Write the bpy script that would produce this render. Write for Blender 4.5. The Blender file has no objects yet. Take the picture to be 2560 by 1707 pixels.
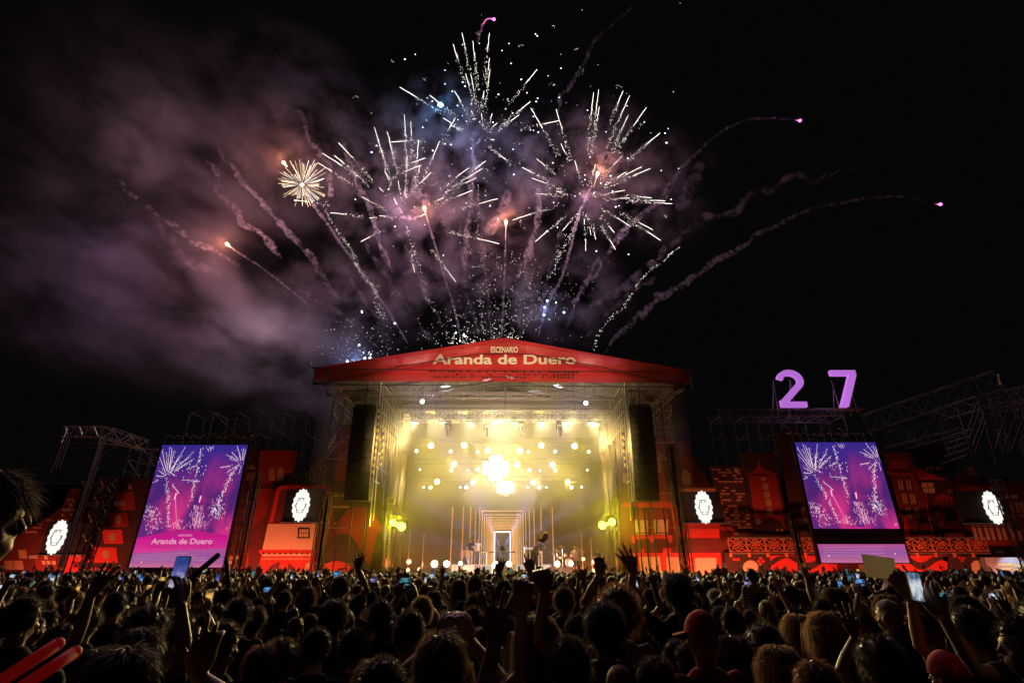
import bpy, math, random
import numpy as np
from mathutils import Vector, Matrix, Euler

R = math.radians
C = bpy.context.scene.collection
SC = bpy.context.scene
rng = random.Random(7)
nrng = np.random.default_rng(11)

# ------------------------------------------------------------------ camera, world, exposure
CAM_H = 2.05
TILT = R(23.69)
cam_d = bpy.data.cameras.new('camera')
cam_d.lens = 18.0
cam_d.sensor_width = 36.0
cam_d.clip_start = 0.05
cam_d.clip_end = 800
cam_d.dof.use_dof = True
cam_d.dof.focus_distance = 30.0
cam_d.dof.aperture_fstop = 5.6
cam = bpy.data.objects.new('camera', cam_d)
cam.location = (0, 0, CAM_H)
cam.rotation_euler = Euler((R(90) + TILT, 0, 0))
C.objects.link(cam)
SC.camera = cam

W = bpy.data.worlds.new('World')
SC.world = W
W.use_nodes = True
W.node_tree.nodes['Background'].inputs[0].default_value = (0.0028, 0.0024, 0.0026, 1)
W.node_tree.nodes['Background'].inputs[1].default_value = 0.7
SC.view_settings.view_transform = 'Standard'
SC.view_settings.look = 'None'
SC.view_settings.exposure = 0.0
SC.view_settings.gamma = 1.0
SC.view_settings.use_curve_mapping = False
SC.render.engine = 'CYCLES'
cy = SC.cycles
cy.use_denoising = True
try:
    cy.denoiser = 'OPENIMAGEDENOISE'
except Exception:
    pass
cy.max_bounces = 5
cy.diffuse_bounces = 2
cy.glossy_bounces = 2
cy.transmission_bounces = 3
cy.volume_bounces = 0
cy.transparent_max_bounces = 16
cy.sample_clamp_indirect = 4
cy.sample_clamp_direct = 0
cy.volume_step_rate = 1.0
cy.volume_max_steps = 64
cy.caustics_reflective = False
cy.caustics_refractive = False
cy.use_adaptive_sampling = True
cy.adaptive_threshold = 0.02

F = 1280.0            # focal length in pixels of the 2560 wide photograph
ct, st = math.cos(TILT), math.sin(TILT)
def P(px, py, Y):
    """The point of the plane y = Y that the photograph shows at (px, py)."""
    u = (px - 1280.0) / F
    v = -(py - 853.5) / F
    dy = ct - v * st
    dz = st + v * ct
    k = Y / dy
    return (u * k, Y, CAM_H + dz * k)
def proj(p):
    x, y, z = p[0], p[1], p[2] - CAM_H
    w = y * ct + z * st
    v = z * ct - y * st
    return 1280 + F * x / w, 853.5 - F * v / w, w
def crop(ox, oy, s):
    return lambda x, y: (ox + x / s, oy + y / s)
K1 = crop(0, 950, 2.851)
K2 = crop(600, 950, 2.85)
K3 = crop(760, 820, 2.306)
K4 = crop(1500, 900, 2.704)
K5 = crop(1860, 850, 2.4886)
K6 = crop(0, 1380, 2.735)
K7 = crop(850, 1380, 2.735)
K8 = crop(1700, 1380, 2.735)
FW3 = crop(650, 350, 2.852)
FW4 = crop(900, 0, 3.92)
FW5 = crop(1250, 200, 3.484)
FW6 = crop(1100, 600, 3.92)

# ------------------------------------------------------------------ objects
def wloc(o):
    v = Vector(o.location)
    while o.parent:
        o = o.parent
        v += Vector(o.location)
    return v
def tag(o, label=None, cat=None, group=None, kind=None):
    if label: o['label'] = label
    if cat: o['category'] = cat
    if group: o['group'] = group
    if kind: o['kind'] = kind
    return o
def empty(name, loc, label=None, cat=None, group=None):
    o = bpy.data.objects.new(name, None)
    o.empty_display_size = 0.1
    o.location = loc
    C.objects.link(o)
    return tag(o, label, cat, group)
class MB:
    """Collects quads, boxes, tubes; builds one mesh object."""
    def __init__(s):
        s.v = []; s.f = []; s.m = []; s.cur = 0
    def add(s, verts, faces):
        b = len(s.v)
        s.v.extend([tuple(p) for p in verts])
        s.f.extend([tuple(i + b for i in f) for f in faces])
        s.m.extend([s.cur] * len(faces))
        return s
    def box(s, c, d):
        x, y, z = c; a, b, e = d[0] / 2, d[1] / 2, d[2] / 2
        vs = [(x + i * a, y + j * b, z + k * e) for i in (-1, 1) for j in (-1, 1) for k in (-1, 1)]
        return s.add(vs, [(0, 1, 3, 2), (4, 6, 7, 5), (0, 4, 5, 1), (2, 3, 7, 6), (0, 2, 6, 4), (1, 5, 7, 3)])
    def bar(s, a, b, r, n=4, r2=None):
        a = Vector(a); b = Vector(b); d = b - a
        if d.length < 1e-6: return s
        d.normalize()
        t = Vector((0, 0, 1)) if abs(d.z) < .9 else Vector((1, 0, 0))
        p = d.cross(t).normalized(); q = d.cross(p)
        r2 = r if r2 is None else r2
        vs = []
        for (c, rr) in ((a, r), (b, r2)):
            for i in range(n):
                w = 2 * math.pi * (i + .5) / n
                vs.append(c + p * (math.cos(w) * rr) + q * (math.sin(w) * rr))
        fs = [(i, (i + 1) % n, n + (i + 1) % n, n + i) for i in range(n)]
        fs += [tuple(range(n - 1, -1, -1)), tuple(range(n, 2 * n))]
        return s.add(vs, fs)
    def path(s, pts, r, n=5):
        for a, b in zip(pts, pts[1:]): s.bar(a, b, r, n)
        return s
    def prism(s, pts, y0, y1):
        """outline in x, z pushed from y0 to y1 (pts counter-clockwise seen from -y)"""
        n = len(pts)
        vs = [(p[0], y0, p[1]) for p in pts] + [(p[0], y1, p[1]) for p in pts]
        fs = [tuple(range(n)), tuple(range(2 * n - 1, n - 1, -1))]
        fs += [(i, n + i, n + (i + 1) % n, (i + 1) % n) for i in range(n)]
        return s.add(vs, fs)
    def disc(s, c, r, depth, n=20, rz=None):
        rz = rz or r
        pts = [(c[0] + r * math.cos(2 * math.pi * i / n), c[2] + rz * math.sin(2 * math.pi * i / n)) for i in range(n)]
        return s.prism(pts, c[1] - depth / 2, c[1] + depth / 2)
    def ell(s, c, r, n=10, m=7):
        vs = []
        for j in range(m + 1):
            th = math.pi * j / m
            for i in range(n):
                ph = 2 * math.pi * i / n
                vs.append((c[0] + r[0] * math.sin(th) * math.cos(ph), c[1] + r[1] * math.sin(th) * math.sin(ph), c[2] + r[2] * math.cos(th)))
        fs = [(j * n + i, (j + 1) * n + i, (j + 1) * n + (i + 1) % n, j * n + (i + 1) % n) for j in range(m) for i in range(n)]
        return s.add(vs, fs)
    def lattice(s, a, b, w, h, seg, rc=.03, rb=.018, up=(0, 0, 1)):
        """a box truss from a to b: four chords, posts and diagonals"""
        a = Vector(a); b = Vector(b); d = b - a; L = d.length; d.normalize()
        up = Vector(up)
        if abs(d.dot(up)) > .95: up = Vector((0, 1, 0))
        sd = d.cross(up).normalized(); uu = sd.cross(d).normalized()
        cs = [sd * (w / 2 * i) + uu * (h / 2 * j) for i, j in ((-1, -1), (1, -1), (1, 1), (-1, 1))]
        for c in cs: s.bar(a + c, b + c, rc)
        k = max(1, int(round(L / seg)))
        for i in range(k + 1):
            o = a + d * (L * i / k)
            for q in range(4): s.bar(o + cs[q], o + cs[(q + 1) % 4], rb)
            if i < k:
                o2 = a + d * (L * (i + 1) / k)
                for q in range(4):
                    x, y = (q, (q + 1) % 4) if i % 2 else ((q + 1) % 4, q)
                    s.bar(o + cs[x], o2 + cs[y], rb)
        return s
    def build(s, name, mat, parent=None, smooth=False, base=True, **kw):
        me = bpy.data.meshes.new(name)
        v = np.array(s.v, dtype=float).reshape(-1, 3)
        if len(v) == 0: v = np.zeros((1, 3))
        lo, hi = v.min(0), v.max(0)
        c = np.array([(lo[0] + hi[0]) / 2, (lo[1] + hi[1]) / 2, lo[2]]) if base else np.zeros(3)
        me.from_pydata((v - c).tolist(), [], s.f)
        for m in (mat if isinstance(mat, (list, tuple)) else [mat]): me.materials.append(m)
        if isinstance(mat, (list, tuple)): me.polygons.foreach_set('material_index', s.m)
        if smooth: me.polygons.foreach_set('use_smooth', [True] * len(me.polygons))
        me.update()
        o = bpy.data.objects.new(name, me)
        C.objects.link(o)
        if parent:
            o.parent = parent
            o.location = Vector(c) - wloc(parent)
        else:
            o.location = c
        return tag(o, **kw)

# ------------------------------------------------------------------ materials
def nt(name):
    m = bpy.data.materials.new(name); m.use_nodes = True
    return m, m.node_tree.nodes, m.node_tree.links, m.node_tree.nodes['Principled BSDF']
def mat(name, col, rough=.7, metal=0, vary=.25, scale=3.0, bump=0.0, spec=.3, emit=None, es=0.0, trans=0.0):
    m, N, L, b = nt(name)
    b.inputs['Roughness'].default_value = rough
    b.inputs['Metallic'].default_value = metal
    b.inputs['Specular IOR Level'].default_value = spec
    if emit:
        b.inputs['Emission Color'].default_value = (*emit, 1)
        b.inputs['Emission Strength'].default_value = es
    tc = N.new('ShaderNodeTexCoord')
    nz = N.new('ShaderNodeTexNoise'); nz.inputs['Scale'].default_value = scale; nz.inputs['Detail'].default_value = 5
    L.new(tc.outputs['Object'], nz.inputs['Vector'])
    if vary:
        mx = N.new('ShaderNodeMix'); mx.data_type = 'RGBA'
        mx.inputs[6].default_value = (*[c * (1 - vary) for c in col], 1)
        mx.inputs[7].default_value = (*[min(1, c * (1 + vary)) for c in col], 1)
        L.new(nz.outputs[0], mx.inputs[0]); L.new(mx.outputs[2], b.inputs['Base Color'])
    else:
        b.inputs['Base Color'].default_value = (*col, 1)
    if bump:
        bp = N.new('ShaderNodeBump'); bp.inputs['Strength'].default_value = bump; bp.inputs['Distance'].default_value = .1
        L.new(nz.outputs[0], bp.inputs['Height']); L.new(bp.outputs[0], b.inputs['Normal'])
    if trans:
        tr = N.new('ShaderNodeBsdfTranslucent'); tr.inputs[0].default_value = (*col, 1)
        ms = N.new('ShaderNodeMixShader'); ms.inputs[0].default_value = trans
        L.new(b.outputs[0], ms.inputs[1]); L.new(tr.outputs[0], ms.inputs[2])
        L.new(ms.outputs[0], N['Material Output'].inputs[0])
    return m
def glow(name, col, strength):
    m = bpy.data.materials.new(name); m.use_nodes = True
    N = m.node_tree.nodes; N.remove(N['Principled BSDF'])
    e = N.new('ShaderNodeEmission'); e.inputs[0].default_value = (*col, 1); e.inputs[1].default_value = strength
    m.node_tree.links.new(e.outputs[0], N['Material Output'].inputs[0])
    return m
M = {}
M['steel'] = mat('scaffold_steel', (.32, .30, .29), .42, .7, .2)
M['alu'] = mat('truss_aluminium', (.55, .54, .52), .35, .85, .1)
M['darksteel'] = mat('dark_steel', (.10, .095, .09), .5, .5, .2)
M['black'] = mat('black_paint', (.012, .012, .012), .6, 0, .2)
M['blackcloth'] = mat('black_cloth', (.010, .009, .009), .9, 0, .3, 4, .15)
M['maroon'] = mat('maroon_print', (.085, .013, .012), .85, 0, .3, .8, .25)
M['brown'] = mat('dark_brown_print', (.036, .014, .012), .85, 0, .3, .8, .25)
M['red'] = mat('red_print', (.42, .022, .018), .85, 0, .22, .8, .3)
M['dimred'] = mat('deep_red_print', (.20, .016, .014), .85, 0, .25, .8, .3)
M['cream'] = mat('cream_print', (.48, .32, .21), .85, 0, .15, .8, .3)
M['dimcream'] = mat('tan_print', (.30, .17, .10), .85, 0, .2, .8, .3)
M['grey'] = mat('grey_print', (.28, .24, .24), .85, 0, .2)
M['orange'] = mat('orange_rail_paint', (.55, .16, .06), .5, .2, .2)
M['white'] = mat('white_panel', (.72, .72, .74), .5, 0, .06)
M['deck'] = mat('stage_deck', (.03, .03, .03), .4, 0, .3)
M['yellowchain'] = mat('yellow_marker', (.75, .55, .10), .5, 0, .1)

# ------------------------------------------------------------------ lights
def lamp(kind, name, loc, power, col, parent=None, radius=.1, to=None, size=None, blend=.3, sizey=None):
    d = bpy.data.lights.new(name, kind)
    d.energy = power; d.color = col
    if kind in ('POINT', 'SPOT'): d.shadow_soft_size = radius
    if kind == 'SPOT': d.spot_size = size; d.spot_blend = blend
    if kind == 'AREA':
        d.shape = 'RECTANGLE'; d.size = size; d.size_y = sizey or size
    o = bpy.data.objects.new(name, d)
    C.objects.link(o)
    loc = Vector(loc)
    if to is not None:
        o.rotation_euler = (Vector(to) - loc).to_track_quat('-Z', 'Y').to_euler()
    if parent:
        o.parent = parent; loc = loc - wloc(parent)
    o.location = loc
    return o
# ------------------------------------------------------------------ ground
def ground_z(x, y):
    t = min(1, max(0, (y - .3) / .9)); u = min(1, max(0, (y - 1.7) / .6)); w = min(1, max(0, (-x - .9) / .5))
    sm = lambda q: q * q * (3 - 2 * q)
    return .40 * max(1 - sm(t), (1 - sm(u)) * sm(w))
def make_ground():
    xs = [-260, -120, -60, -40, -25, -15, -8, -4, -2.5, -1.6, -1.4, -1.2, -1.0, -.8, -.4, 0, 1, 2, 4, 8, 15, 25, 40, 60, 120, 260]
    ys = [-60, -20, -8, -2, 0, .3, .5, .7, .9, 1.1, 1.3, 1.6, 1.8, 2, 2.4, 2.8, 3.2, 3.6, 4, 4.4, 6, 10, 20, 34, 50, 100, 300]
    b = MB()
    n = len(xs)
    b.v = [(x, y, ground_z(x, y)) for y in ys for x in xs]
    b.f = [(j * n + i, j * n + i + 1, (j + 1) * n + i + 1, (j + 1) * n + i) for j in range(len(ys) - 1) for i in range(n - 1)]
    b.m = [0] * len(b.f)
    b.build('ground', mat('trodden_ground', (.045, .038, .028), .95, 0, .5, 2.0, .4), base=False, smooth=True, kind='structure')
make_ground()

# ------------------------------------------------------------------ text
def text_parts(body, bold=0.0):
    cu = bpy.data.curves.new('text', 'FONT'); cu.body = body; cu.offset = bold; cu.resolution_u = 4
    o = bpy.data.objects.new('text', cu); C.objects.link(o)
    dg = bpy.context.evaluated_depsgraph_get()
    me = o.evaluated_get(dg).to_mesh()
    v = np.array([p.co[:] for p in me.vertices]); f = [tuple(p.vertices) for p in me.polygons]
    o.evaluated_get(dg).to_mesh_clear()
    bpy.data.objects.remove(o); bpy.data.curves.remove(cu)
    lo, hi = v.min(0), v.max(0)
    v = (v - lo) / np.maximum(hi - lo, 1e-6)
    return v, f
def sign_text(name, body, p0, p1, m, parent, bold=.02, y=None, **kw):
    """flat lettering filling the rectangle p0 (lower left) - p1 (upper right) of an x-z plane"""
    v, f = text_parts(body, bold)
    b = MB()
    y = p0[1] if y is None else y
    b.add([(p0[0] + a * (p1[0] - p0[0]), y, p0[2] + c * (p1[2] - p0[2])) for a, c, _ in v], f)
    return b.build(name, m, parent, **kw)

# ------------------------------------------------------------------ the stage
CX = -.68
mx = lambda x: 2 * CX - x
DECK = 1.55
stage = empty('concert_stage', (CX, 36.5, 0), 'big concert stage under a red gabled roof with yellow haze inside', 'stage')

def fabric(name, col, tr=.45, see=.10, vary=.25):
    m, N, L, b = nt(name)
    b.inputs['Roughness'].default_value = .9
    b.inputs['Specular IOR Level'].default_value = .1
    tc = N.new('ShaderNodeTexCoord'); nz = N.new('ShaderNodeTexNoise')
    nz.inputs['Scale'].default_value = .35; nz.inputs['Detail'].default_value = 4
    mp = N.new('ShaderNodeMapping'); mp.inputs['Scale'].default_value = (1, 1, 2.4)
    L.new(tc.outputs['Object'], mp.inputs[0]); L.new(mp.outputs[0], nz.inputs['Vector'])
    mxn = N.new('ShaderNodeMix'); mxn.data_type = 'RGBA'
    mxn.inputs[6].default_value = (*[c * (1 - vary) for c in col], 1); mxn.inputs[7].default_value = (*[c * (1 + vary) for c in col], 1)
    L.new(nz.outputs[0], mxn.inputs[0]); L.new(mxn.outputs[2], b.inputs['Base Color'])
    bp = N.new('ShaderNodeBump'); bp.inputs['Strength'].default_value = .5; bp.inputs['Distance'].default_value = .3
    L.new(nz.outputs[0], bp.inputs['Height']); L.new(bp.outputs[0], b.inputs['Normal'])
    t = N.new('ShaderNodeBsdfTranslucent'); L.new(mxn.outputs[2], t.inputs[0])
    ms = N.new('ShaderNodeMixShader'); ms.inputs[0].default_value = tr
    L.new(b.outputs[0], ms.inputs[1]); L.new(t.outputs[0], ms.inputs[2])
    tp = N.new('ShaderNodeBsdfTransparent'); m2 = N.new('ShaderNodeMixShader'); m2.inputs[0].default_value = see
    L.new(ms.outputs[0], m2.inputs[1]); L.new(tp.outputs[0], m2.inputs[2])
    L.new(m2.outputs[0], N['Material Output'].inputs[0])
    return m
M['banner'] = fabric('red_mesh_banner', (.36, .016, .015), .5, .10)
M['letter'] = fabric('cream_print_on_mesh', (.80, .68, .42), .12, 0, .1)
M['hole'] = mat('dark_print', (.05, .012, .008), .9, 0, .2)
M['ceiling'] = mat('roof_fabric_grey', (.26, .24, .22), .8, 0, .2, .6, .2)

YB = 35.5
def banner():
    pts = [(787, 919), (1025, 881), (1263, 844), (1494, 885), (1725, 926), (1723, 958), (1494, 956), (1259, 953.5), (1022, 953), (788, 952)]
    W_ = [P(x, y, YB) for x, y in pts]
    b = MB()
    # columns of quads with a shallow sag between the truss nodes
    n = 60
    top = np.array([W_[0], W_[1], W_[2], W_[3], W_[4]]); bot = np.array([W_[9], W_[8], W_[7], W_[6], W_[5]])
    vs = []
    for i in range(n + 1):
        u = i / n * 4; k = min(3, int(u)); t = u - k
        a = top[k] * (1 - t) + top[k + 1] * t; c = bot[k] * (1 - t) + bot[k + 1] * t
        for j in range(7):
            q = a * (1 - j / 6) + c * (j / 6)
            q[1] += .06 * math.sin(i * 1.3 + j * .8) * math.sin(math.pi * j / 6)
            vs.append(tuple(q))
    fs = [(i * 7 + j, i * 7 + j + 1, (i + 1) * 7 + j + 1, (i + 1) * 7 + j) for i in range(n) for j in range(6)]
    b.add(vs, fs)
    o = b.build('roof_banner', M['banner'], stage, smooth=True)
    sign_text('lettering', 'ESCENARIO', P(1227, 881.5, YB - .12), P(1294.5, 866.5, YB - .12), M['letter'], o, .02, kind='stuff')
    sign_text('lettering', 'Aranda de Duero', P(1081, 910.5, YB - .13), P(1439, 885.5, YB - .13), M['letter'], o, .026, kind='stuff')
    # printed rows of little windows
    rows = [(928.5, '1101111111111101010010110101011011111111'), (935, '0000000100010000110011001110101101111110'), (941.5, '0110111011010111111111111100001111111111')]
    b = MB()
    for py, s in rows:
        for i, c in enumerate(s):
            if c == '1' and rng.random() > .12:
                x = 1074 + i * 9.35; yy = py + (x - 1074) * .006
                a = P(x, yy + 2.0, YB - .11); d = P(x + 6, yy - 2.0, YB - .11)
                b.prism([(a[0], a[2]), (d[0], a[2]), (d[0], d[2]), (a[0], d[2])], YB - .115, YB - .108)
    b.build('window_print', M['hole'], o, kind='stuff')
banner()
KB = crop(1000, 840, 4.704)
b = MB()
for pts in (((-900, 560), (0, 352), (420, 290), (860, 214), (1230, 210), (1560, 216), (1900, 280), (2350, 356), (3200, 560)), ((-700, 388), (0, 391), (500, 402), (1300, 406), (1900, 412), (2350, 412), (3100, 420))):
    b.path([P(*KB(x, y), YB - .16) for x, y in pts], .035, 5)
b.build('tension_cable', M['black'], stage)
TL, TM, TR = [Vector(P(*p, YB)) for p in ((787, 919), (1263, 844), (1725, 926))]
def roof():
    for a, c, nm in ((TL, TM, 'roof_slope'), (TM, TR, 'roof_slope')):
        b = MB()
        y0, y1 = YB + .15, 47.6
        d = Vector((0, 0, .05)); e = (c - a).normalized() * 0.0
        q = [(a.x, y0, a.z), (c.x, y0, c.z), (c.x, y1, c.z), (a.x, y1, a.z)]
        b.add(q + [(x, y, z + .06) for x, y, z in q], [(0, 1, 2, 3), (7, 6, 5, 4), (0, 4, 5, 1), (1, 5, 6, 2), (2, 6, 7, 3), (3, 7, 4, 0)])
        b.build(nm, M['ceiling'], stage)
    # gable trusses, seen as dark lines behind the banner and as lit beams underneath it
    for y in (YB + .28, 38.6, 41.6, 44.6):
        b = MB()
        for a, c in ((TL, TM), (TM, TR)):
            A = Vector((a.x, y, a.z - .12)); B = Vector((c.x, y, c.z - .12)); k = 9
            dz = 1.05
            A2 = A - Vector((0, 0, dz)); B2 = B - Vector((0, 0, dz))
            r0 = .06 if y < 37 else .05; b.bar(A, B, r0); b.bar(A2, B2, r0)
            for i in range(k + 1):
                t = i / k
                b.bar(A.lerp(B, t), A2.lerp(B2, t), .03)
                if i < k: b.bar(A2.lerp(B2, t), A.lerp(B, (i + 1) / k), .028)
        b.bar((TL.x, y, TL.z - 1.2), (TR.x, y, TR.z - 1.2), .05)
        b.build('roof_truss', M['black'] if y < 37 else M['darksteel'], stage)
    b = MB()
    for x in np.linspace(TL.x + .3, TR.x - .3, 15):
        t = (x - TL.x) / (TM.x - TL.x) if x < TM.x else (TR.x - x) / (TR.x - TM.x)
        z = (TL.z if x < TM.x else TR.z) * (1 - t) + TM.z * t - .1
        b.bar((x, YB + .3, z), (x, 47.5, z), .04)
    b.build('purlin', M['alu'], stage, kind='stuff')
    b = MB()
    for y in (39.6, 43.2):
        b.lattice((-10.4, y, 14.6), (mx(-10.4), y, 14.6), .5, .5, 1.1)
    b.build('roof_beam', M['alu'], stage)
    # eave corner brackets and the front gutter rail
    for s, T in ((1, TL), (-1, TR)):
        b = MB(); y = YB
        b.bar(T + Vector((s * .2, .1, -.9)), (T.x + s * 2.4, YB + 1, 12.6), .04)
        b.bar(T + Vector((s * .2, .1, -.9)), (T.x + s * 2.4, YB + 3, 12.6), .04)
        b.bar((T.x - s * .25, YB, T.z), (T.x + s * .6, YB, T.z - .02), .06)
        b.bar((T.x + s * .05, YB, T.z + .1), (T.x + s * .05, YB, T.z - 1.4), .05)
        for k in range(7):
            q = s * (.6 + k * .38); b.bar((T.x + q, YB + .2, T.z - 1.45), (T.x + q + s * .5, YB + 6, T.z - .9), .03)
        b.build('eave_bracket', M['alu'], stage)
roof()

def tower(flip):
    s = (lambda x: x) if not flip else mx
    t = MB(); g = MB()
    X = [-13.0, -12.2, -10.7, -9.75]; Y = [36.0, 37.8, 39.6, 41.4, 43.2]
    for x in X:
        for y in Y:
            if x < -12 and y > 40: continue
            t.bar((s(x), y, .1), (s(x), y, 14.6 if x > -12 else 13.2), .045, 6)
    b = MB()
    for z in np.arange(8.9, 14.7, 1.15):
        for y in (36.0, 37.8, 39.6):
            b.bar((s(X[0]), y, z), (s(X[-1]), y, z), .03)
            z2 = min(z + 1.15, 14.4)
            b.bar((s(X[0]), y, z), (s(X[1]), y, z2), .022)
            b.bar((s(X[2]), y, z2), (s(X[1]), y, z), .022)
    for z in (2.2, 4.4, 6.6):
        for y in (36.0, 39.6): b.bar((s(X[0]), y, z), (s(X[-1]), y, z), .028)
    for z in (12.2, 13.35, 14.4):
        for x in X: b.bar((s(x), 36, z), (s(x), 43.2, z), .028)
    for a, c in ((36, 39.6), (39.6, 36)):
        b.bar((s(X[0]), a, 9.5), (s(X[0]), c, 13.0), .025)
    # inner face: a close grid of poles and ledgers that the lamps rake
    for y in np.arange(36.0, 43.3, .8): g.bar((s(-9.45), y, 4.5 + (y - 36) * .5), (s(-9.7), y, 14.5), .04, 6)
    for z in np.arange(7.4, 14.6, .98): g.bar((s(-9.40), 36, z), (s(-9.40), 41.2, z), .045, 6)
    o = t.build('tower_pole', M['black'], stage, kind='stuff')
    b.build('tower_brace', M['steel'], stage, kind='stuff')
    g.build('tower_grid', M['alu'], stage, kind='stuff')
    # work platform and motors up in the tower
    b = MB()
    b.box((s(-11.3), 38, 14.0), (2.6, 3.2, .12)); b.box((s(-11.6), 37, 13.5), (.7, .5, .5)); b.box((s(-10.6), 38, 13.6), (.5, .6, .6))
    b.box((s(-12.0), 39, 12.6), (.8, .4, .7))
    b.build('tower_platform', M['darksteel'], stage)
    # sheet of clear corrugated plastic down the inside of the stage
    m = MB(); n = 110
    vs = []
    for i in range(n + 1):
        y = 38.0 + i / n * 5.6
        x = -8.95 + .13 * math.sin(i * 1.9) + .06 * math.sin(i * .63)
        for z in (2.0, 4.2, 6.4, 8.6, 10.6): vs.append((s(x + .05 * math.sin(z + i * .3)), y, z))
    m.add(vs, [(i * 5 + j, (i + 1) * 5 + j, (i + 1) * 5 + j + 1, i * 5 + j + 1) for i in range(n) for j in range(4)])
    m.build('side_curtain', M['curtain'], stage, smooth=True)
M['curtain'] = mat('glossy_plastic_curtain', (.085, .062, .014), .20, .7, .35, 2.0)
tower(False); tower(True)

def stage_body():
    b = MB(); b.box((CX, 41.9, DECK - .1), (18.6, 11.0, .2)); b.build('deck', M['deck'], stage)
    b = MB(); b.box((CX, 36.45, DECK / 2 - .12), (18.6, .06, DECK - .26)); b.build('deck_skirt', M['blackcloth'], stage)
    b = MB(); b.box((CX, 36.42, DECK + .015), (18.6, .07, .06)); b.build('deck_edge', M['alu'], stage)
    b = MB(); b.box((CX, 47.5, 8.4), (22.4, .12, 14.6)); b.build('back_drape', M['blackcloth'], stage)
    b = MB(); b.add([(-11.9, 47.35, 15.6), (mx(-11.9), 47.35, 15.6), (CX, 47.35, 17.6)], [(0, 1, 2)]); b.build('back_gable', M['ceiling'], stage)
    for s in (lambda x: x, mx):
        b = MB(); b.box((s(-9.5), 45.4, 8.3), (.08, 4.0, 13.2)); b.build('side_drape', M['blackcloth'], stage)
    b = MB(); b.box((CX, 46.9, 6.2), (13.6, .25, 9.2)); b.build('video_wall', mat('video_wall', (.018, .014, .010), .5, 0, .3, 1, 0, .3, (.55, .22, .05), .035), stage)
    # nested light frames of the video wall
    g1 = glow('amber_pixel_line', (1, .46, .12), .85); g2 = glow('white_pixel_line', (1, .88, .78), 2.2); g3 = glow('dim_amber_line', (1, .36, .10), .6)
    def fr(l, r, t, m, w, name='light_frame'):
        b = MB(); y = 46.7
        a = P(*K3(l, t), y); c = P(*K3(r, t), y); z0 = DECK + .3
        b.box(((a[0] + c[0]) / 2, y, a[2]), (c[0] - a[0] + w, .05, w))
        if t > 1040 or True:
            b.box((a[0], y, (a[2] + z0) / 2 - w / 2), (w, .05, a[2] - z0 - w)); b.box((c[0], y, (c[2] + z0) / 2 - w / 2), (w, .05, c[2] - z0 - w))
        b.build(name, m, stage)
    for l, r, t in ((1028, 1262, 1053), (1041, 1250, 1075), (1052, 1240, 1091), (1061, 1232, 1104), (1068, 1226, 1115), (1075, 1220, 1125), (1081, 1214, 1134), (1086, 1209, 1142), (1090, 1205, 1150), (1094, 1200, 1158)):
        fr(l, r, t, g1, .075)
    fr(1099, 1190, 1174, g2, .09)
    for x in (1014, 1277, 992, 1298, 962, 1325, 920, 1365, 858, 1430):
        a = P(*K3(x, 1030), 46.7); b = MB(); b.box((a[0], 46.7, (a[2] + DECK + .3) / 2), (.085, .05, a[2] - DECK - .3)); b.build('light_bar', g3, stage)
    # lighting trusses across the stage
    for px0, px1, py, y in ((1003, 1519, 1041, 38.0),):
        A = P(px0, py, y); B = P(px1, py, y)
        b = MB(); b.lattice(A, B, .7, .72, .62, .035, .02); b.build('front_truss', M['alu'], stage)
    for py, y, x0, x1 in ((650, 44.4, 640, 1660), (768, 44.4, 640, 1660), (870, 44.4, 660, 1630)):
        A = P(*K3(x0, py), y); B = P(*K3(x1, py), y)
        b = MB(); b.lattice(A, B, .4, .4, .7, .03, .018); b.build('lamp_truss', M['black'], stage)
    # hanging chains above the trusses
    b = MB()
    for x in (680, 760, 1160, 1560, 1625): 
        a = P(*K3(x, 480), 38.0); b.bar(a, (a[0], 38.0, 15.2), .04)
    b.build('chain', M['darksteel'], stage, kind='stuff')
    # risers
    def riser(x0, x1, yt, yb, y, d, m):
        a = P(*K3(x0, yb), y); c = P(*K3(x1, yt), y)
        b = MB(); z0 = DECK + .003; h = c[2] - z0
        b.box(((a[0] + c[0]) / 2, y + d / 2, z0 + h / 2), (c[0] - a[0], d, h)); b.build('riser', m, stage)
        return z0 + h
    riser(850, 1083, 1361, 1410, 39.2, 2.2, M['white']); riser(880, 1040, 1374, 1408, 38.9, .25, M['white'])
    riser(1203, 1425, 1361, 1410, 39.2, 2.2, M['white']); riser(1326, 1420, 1390, 1410, 38.6, .5, M['white'])
    riser(1462, 1625, 1376, 1412, 40.0, 2.4, mat('wood_riser', (.22, .15, .10), .6))
stage_body()
RISER_Z = P(*K3(960, 1361), 39.2)[2]
DRUM_Z = P(*K3(1500, 1376), 40.0)[2]

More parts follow.
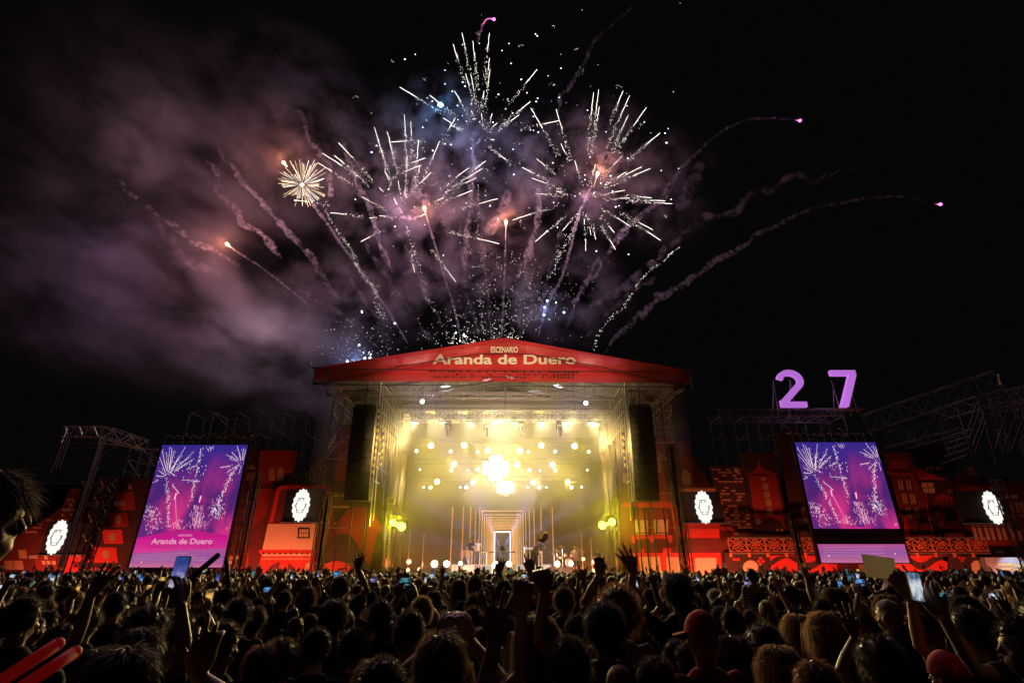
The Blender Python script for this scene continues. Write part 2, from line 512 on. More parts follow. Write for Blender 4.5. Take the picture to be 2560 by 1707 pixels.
# ------------------------------------------------------------------ loudspeakers and their cables
M['pa'] = mat('speaker_grille', (.016, .015, .012), .8, 0, .2, 30)
for flip, lab in ((False, 'tall black line of hung loudspeakers beside the left stage tower'), (True, 'tall black line of hung loudspeakers beside the right stage tower')):
    s = (lambda x: x) if not flip else mx
    A = P(884, 1015, 35.0); B = P(942, 1249, 35.0); c = (A[0] + P(942, 1015, 35.0)[0]) / 2
    hang = empty('speaker_array', (s(c), 35.0, B[2]), lab, 'loudspeaker', 'hung loudspeakers')
    n = 14; h = (A[2] - B[2]) / n; wd = P(942, 1015, 35.0)[0] - A[0]
    for i in range(n):
        z = A[2] - h * (i + .5); yo = .012 * max(0, i - 5) ** 1.7
        b = MB(); b.cur = 0
        b.prism([(-wd / 2, -h * .47), (wd / 2, -h * .47), (wd / 2, h * .47), (-wd / 2, h * .47)], 35.0 + yo, 35.7 + yo)
        b.v = [(x + s(c), y, zz + z) for x, y, zz in b.v]
        cab = b.build('speaker_cabinet', M['pa'], hang)
    b = MB(); b.box((s(c), 35.4, A[2] + .12), (wd * .9, .7, .12)); b.bar((s(c) - .4, 35.4, A[2] + .15), (s(c) - .4, 35.4, 14.9), .03); b.bar((s(c) + .4, 35.4, A[2] + .15), (s(c) + .4, 35.4, 14.9), .03)
    b.build('flying_frame', M['darksteel'], hang)
def cable(pts, lab, y, r=.07, seg=None):
    W_ = [Vector(P(*p, y)) for p in pts]
    t = empty('marked_cable', W_[-1], lab, 'cable', 'hanging marked cables')
    tot = []
    a = MB(); k = MB(); q = 0
    for u, v in zip(W_, W_[1:]):
        n = max(1, int((v - u).length / .22))
        for i in range(n):
            (a if q % 2 else k).bar(u.lerp(v, i / n), u.lerp(v, (i + 1) / n), r, 6); q += 1
    a.build('yellow_band', M['yellowchain'], t, kind='stuff'); k.build('black_band', M['black'], t, kind='stuff')
cable([K3(432, 450), K3(424, 600), K3(404, 760), K3(392, 860)], 'long yellow and black cable hanging beside the left loudspeakers', 35.6)
cable([K3(458, 600), K3(450, 720), K3(438, 815)], 'short yellow and black cable hanging by the left stage curtain', 36.4, .08)
cable([K3(1880, 460), K3(1893, 620), K3(1905, 760), K3(1912, 880)], 'long yellow and black cable hanging beside the right loudspeakers', 35.6)
cable([K3(1838, 600), K3(1846, 720), K3(1855, 818)], 'short yellow and black cable hanging by the right stage curtain', 36.4, .08)
for pts, lab in (([K3(392, 860), K3(386, 930), K3(385, 1003)], 'thin chain end swinging below the left loudspeakers'), ([K3(1912, 880), K3(1916, 940), K3(1917, 1003)], 'thin chain end swinging below the right loudspeakers')):
    W_ = [Vector(P(*p, 35.6)) for p in pts]; b = MB()
    for u, v in zip(W_, W_[1:]):
        n = 9
        for i in range(n):
            o = Vector((.05 * (-1) ** i, 0, 0)); b.bar(u.lerp(v, i / n) + o, u.lerp(v, (i + 1) / n) - o, .022)
    b.build('hoist_chain', mat('bright_chain', (.75, .62, .30), .3, .7), label=lab, cat='chain')

# ------------------------------------------------------------------ stage lamps
YEL = (1, .76, .13); WARM = (1, .86, .52); WHT = (.93, .93, 1); BLU = (.62, .72, 1)
LENS = {'yel': glow('yellow_lens', (1, .84, .42), 9), 'warm': glow('warm_lens', (1, .93, .72), 9), 'wht': glow('white_lens', (.95, .96, 1), 12), 'blu': glow('blue_white_lens', (.66, .78, 1), 7), 'lime': glow('lime_yellow_lens', (1, .92, .10), 4.5), 'amb': glow('amber_lens', (1, .62, .36), 10), 'red': glow('red_lens', (1, .22, .10), 9)}
def stage_lamp(p, r, lens, lab, name='stage_lamp', grp='lamps hung in the stage', power=0, col=YEL, spot=False, to=None, yoke=True, throw=0):
    t = empty(name, p, lab, 'lamp', grp)
    x, y, z = p
    b = MB(); b.bar((x, y + .02, z), (x, y + .02 + r * 1.6, z), r * 1.12, 14, r * .8); b.build('housing', M['black'], t)
    b = MB(); b.disc((x, y, z), r, .03, 18); b.build('lens', LENS[lens], t)
    if yoke:
        b = MB(); q = r * 1.25
        b.bar((x - q, y + .2, z), (x - q, y + .2, z + r * 1.5), .02); b.bar((x + q, y + .2, z), (x + q, y + .2, z + r * 1.5), .02); b.bar((x - q, y + .2, z + r * 1.5), (x + q, y + .2, z + r * 1.5), .02)
        b.build('yoke', M['black'], t)
    if power:
        lamp('POINT', 'lamp_light', (x, y - .12, z), power, col, t, max(.08, r * .8))
    if throw:
        lamp('SPOT', 'lamp_throw', (x, y - .1, z), throw, col, t, r * .8, (x * 1.5 - CX * .5, 6, 1), R(84), blend=1.0)
    return t
YL = 43.6
cols = ['far left', 'left', 'inner left', 'centre left', 'centre right', 'inner right', 'right', 'far right']
M['palelens'] = glow('pale_lens', (1, .92, .75), 2.0)
def lamps():
    big = [(732, 676), (925, 674), (1060, 705), (1243, 705), (1367, 676), (1560, 680)]
    nm = ['outermost left', 'second from the left', 'third from the left', 'third from the right', 'second from the right', 'outermost right']
    for (x, y), n in zip(big, nm): stage_lamp(P(*K3(x, y), YL), .23, 'yel', f'big yellow stage lamp, {n} in the top row', power=64, throw=1350)
    mid = [(863, 785, 'left'), (1230, 785, 'one right of the white blinder'), (1433, 787, 'right')]
    for x, y, n in mid: stage_lamp(P(*K3(x, y), YL), .22, 'yel', f'big yellow stage lamp in the middle row, {n}', power=64, throw=1350)
    low = [(767, 884, 'outermost left'), (975, 888, 'inner left'), (1322, 888, 'inner right'), (1520, 886, 'outermost right')]
    for x, y, n in low: stage_lamp(P(*K3(x, y), YL), .21, 'yel', f'big yellow stage lamp in the bottom row, {n}', power=64, throw=1350)
    small = [(648, 708, 'top row, outermost left'), (846, 710, 'top row, between two big yellow lamps on the left'), (1448, 710, 'top row, between two big yellow lamps on the right'), (1641, 712, 'top row, outermost right'),
             (850, 818, 'under the left lamp of the middle row'), (1000, 815, 'just left of the white blinder'), (1298, 818, 'right of the white blinder'), (1448, 818, 'under the right lamp of the middle row'),
             (730, 918, 'bottom row, outermost left'), (936, 918, 'bottom row, left of centre'), (1355, 918, 'bottom row, right of centre'), (1542, 918, 'bottom row, outermost right')]
    for x, y, n in small: stage_lamp(P(*K3(x, y), YL - .3), .115, 'warm', f'small round warm lamp, {n}', grp='small lamps hung in the stage', power=16, col=WARM)
    blue = [(668, 815, 'left edge of the middle row'), (945, 820, 'left of the white blinder'), (1360, 820, 'right of the white blinder'), (1633, 818, 'right edge of the middle row'), (690, 917, 'left end of the bottom row'), (901, 918, 'bottom row beside a small warm lamp'),
            (1398, 918, 'bottom row right of centre'), (1600, 915, 'right end of the bottom row'), (1290, 915, 'bottom row right of the low blinder'), (1000, 712, 'top row left of centre, beaming up'), (1292, 712, 'top row right of centre, beaming up')]
    for i, (x, y, n) in enumerate(blue): stage_lamp(P(*K3(x, y), YL - .5), .07 if i < 9 else .10, 'blu', f'little blue-white beam lamp, {n}', 'beam_lamp', 'blue-white beam lamps')
    # the white blinders in the middle of the stage
    for (x, y), k, r, lab, pw in (((1105, 806), 4, .26, 'blazing white blinder bank in the middle of the stage', 1000), ((1160, 915), 3, .22, 'lower white blinder bank under the brightest lamp', 520)):
        c = P(*K3(x, y), YL)
        t = empty('blinder', c, lab, 'lamp')
        b = MB(); b.disc((c[0], c[1] + .25, c[2]), k * r * 1.12, .3, 16); b.build('housing', M['black'], t)
        for i in range(k):
            for j in range(k if k > 3 else 2):
                if k > 3 and i in (0, 3) and j in (0, 3): continue
                b = MB(); b.disc((c[0] + (i - (k - 1) / 2) * r * 2.1, c[1], c[2] + (j - ((k if k > 3 else 2) - 1) / 2) * r * 2.0), r, .03, 16); b.build('lens', LENS['wht'], t)
        lamp('POINT', 'lamp_light', (c[0], c[1] - .3, c[2]), pw, (1, .86, .56), t, .7)
        lamp('SPOT', 'lamp_throw', (c[0], c[1] - .25, c[2]), pw * 4.5, (1, .82, .42), t, .6, (c[0], 6, 1), R(84), blend=1.0)
    # thin beams in the haze
    def beam(px, py, tx, ty, pw, ang, col, y=43.0, y2=43.4):
        a = P(*K3(px, py), y); b_ = P(*K3(tx, ty), y2)
        lamp('SPOT', 'beam_light', a, pw, col, None, .04, b_, R(ang), blend=.4)
    for a in ((1000, 705, 930, 560), (1000, 705, 1020, 560), (1292, 705, 1255, 560), (1292, 705, 1350, 580), (668, 812, 660, 700), (945, 818, 915, 760), (1090, 905, 1040, 800), (1205, 905, 1290, 800), (1633, 815, 1690, 730), (1600, 912, 1570, 850)):
        beam(*a, 42000 if a[1] == 705 else 17000, 7, (.74, .80, 1))
    # heads on the front truss
    for i, x in enumerate((830, 1058, 1250, 1473, 1690)):
        p = P(*K3(x, 545), 37.9)
        t = empty('moving_head_light', p, ['outermost left', 'second from the left', 'middle', 'second from the right', 'outermost right'][i] + ' dark moving-head light under the front truss', 'lamp', 'moving heads under the front truss')
        b = MB(); b.box((p[0], p[1], p[2]), (.5, .4, .22)); b.build('base', M['black'], t)
        b = MB(); b.box((p[0] - .24, p[1], p[2] - .38), (.07, .2, .6)); b.box((p[0] + .24, p[1], p[2] - .38), (.07, .2, .6)); b.build('yoke', M['black'], t)
        b = MB(); b.bar((p[0], p[1], p[2] - .3), (p[0] + .05, p[1] + .25, p[2] - 1.0), .17, 12, .13); b.build('head', M['black'], t)
    for i, x in enumerate((640, 798, 955, 1095, 1212, 1365, 1505, 1655)):
        p = P(*K3(x, 538), 37.8)
        t = empty('flood_light', p, ['first', 'second', 'third', 'fourth', 'fifth', 'sixth', 'seventh', 'eighth'][i] + ' of the flat flood lights under the front truss from the left', 'lamp', 'flood lights under the front truss')
        b = MB(); b.box((p[0], p[1], p[2] + .1), (.52, .3, .42)); b.build('housing', M['darksteel'], t)
        b = MB(); b.box((p[0], p[1] - .02, p[2] - .13), (.5, .28, .04)); b.build('lens', M['palelens'], t)
        lamp('SPOT', 'lamp_throw', (p[0], p[1] - .1, p[2] - .25), 3600, (1, .74, .38), t, .22, (p[0] * 1.7 - CX * .7, 7, .8), R(76), blend=1.0)
    for x, y, lab in ((682, 423, 'small white work light on the left roof chain'), (1625, 432, 'small white work light on the right roof chain')):
        stage_lamp(P(*K3(x, y), 37.6), .16, 'warm', lab, 'work_light', 'work lights under the roof')
    # inside lights of the roof: they shine up at the red mesh from behind
    for i, x in enumerate((-7.2, -3.0, 1.6, 5.8)):
        p = (x, 38.3, 16.0)
        t = empty('roof_flood', p, ['leftmost', 'second from the left', 'second from the right', 'rightmost'][i] + ' roof flood hidden behind the red gable', 'lamp', 'floods behind the red gable')
        b = MB(); b.box((x, 38.4, 16.0), (.5, .22, .34)); b.build('housing', M['black'], t)
        b = MB(); b.box((x, 38.27, 16.02), (.44, .03, .28)); b.build('lens', M['white'], t)
        lamp('SPOT', 'lamp_light', (x, 38.2, 16.0), 450, (1, .80, .62), t, .07, (x, 35.6, 16.1), R(160), blend=.8)
    # side booms
    for cl, lab in ((((511, 1120, .22), (538, 1133, .15), (563, 1143, .27)), 'left'), (((1720, 1136, .26), (1750, 1128, .10), (1776, 1116, .24)), 'right')):
        for i, (x, y, r) in enumerate(cl):
            stage_lamp(P(*K3(x, y), 36.7 - .1 * i), r, 'lime', f'glaring lime-yellow lamp on the {lab} stage boom, ' + ['left one', 'middle one', 'right one'][i], 'boom_lamp', f'lamps on the {lab} boom', power=[560, 70, 760][i], col=(1, .84, .02))
        b = MB(); p0 = Vector(P(*K3(cl[0][0] - 12 if lab == 'left' else cl[2][0] + 14, 1015), 36.9)); p1 = Vector(P(*K3(cl[2][0] if lab == 'left' else cl[0][0], 1095), 36.9))
        q = Vector((p0.x, p0.y, DECK))
        b.lattice(q, p0, .3, .3, .5, .025, .014); b.lattice(p0 - Vector((0, 0, .8)), p1, .2, .2, .4, .02, .012)
        b.box((p0.x, p0.y, p0.z + .2), (.5, .4, .35))
        b.build('light_boom', M['darksteel'], label=f'dark lattice light boom at the {lab} edge of the stage', cat='stand')
    # lamps on the stage floor
    fl = [(752, 1358, .24, 'amb', 'left of a pair beside the left riser', 300), (822, 1358, .22, 'amb', 'right of a pair beside the left riser', 300), (605, 1345, .15, 'red', 'upper one on the left stage edge', 170), (600, 1393, .12, 'red', 'lower one on the left stage edge', 110),
          (663, 1388, .10, 'red', 'little one right of the left stage edge', 12), (902, 1354, .13, 'amb', 'behind the left riser', 140), (1105, 1358, .18, 'amb', 'just left of the singer', 180), (1182, 1358, .20, 'amb', 'just right of the singer', 180),
          (1460, 1358, .20, 'amb', 'left of the drum kit', 260), (1538, 1356, .16, 'amb', 'under the drum kit', 120), (1610, 1330, .11, 'red', 'right of the drummer', 30), (1670, 1345, .13, 'red', 'upper one on the right stage edge', 170), (1672, 1395, .11, 'red', 'lower one on the right stage edge', 110), (1696, 1340, .12, 'amb', 'far right of the stage', 140)]
    for x, y, r, l, n, pw in fl: stage_lamp(P(*K3(x, y), 40.6 if r > .17 else 38.6), r, l, f'glowing {"amber" if l == "amb" else "red"} floor lamp, {n}', 'floor_lamp', 'lamps on the stage floor', power=pw, col=(1, .34, .16) if l == 'amb' else (1, .12, .05), yoke=False)
lamps()
# added spots on unseen towers behind the camera, brightening the red gable and band
for x, lab in ((-9, 'added spotlight on an unseen tower behind the camera, left'), (8, 'added spotlight on an unseen tower behind the camera, right')):
    p = (x, -9.0, 9.5)
    t = empty('added_front_spot', (x, -9.0, 0), lab, 'lamp', 'added spotlights behind the camera')
    b = MB(); b.lattice((x, -9.4, 0), (x, -9.4, 9.2), .5, .5, .8, .04, .02); b.build('tower', M['darksteel'], t, kind='stuff')
    b = MB(); b.bar((x, -9.5, 9.45), (x, -9.0, 9.5), .2, 12); b.build('housing', M['black'], t)
    lamp('SPOT', 'lamp_light', (x, -8.9, 9.3), 30000, (1, .95, .88), t, .1, (CX + (2.5 if x > 0 else -2.5), 38.6, 2.9), R(7.5), blend=.5)
    lamp('SPOT', 'lamp_light', (x, -8.9, 9.5), 42000, (1, .84, .72), t, .1, (CX + x * .35, YB, 16.3), R(19), blend=.6)
# ------------------------------------------------------------------ painted town flats left and right of the stage
YF = 37.0
def rot0(pts):
    a = sum(pts[i][0] * pts[(i + 1) % len(pts)][1] - pts[(i + 1) % len(pts)][0] * pts[i][1] for i in range(len(pts)))
    return pts if a > 0 else pts[::-1]
def outline(K, pts, Y):
    return rot0([(q[0], q[2]) for q in (P(*K(*p), Y) for p in pts)])
def plate(name, K, pts, m, parent, Y, th=.012, **kw):
    b = MB(); b.prism(outline(K, pts, Y), Y - th, Y)
    return b.build(name, m, parent, **kw)
def rect(x0, y0, x1, y1, lean=0.0):
    d = (y1 - y0) * lean
    return [(x0, y1), (x1, y1), (x1 + d, y0), (x0 + d, y0)]
def arch(x0, y0, x1, y1, n=8, lean=0.0, pointed=False):
    r = (x1 - x0) / 2; cx = (x0 + x1) / 2
    h = min(y1 - y0, r * (1.5 if pointed else 1))
    d = (y1 - y0) * lean
    pts = [(x0, y1), (x1, y1)]
    for i in range(n + 1):
        w = math.pi * i / n
        pts.append((cx + r * math.cos(w) + d, y0 + h - h * math.sin(w) ** (.8 if pointed else 1)))
    return pts
def disc(x, y, r, ry=None, n=14):
    return [(x + r * math.cos(2 * math.pi * i / n), y + (ry or r) * math.sin(2 * math.pi * i / n)) for i in range(n)]
def flat(K, pts, m, lab, Y=YF, th=.05):
    return plate('painted_flat', K, pts, M[m], None, Y, th, label=lab, cat='painted wall', group='painted townscape flats')
def prints(o, K, items, Y, name='printed_window', z=.058):
    """printed shapes on a flat: each stands a few mm proud of the cloth"""
    for k, it in enumerate(items):
        nm, m, pts = it[:3] if len(it) >= 3 else (name, it[0], it[1])
        plate(nm, K, pts, M[m], o, Y - z - .004 * (k % 3) - .013 * (it[3] if len(it) > 3 else 0), .01)

def facades_left():
    # 1 far left block house
    Y = YF
    o = flat(K1, [(-240, 1560), (-190, 1330), (0, 1235), (185, 1068), (330, 985), (440, 905), (505, 775), (600, 770), (620, 700), (770, 700), (570, 1560)], 'maroon', 'dark painted house flat with scattered small square windows at the far left', Y)
    it = []
    for x, y, w, h in ((40, 1285, 66, 64), (106, 1285, 72, 64), (140, 1206, 62, 64), (150, 1362, 72, 64)): it.append(('dimcream', rect(x, y, x + w - 6, y + h, -.18)))
    for x, y in ((302, 1286), (337, 1286), (375, 1286), (326, 1326), (295, 1404), (332, 1404), (282, 1446), (322, 1446), (347, 1364), (318, 1250)): it.append(('cream', rect(x, y, x + 26, y + 26, -.2)))
    it.append(('grey', rect(272, 1364, 298, 1390, -.2))); it.append(('grey', rect(208, 1248, 268, 1270, -.1)))
    for x, y, w in ((478, 842, 22), (510, 842, 22), (495, 877, 24), (448, 912, 26), (515, 912, 26), (436, 948, 24), (504, 946, 26), (420, 984, 22), (462, 984, 22)): it.append(('dimcream', rect(x, y, x + w, y + 24, -.2)))
    it.append(('grey', rect(482, 910, 506, 934, -.2)))
    for x, y, w in ((240, 1044, 60), (185, 1074, 80), (330, 990, 40), (280, 1020, 24)): it.append(('dimcream', rect(x, y, x + w, y + 14, -.2)))
    for i, x in enumerate((612, 652, 690, 724)): it.append(('grey' if i < 2 else 'dimcream', rect(x - 16, 715, x + 14, 778, -.3)))
    for x in (516, 545, 572): it.append(('dimcream', rect(x, 770, x + 18, 777)))
    prints(o, K1, it, Y)
    it = [('printed_panel', 'dimred', rect(640, 798, 738, 850, -.2)), ('printed_panel', 'grey', rect(622, 864, 712, 900, -.2)), ('printed_panel', 'dimred', rect(600, 912, 700, 965, -.2)), ('printed_panel', 'dimred', rect(560, 970, 680, 1060, -.2)),
          ('printed_band', 'red', [(430, 1560), (480, 1300), (560, 1010), (600, 850), (625, 850), (600, 1000), (530, 1300), (480, 1560)]), ('printed_panel', 'red', rect(440, 1330, 580, 1460, -.12)), ('printed_panel', 'red', rect(530, 1100, 640, 1300, -.2)),
          ('printed_panel', 'dimred', rect(280, 1255, 430, 1480, -.15), -1)]
    prints(o, K1, it, Y)
    # 2 red house with big rounded windows
    o = flat(K1, [(560, 1560), (790, 700), (1130, 700), (1060, 900), (900, 1560)], 'brown', 'dark flat with tall red windows holding tan circles, beside the left screen', Y + .25)
    it = []
    for x0, y0, x1, y1, cx, cy in ((835, 796, 968, 925, 0, 0), (785, 945, 918, 1045, 842, 992), (742, 1065, 880, 1165, 800, 1115), (655, 1190, 842, 1300, 755, 1240), (596, 1332, 805, 1470, 716, 1385)):
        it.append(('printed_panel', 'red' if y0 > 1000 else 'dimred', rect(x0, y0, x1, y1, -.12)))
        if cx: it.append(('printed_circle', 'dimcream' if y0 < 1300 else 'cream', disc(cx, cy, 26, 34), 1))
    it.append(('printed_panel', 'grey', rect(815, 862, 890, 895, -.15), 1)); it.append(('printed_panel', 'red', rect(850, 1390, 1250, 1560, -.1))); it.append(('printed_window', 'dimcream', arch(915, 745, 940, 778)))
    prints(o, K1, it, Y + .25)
    # 3 striped dark flat behind and right of the left screen
    o = flat(K1, [(1500, 1560), (1700, 470), (1900, 470), (1740, 1560)], 'brown', 'dark striped flat with dotted round lamps right of the left screen', Y + .3)
    it = []
    for x, y, i in [(1668, 1262, 0), (1680, 1262, 1)]: pass
    for r in range(3):
        for c in range(2):
            it.append(('printed_circle', 'cream' if (r + c) % 2 else 'dimcream', disc(1665 - r * 9 + c * 42 - 18, 1265 + r * 32, 15, 16)))
            it.append(('printed_circle', 'cream', disc(1752 - r * 10 + c * 42 - 22, 1340 + r * 36, 16, 17)))
    for y in range(790, 1230, 62): it.append(('printed_band', 'maroon', rect(1620, y, 1800, y + 26)))
    for k in range(3): it.append(('printed_slat', 'dimcream', rect(1756, 665 + k * 17, 1812, 674 + k * 17)))
    it.append(('printed_band', 'dimcream', rect(1745, 626, 1830, 633)))
    for x in (1758, 1778, 1798): it.append(('printed_slat', 'dimcream', rect(x, 606, x + 9, 626)))
    it.append(('printed_panel', 'red', rect(1380, 1395, 1590, 1560, 0)))
    prints(o, K1, it, Y + .3)
    # 4 narrow tower with two pointed windows
    o = flat(K2, [(-20, 1560), (40, 1200), (150, 500), (412, 500), (330, 900), (240, 1560)], 'dimred', 'dark red tower flat with two pointed tan windows', Y + .1)
    it = [('dimcream', arch(205, 620, 246, 715, 8, 0, True)), ('dimcream', arch(268, 620, 312, 715, 8, 0, True)), ('printed_patch', 'maroon', [(60, 1560), (60, 1080), (230, 920), (210, 1150), (170, 1560)]), ('printed_patch', 'maroon', rect(120, 740, 330, 775))]  # maroon patches, darker than the tower print around them
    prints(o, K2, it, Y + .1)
    # 5 house with cream wall and arch
    o = flat(K2, [(100, 1560), (190, 1030), (215, 800), (330, 740), (640, 740), (680, 1100), (570, 1250), (545, 1560)], 'maroon', 'house flat with a cream wall, a small window and an arched doorway below the shield', Y - .15)
    it = [('printed_band', 'red', [(205, 1015), (255, 800), (265, 765), (300, 750), (620, 750), (620, 775), (300, 778), (283, 800), (235, 1015)]), ('printed_band', 'dimred', [(628, 770), (665, 785), (655, 1000), (605, 1180), (565, 1200), (600, 1000)]),
          ('printed_wall', 'cream', [(160, 1205), (200, 1022), (553, 1022), (530, 1205)]), ('printed_band', 'red', rect(138, 1206, 540, 1234)), ('printed_band', 'cream', rect(155, 1235, 528, 1252)), ('printed_wall', 'red', [(105, 1560), (145, 1256), (532, 1256), (520, 1560)], -1),
          ('printed_arch', 'maroon', arch(180, 1290, 415, 1560, 12), 0), ('printed_arch', 'cream', arch(200, 1350, 372, 1560, 12), 1), ('printed_keystone', 'red', [(285, 1350), (340, 1350), (345, 1298), (335, 1290), (292, 1290), (284, 1298)], 2), ('printed_window', 'cream', arch(468, 1300, 504, 1340), 1)]
    prints(o, K2, it, Y - .15)
    w = [('printed_window', 'black', rect(412, 1050, 497, 1124), 2), ('printed_sill', 'black', rect(404, 1118, 500, 1126), 3)]
    prints(o, K2, w, Y - .15)
    for i in range(4):
        for j in range(2): plate('printed_pane', K2, rect(424 + i * 17 - j * 3, 1060 + j * 30, 437 + i * 17 - j * 3, 1086 + j * 30), M['cream'], o, Y - .15 - .105, .01)
    b = MB()
    for i in range(9):
        b.prism(outline(K2, rect(172 + i * 39, 1226, 186 + i * 39, 1240), Y), Y - .25, Y - .24)
    b.build('printed_crenel', M['black'], o, kind='stuff')
    b = MB()
    for i in range(27): b.prism(outline(K2, rect(170 + i * 13, 1268, 177 + i * 13, 1278), Y), Y - .25, Y - .24)
    for i in range(5):
        for j in range(2): b.prism(outline(K2, rect(456 + i * 11, 1342 + j * 12, 463 + i * 11, 1350 + j * 12), Y), Y - .25, Y - .24)
    b.build('printed_dots', M['cream'], o, kind='stuff')
    # 6 dotted roof
    o = flat(K2, [(395, 745), (520, 600), (680, 490), (690, 760), (600, 790)], 'brown', 'dark pointed roof flat speckled with pale dots', Y + .2)
    it = []
    for x, y in ((415, 708), (437, 690), (466, 672), (488, 656), (512, 638), (574, 638), (556, 602), (576, 570), (600, 603), (574, 618), (608, 552), (475, 690), (502, 690), (530, 694), (500, 708), (525, 716), (560, 706), (596, 722), (430, 742), (468, 722), (550, 742), (572, 742), (602, 738), (616, 620), (532, 660), (500, 674)):
        it.append(('printed_dot', 'dimcream', disc(x, y, 6, 7, 8)))
    prints(o, K2, it, Y + .2)
    # 7 dark flat with petals next to the stage
    o = flat(K2, [(540, 1560), (640, 1100), (690, 320), (800, 320), (1010, 640), (1040, 1560)], 'brown', 'dark flat with big red petals and rows of pale bricks left of the stage', Y + .15)
    it = [('printed_petal', 'dimred', [(683, 1100), (700, 1000), (760, 930), (830, 900), (900, 905), (960, 950), (1010, 1050), (980, 1100), (950, 1200), (925, 1320), (880, 1270), (840, 1180), (790, 1100), (745, 1085)]),
          ('printed_petal', 'red', [(540, 1560)] + [(690 + 140 * math.cos(math.pi * (1 - i / 12)), 1430 - 145 * math.sin(math.pi * i / 12)) for i in range(13)] + [(840, 1560)]), ('printed_panel', 'dimred', [(690, 330), (790, 330), (830, 720), (660, 720)], -1)]
    for x, y, w in ((658, 814, 48), (716, 814, 66), (652, 894, 48), (706, 894, 72), (634, 1012, 52), (626, 1052, 52), (748, 738, 36)): it.append(('printed_brick', 'dimcream', rect(x, y, x + w, y + 17)))
    prints(o, K2, it, Y + .15)

def facades_right():
    Y = YF
    o = flat(K4, [(120, 1560), (140, 700), (360, 500), (560, 560), (740, 830), (880, 1200), (880, 1560)], 'maroon', 'house flat with two arched red windows and lit shop front right of the stage', Y)
    it = [('printed_window', 'dimcream', rect(152, 765, 205, 828)), ('printed_window', 'dimcream', rect(376, 640, 408, 698, .15)), ('printed_window', 'dimcream', rect(384, 700, 412, 760, .1)),
          ('printed_window', 'dimcream', [(548, 768), (618, 772), (575, 735)]), ('printed_window', 'dimcream', [(556, 775), (614, 775), (620, 830), (604, 842), (566, 838), (554, 826)]), ('printed_band', 'dimcream', rect(545, 865, 780, 890), -1),
          ('printed_panel', 'dimred', [(380, 500), (440, 760), (460, 960), (390, 960)]),
          ('printed_band', 'red', [(150, 985), (160, 962), (480, 958), (520, 1000), (600, 1150), (560, 1200), (510, 1180), (478, 1000), (185, 990)]), ('printed_arch', 'dimred', arch(345, 1003, 462, 1182, 10)), ('printed_arch', 'dimred', arch(222, 1020, 330, 1182, 10)),
          ('printed_window', 'cream', rect(236, 1080, 325, 1178), 1), ('printed_window', 'cream', rect(360, 1077, 460, 1177), 1), ('printed_sill', 'red', [(210, 1185), (490, 1182), (486, 1230), (468, 1230), (460, 1205), (370, 1205), (360, 1230), (342, 1230), (335, 1205), (245, 1210), (235, 1235), (215, 1235)], 1),
          ('printed_band', 'red', rect(578, 1108, 806, 1200)), ('printed_band', 'dimred', rect(578, 1120, 806, 1142), 1), ('printed_band', 'maroon', rect(180, 1215, 820, 1300), -1), ('printed_panel', 'red', rect(425, 1270, 480, 1300)), ('printed_panel', 'red', rect(268, 1272, 300, 1300)),
          ('printed_wall', 'red', [(265, 1560), (222, 1300), (812, 1300), (845, 1560)]), ('printed_panel', 'cream', [(285, 1560), (265, 1330), (405, 1326), (428, 1560)], 1), ('printed_panel', 'cream', [(465, 1560), (448, 1332), (548, 1328), (572, 1560)], 1), ('printed_panel', 'cream', [(650, 1560), (640, 1345), (650, 1334), (785, 1334), (798, 1560)], 1),
          ('printed_band', 'dimred', [(808, 1125), (890, 1125), (912, 1150), (915, 1200), (890, 1200), (885, 1150), (808, 1142)])]
    prints(o, K4, it, Y)
    for x in (262, 305, 378, 440): plate('printed_mullion', K4, rect(x, 1077, x + 6, 1178), M['black'], o, Y - .105, .01)
    for x0, x1 in ((236, 326), (360, 461)): plate('printed_mullion', K4, rect(x0, 1164, x1, 1170), M['black'], o, Y - .108, .01)
    # brick gable
    o = flat(K4, [(830, 1220), (735, 714), (955, 714), (1060, 1220)], 'brown', 'dark leaning flat dotted with many small pale bricks', Y + .2)
    it = []
    r2 = random.Random(3)
    for j in range(22):
        y = 732 + j * 20.6; x0 = 748 + (y - 714) * .18
        for i in range(6):
            x = x0 + i * 34 + (j % 2) * 10
            if r2.random() < .48 and x < 930 + (y - 714) * .2: it.append(('printed_brick', 'grey' if r2.random() < .12 else 'dimcream', [(x, y + 13), (x + 29, y + 13), (x + 27, y), (x - 2, y)]))
    prints(o, K4, it, Y + .2)
    plate('printed_flag', K4, [(905, 755), (958, 780), (912, 718)], M['grey'], o, Y + .13, .01)
    # pagoda tower
    o = flat(K4, [(1060, 1220), (945, 626), (1180, 626), (1290, 1220)], 'brown', 'dark tower flat with a red pagoda roof and a column of pale squares', Y + .1)
    it = [('printed_roof', 'dimred', [(985, 770), (1040, 745), (1066, 715), (1072, 660), (1086, 715), (1120, 740), (1200, 765), (1195, 772)]), ('printed_panel', 'dimred', [(1050, 1100), (1005, 780), (1190, 776), (1255, 1150), (1215, 1080), (1150, 1060), (1110, 1100)]),
          ('printed_circle', 'grey', disc(1104, 803, 14), 1), ('printed_circle', 'grey', disc(1073, 1090, 20), 1), ('printed_circle', 'dimcream', disc(1198, 1148, 11), 1), ('printed_circle', 'dimcream', disc(1230, 1148, 11), 1)]
    for i in range(3): it.append(('printed_window', 'dimcream', rect(1100 + i * 11, 832 + i * 54, 1138 + i * 11, 876 + i * 54), 1))
    it.append(('printed_window', 'dimcream', [(1134, 1052), (1172, 1050), (1168, 1005), (1150, 992), (1130, 1005)], 1))
    prints(o, K4, it, Y + .1)
    # behind and right of the right screen
    o = flat(K5, [(330, 1330), (200, 560), (330, 560), (480, 1330)], 'brown', 'dark flat with two small tan windows left of the right screen', Y + .3)
